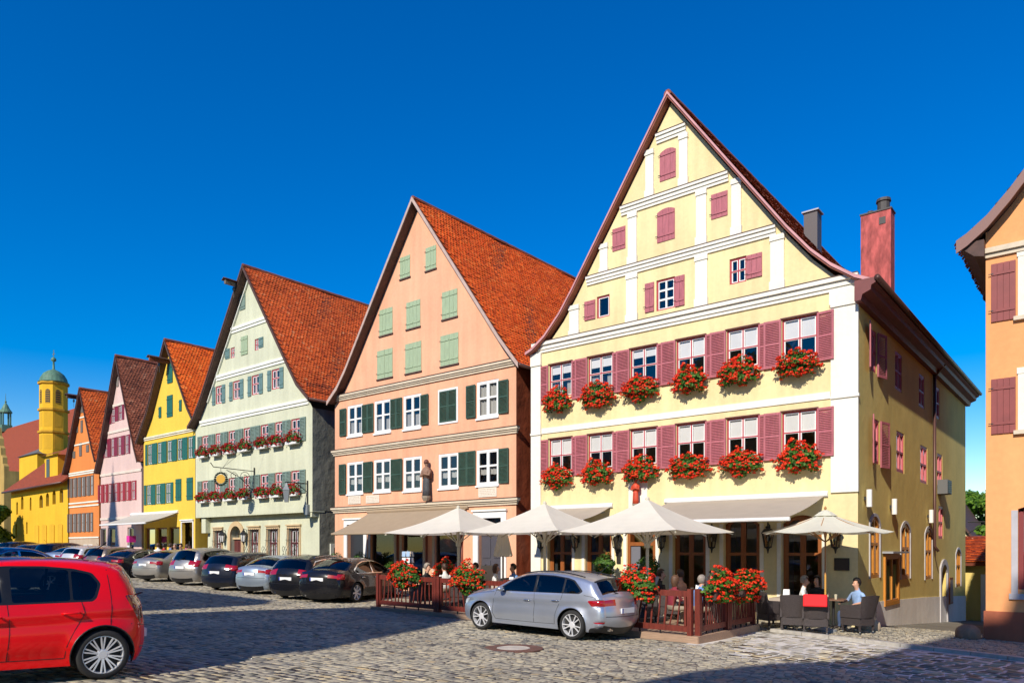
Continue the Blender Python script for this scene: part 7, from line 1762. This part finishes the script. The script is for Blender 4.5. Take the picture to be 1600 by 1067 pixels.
row = [(554, 941, 1, sedan(4.92, 1.46), P_BLACK, 'black sedan parked beside the terrace fence', 'seven'), (445, 933, 0, wagon(4.9, 1.51), P_BLACK, 'black estate car with chrome window trim parked left of the black sedan', 'five'),
       (391, 925.5, 0, sedan(4.5, 1.43, .86), P_BLUES, 'pale silver blue sedan between two dark estate cars', 'seven'), (338, 920, 0, wagon(4.75, 1.5), P_DARK, 'dark navy estate car right of the warm silver minivan', 'seven'),
       (282, 912.5, 0, mpv(4.29, 1.62), P_GREY, 'warm silver minivan with large red tail lights', 'seven'), (230, 906.5, 0, sedan(4.9, 1.46), P_GREY, 'silver sedan parked left of the warm silver minivan', 'five'),
       (172, 901, 0, sedan(4.8, 1.42), P_DARK, 'dark navy coupe-like sedan left of the silver sedan', 'five')]
for px, py, sd, S, pm, lab, rim in row:
    S['handle_m'] = CHROME; gx, gy = grd(px, py); R = make_car('parked_car', lab, S, pm, place(S, gx, gy, HD, -1 if sd else 1), HD, rim, 'cars parked along the houses', near=False); sit(R, S)
    last = (R.location.x, R.location.y)
far_row = [(mpv(4.1, 1.5), P_BROWN, 'taupe hatchback in the far row, first beyond the dark navy coupe'), (wagon(4.7, 1.52), P_WHITE, 'pale silver estate car in the far row'), (sedan(4.7, 1.45), P_BLUES, 'silver blue sedan in the far row'), (mpv(4.3, 1.62), P_ANTH, 'anthracite minivan in the far row'), (wagon(4.8, 1.5), P_DARK, 'dark estate car in the far row before the church'), (sedan(4.6, 1.45), P_BLUE, 'steel blue sedan far down the row before the church'), (mpv(4.2, 1.6), P_BLACK, 'black minivan at the far end of the row')]
for k, (S, pm, lab) in enumerate(far_row):
    S['handle_m'] = CHROME; x = last[0]-2.95*(k+1); y = last[1]+.25*(k+1)*.6; R = make_car('parked_car', lab, S, pm, (x, y, ground_z(x, y)+.012), HD, 'seven', 'cars parked along the houses', near=False); sit(R, S)
S = sedan(4.5, 1.5); S['handle_m'] = CHROME; x, y = -26.5, 11.0
gx, gy = -29.5, 8.3; R = make_car('parked_car', 'steel blue car whose roof shows behind the red hatchback', S, P_BLUE, (gx, gy, ground_z(gx, gy)+.012), math.radians(-80), 'seven', near=False); sit(R, S)
# ------------------------------------------------------------------ people
SKIN = mat('skin', (.55, .30, .20), .55, var=.08)
SHOE = mat('shoe_leather', (.03, .022, .02), .5)
def person(label, loc, rz, top, legs, hairm, seated=True, long_hair=False, arms='rest', group=None, skin_arms=True, lean=0.0, sc=1.0):
    J = {}; E_ = []
    def j(n, p, r): J[n] = (Vector(p), r)
    hz = .47 if seated else .92
    j('pelvis', (0, 0, hz), (.155, .12)); j('waist', (0, -.02+lean*.3, hz+.18), (.14, .105)); j('chest', (0, -.01+lean*.7, hz+.38), (.165, .115)); j('collar', (0, 0+lean, hz+.50), (.10, .08)); j('neck', (0, .02+lean, hz+.58), (.052, .055)); j('jaw', (0, .045+lean, hz+.645), (.066, .075)); j('head', (0, .04+lean, hz+.73), (.078, .095)); j('crown', (0, .03+lean, hz+.80), (.055, .065)); j('nose', (0, .155+lean, hz+.69), (.012, .014))
    E_ += [('pelvis', 'waist', 'top'), ('waist', 'chest', 'top'), ('chest', 'collar', 'top'), ('collar', 'neck', 'skin'), ('neck', 'jaw', 'skin'), ('jaw', 'head', 'skin'), ('head', 'crown', 'skin'), ('jaw', 'nose', 'skin')]
    for s, S in ((1, 'l'), (-1, 'r')):
        j(S+'sh', (s*.18, 0+lean*.9, hz+.46), (.062, .062))
        if arms == 'rest' and seated: el, wr = (s*.25, .08+lean*.6, hz+.20), (s*.17, .30+lean*.5, hz+.24)
        elif arms == 'wide': el, wr = (s*.36, .02, hz+.26), (s*.30, .22, hz+.22)
        else: el, wr = (s*.24, -.02, hz+.17), (s*.25, .10, hz-.06)
        el, wr = Vector(el), Vector(wr); j(S+'el', el, (.043, .043)); j(S+'wr', wr, (.030, .026)); d = (wr-el).normalized(); j(S+'hand', wr+d*.06, (.036, .02))
        E_ += [('chest', S+'sh', 'top'), (S+'sh', S+'el', 'top'), (S+'el', S+'wr', 'skin' if skin_arms else 'top'), (S+'wr', S+'hand', 'skin')]
        side = d.cross(Vector((0,0,1))).normalized()
        for q, (o_, l) in enumerate(((-.028, .065), (-.010, .078), (.010, .074), (.027, .06))):
            b = wr+d*.095+side*o_; j(S+'k%d' % q, b, (.0095, .0095)); j(S+'f%d' % q, b+d*l*.75+Vector((0, 0, -.02)), (.008, .008)); E_ += [(S+'hand', S+'k%d' % q, 'skin'), (S+'k%d' % q, S+'f%d' % q, 'skin')]
        b = wr+d*.045-side*s*.045; j(S+'t0', b, (.011, .011)); j(S+'t1', b+d*.045-side*s*.012, (.009, .009)); E_ += [(S+'hand', S+'t0', 'skin'), (S+'t0', S+'t1', 'skin')]
        j(S+'hip', (s*.095, .03, hz-.02), (.092, .092))
        if seated: j(S+'kn', (s*.13, .44, hz-.02), (.062, .062)); j(S+'an', (s*.13, .42, .09), (.042, .042)); j(S+'toe', (s*.14, .60, .045), (.036, .032))
        else: j(S+'kn', (s*.10, .04+.05*s, .49), (.062, .062)); j(S+'an', (s*.10, -.01+.08*s, .09), (.042, .042)); j(S+'toe', (s*.11, .15+.08*s, .045), (.036, .032))
        E_ += [('pelvis', S+'hip', 'legs'), (S+'hip', S+'kn', 'legs'), (S+'kn', S+'an', 'legs'), (S+'an', S+'toe', 'shoe')]
    names = list(J); ix = {n: i for i, n in enumerate(names)}
    me = bpy.data.meshes.new('person'); me.from_pydata([J[n][0] for n in names], [(ix[a], ix[b]) for a, b, _ in E_], []); me.update()
    o = bpy.data.objects.new('person', me); COL.objects.link(o)
    sm = o.modifiers.new('skin', 'SKIN')
    for n, sv_ in zip(names, me.skin_vertices[0].data): sv_.radius = J[n][1]; sv_.use_root = (n == 'pelvis')
    sm.branch_smoothing = .4; o.modifiers.new('smooth', 'SUBSURF').levels = 1; o.modifiers['smooth'].render_levels = 1
    dg = bpy.context.evaluated_depsgraph_get(); body = bpy.data.meshes.new_from_object(o.evaluated_get(dg)); bpy.data.objects.remove(o)
    body.materials.clear()
    for m in (SKIN, top, legs, SHOE): body.materials.append(m)
    kinds = {'skin': 0, 'top': 1, 'legs': 2, 'shoe': 3}; A = np.array([J[a][0] for a, b, _ in E_]); B = np.array([J[b][0] for a, b, _ in E_]); rr = np.array([max(J[a][1][0], J[b][1][0]) for a, b, _ in E_]); kk = np.array([kinds[k] for *_, k in E_]); D = B-A
    c = np.array([p.center for p in body.polygons]); t = np.clip(((c[:, None]-A)*D).sum(2)/np.maximum((D*D).sum(1), 1e-9), 0, 1); d = np.linalg.norm(c[:, None]-(A+t[:, :, None]*D), axis=2)/rr
    body.polygons.foreach_set('material_index', kk[d.argmin(1)].astype(np.int32)); body.polygons.foreach_set('use_smooth', np.ones(len(c), bool)); body.update()
    P = link('person', body); P.location = loc; P.rotation_euler = (0, 0, rz); P.scale = (sc,)*3; tag(P, label, 'person', group)
    hb = bmesh.new(); bmesh.ops.create_uvsphere(hb, u_segments=16, v_segments=12, radius=1); h = Vector((0, .028+lean, hz+.745))
    for v in hb.verts:
        q = v.co.copy(); v.co = Vector((q.x*.098, q.y*.118-.006, q.z*.125)) + h + Vector((math.sin(q.z*9+q.x*5), 0, 0))*.004
        if long_hair and q.z < 0 and q.y < .3: v.co.z -= .12*abs(q.z); v.co.y -= .01
    bmesh.ops.delete(hb, geom=[v for v in hb.verts if (v.co.y-h.y) > .045 and v.co.z < h.z+.045 or (not long_hair and (v.co.z < h.z-.095 or (v.co.z < h.z-.03 and v.co.y-h.y > .0)))], context='VERTS')
    hm = bpy.data.meshes.new('hair'); hb.to_mesh(hm); hb.free(); hm.materials.append(hairm)
    for p in hm.polygons: p.use_smooth = True
    link('hair', hm, P)
    for s in (1, -1):
        e = MB(); e.lathe([(.002, -.006), (.009, 0), (.002, .006)], 8, (s*.032, .125+lean, hz+.715)); e.build('eye', mat('dark_eye', (.02, .015, .012), .2), P)
    return P
def cl(name, c): return mat(name, c, .85, var=.12, vscale=9)
HB = mat('brown_hair', (.05, .022, .012), .6, var=.3, vscale=30); HG = mat('grey_hair', (.28, .24, .2), .6, var=.3, vscale=30); HBL = mat('light_brown_hair', (.11, .052, .025), .6, var=.3, vscale=30); HD_ = mat('dark_hair', (.018, .012, .01), .55); HR = mat('auburn_hair', (.12, .025, .018), .55)
JEANS = cl('blue_jeans', (.05, .08, .16)); BLK = cl('black_cloth', (.015, .015, .017)); WHT = cl('white_shirt', (.72, .71, .68)); BLU = cl('blue_shirt', (.12, .25, .52)); PLAID = cl('pale_blue_check', (.30, .45, .72)); REDT = cl('red_top', (.5, .03, .03)); MAR = cl('maroon_top', (.22, .02, .035)); BEI = cl('beige_trousers', (.4, .33, .24)); ORA = cl('peach_top', (.65, .33, .18))
def seat_at(px, Y, floor): x = on_y(px, 905, Y)[0]; return (x, Y, floor(x, Y))
dz = lambda x, y: deck_z(x); gz2 = lambda x, y: gl(x, y)
x3 = c3
person('man in pale blue checked shirt sitting in the rightmost wicker chair', (c3[0]-.12, c3[1]+.45, gl(*c3)+.0), math.radians(140), PLAID, JEANS, HD_, arms='wide')
person('dark-haired woman in black sitting left of the round parasol pole', seat_at(1277, 20.75, gz2), math.radians(175), BLK, BLK, HD_, long_hair=True)
person('person in auburn hair sitting near the doorway of the yellow house', seat_at(1004, 19.2, dz), math.radians(150), MAR, BLK, HR)
person('person with light brown hair seen from behind at the end of the terrace', seat_at(1048, 16.5, dz), math.radians(-30), MAR, BEI, HBL, long_hair=True, lean=.12, sc=.93)
person('woman in peach and white top facing left on the terrace', seat_at(1064, 18.0, dz), math.radians(80), ORA, BEI, HB)
person('grey-haired man in blue shirt seen from behind on the terrace', seat_at(1090, 16.6, dz), math.radians(-20), BLU, BEI, HG, lean=.12, sc=.95)
person('person in dark blue shirt under the leftmost parasol', seat_at(716, 18.1, dz), math.radians(100), BLU, BLK, HB)
person('person in red sitting before the dark grey door', seat_at(744, 18.3, dz), math.radians(170), REDT, BLK, HD_)
person('blond person in white sitting behind the silver car roof', seat_at(774, 17.7, dz), math.radians(-60), WHT, BEI, HBL, long_hair=True)
for px, Y, rz, lab, tp, hm in ((697, 16.9, 80, 'diner in white at the table behind the leftmost fence panel', WHT, HB), (664, 16.6, -70, 'diner in dark clothes behind the leftmost geraniums', BLK, HG), (805, 18.6, 160, 'diner in blue near the closed parasol', BLU, HD_), (1028, 17.9, -60, 'diner in black beside the right parasol pole', BLK, HB), (1118, 18.1, 100, 'diner in peach behind the geraniums of the end fence', ORA, HD_), (1252, 20.2, -80, 'diner in white at the taupe tablecloth by the wicker chairs', WHT, HG)):
    person(lab, seat_at(px, Y, dz if px < 1200 else gz2), math.radians(rz), tp, BEI, hm, lean=.06)
for px, Y, lab, tp, hm, rz in ((256, 18.6, 'pedestrian in red top before the yellow shop', REDT, HD_, 40), (274, 18.8, 'pedestrian in peach top before the yellow shop', ORA, HG, 200), (292, 18.4, 'pedestrian in maroon near the green house', MAR, HB, -30), (247, 19.0, 'pedestrian in white shirt walking before the yellow shop', WHT, HBL, 60), (266, 19.2, 'pedestrian in blue shirt before the yellow shop', BLU, HB, 20), (283, 19.6, 'pedestrian in black before the yellow shop door', BLK, HD_, -150)):
    x = on_y(px, 855, Y)[0]; person(lab, (x, Y, ground_z(x, Y)+.01), math.radians(rz), tp, BEI, hm, seated=False, arms='down')
# ------------------------------------------------------------------ trees
TREE = tinted('tree_leaves', [(0, (.015, .045, .008)), (.45, (.04, .11, .015)), (1, (.11, .20, .03))], .6, translucent=.35)
TREE2 = tinted('bright_leaves', [(0, (.05, .12, .01)), (.5, (.12, .26, .02)), (1, (.26, .40, .04))], .6, translucent=.4)
def tree(label, x, y, z, h, r, m, n=9000, size=.11, trunk=.3):
    R = root('tree', label, 'tree', (x, y, z)); mb = MB(); mb.tube([(0,0,-.3), (.05,0,h*.25), (0,.08,h*.5), (.05,0,h*.8)], [trunk, trunk*.8, trunk*.55, trunk*.2], 8)
    cs = []
    for k in range(16):
        a = random.uniform(0, 6.28); f = random.uniform(.35, .95); q = Vector((math.cos(a)*r*random.uniform(.3, .75), math.sin(a)*r*random.uniform(.3, .75), h*f)); cs.append((q, r*random.uniform(.28, .48))); mb.tube([(0, 0, h*f*.6), tuple(q*.6+Vector((0,0,h*f*.35))), tuple(q)], [trunk*.35, trunk*.2, .02], 5)
    mb.build('trunk', BARK, R); cs.append((Vector((0, 0, h*.88)), r*.45)); P = []; N = []; T = []
    for c_, rr in cs:
        k = n//len(cs); u = rng.normal(0, 1, (k, 3)); u /= np.linalg.norm(u, axis=1)[:, None]; q = rr*(rng.uniform(.2, 1, k)**.45)*(1+.25*np.sin(u[:, 0]*5+rr*20)*np.cos(u[:, 2]*6)); P.append(np.array(c_)+u*q[:, None]*np.array([1, 1, .8])); N.append(u+np.array([0, 0, .4])); T.append(np.clip(rng.normal(.5, .2, k)+.1*(random.random()-.5), 0, 1))
    o = link('crown', leaf_cloud('crown', np.concatenate(P), np.concatenate(N), size, m, np.concatenate(T)), R); tag(o, kind='stuff')
x = on_x(1525, 800, -3.0)[0]
tree('dark green tree above the cottage at the end of the lane', -7.0, 63, -2, 8.4, 2.6, TREE2, 12000); tree('tall dark tree farther behind the cottage', -4.2, 76, -2, 10.5, 3.6, TREE); tree('bright green young tree behind the lean-to roof', -5.0, 48.2, -2, 5.6, 1.3, TREE2, 5000, .09, .12)
tx, _ = on_y(-14, 830, 19.5); tree('green tree before the church at the left edge', tx, 19.3, ground_z(tx, 19.3), 4.2, 1.5, TREE, 7000, .12, .16)
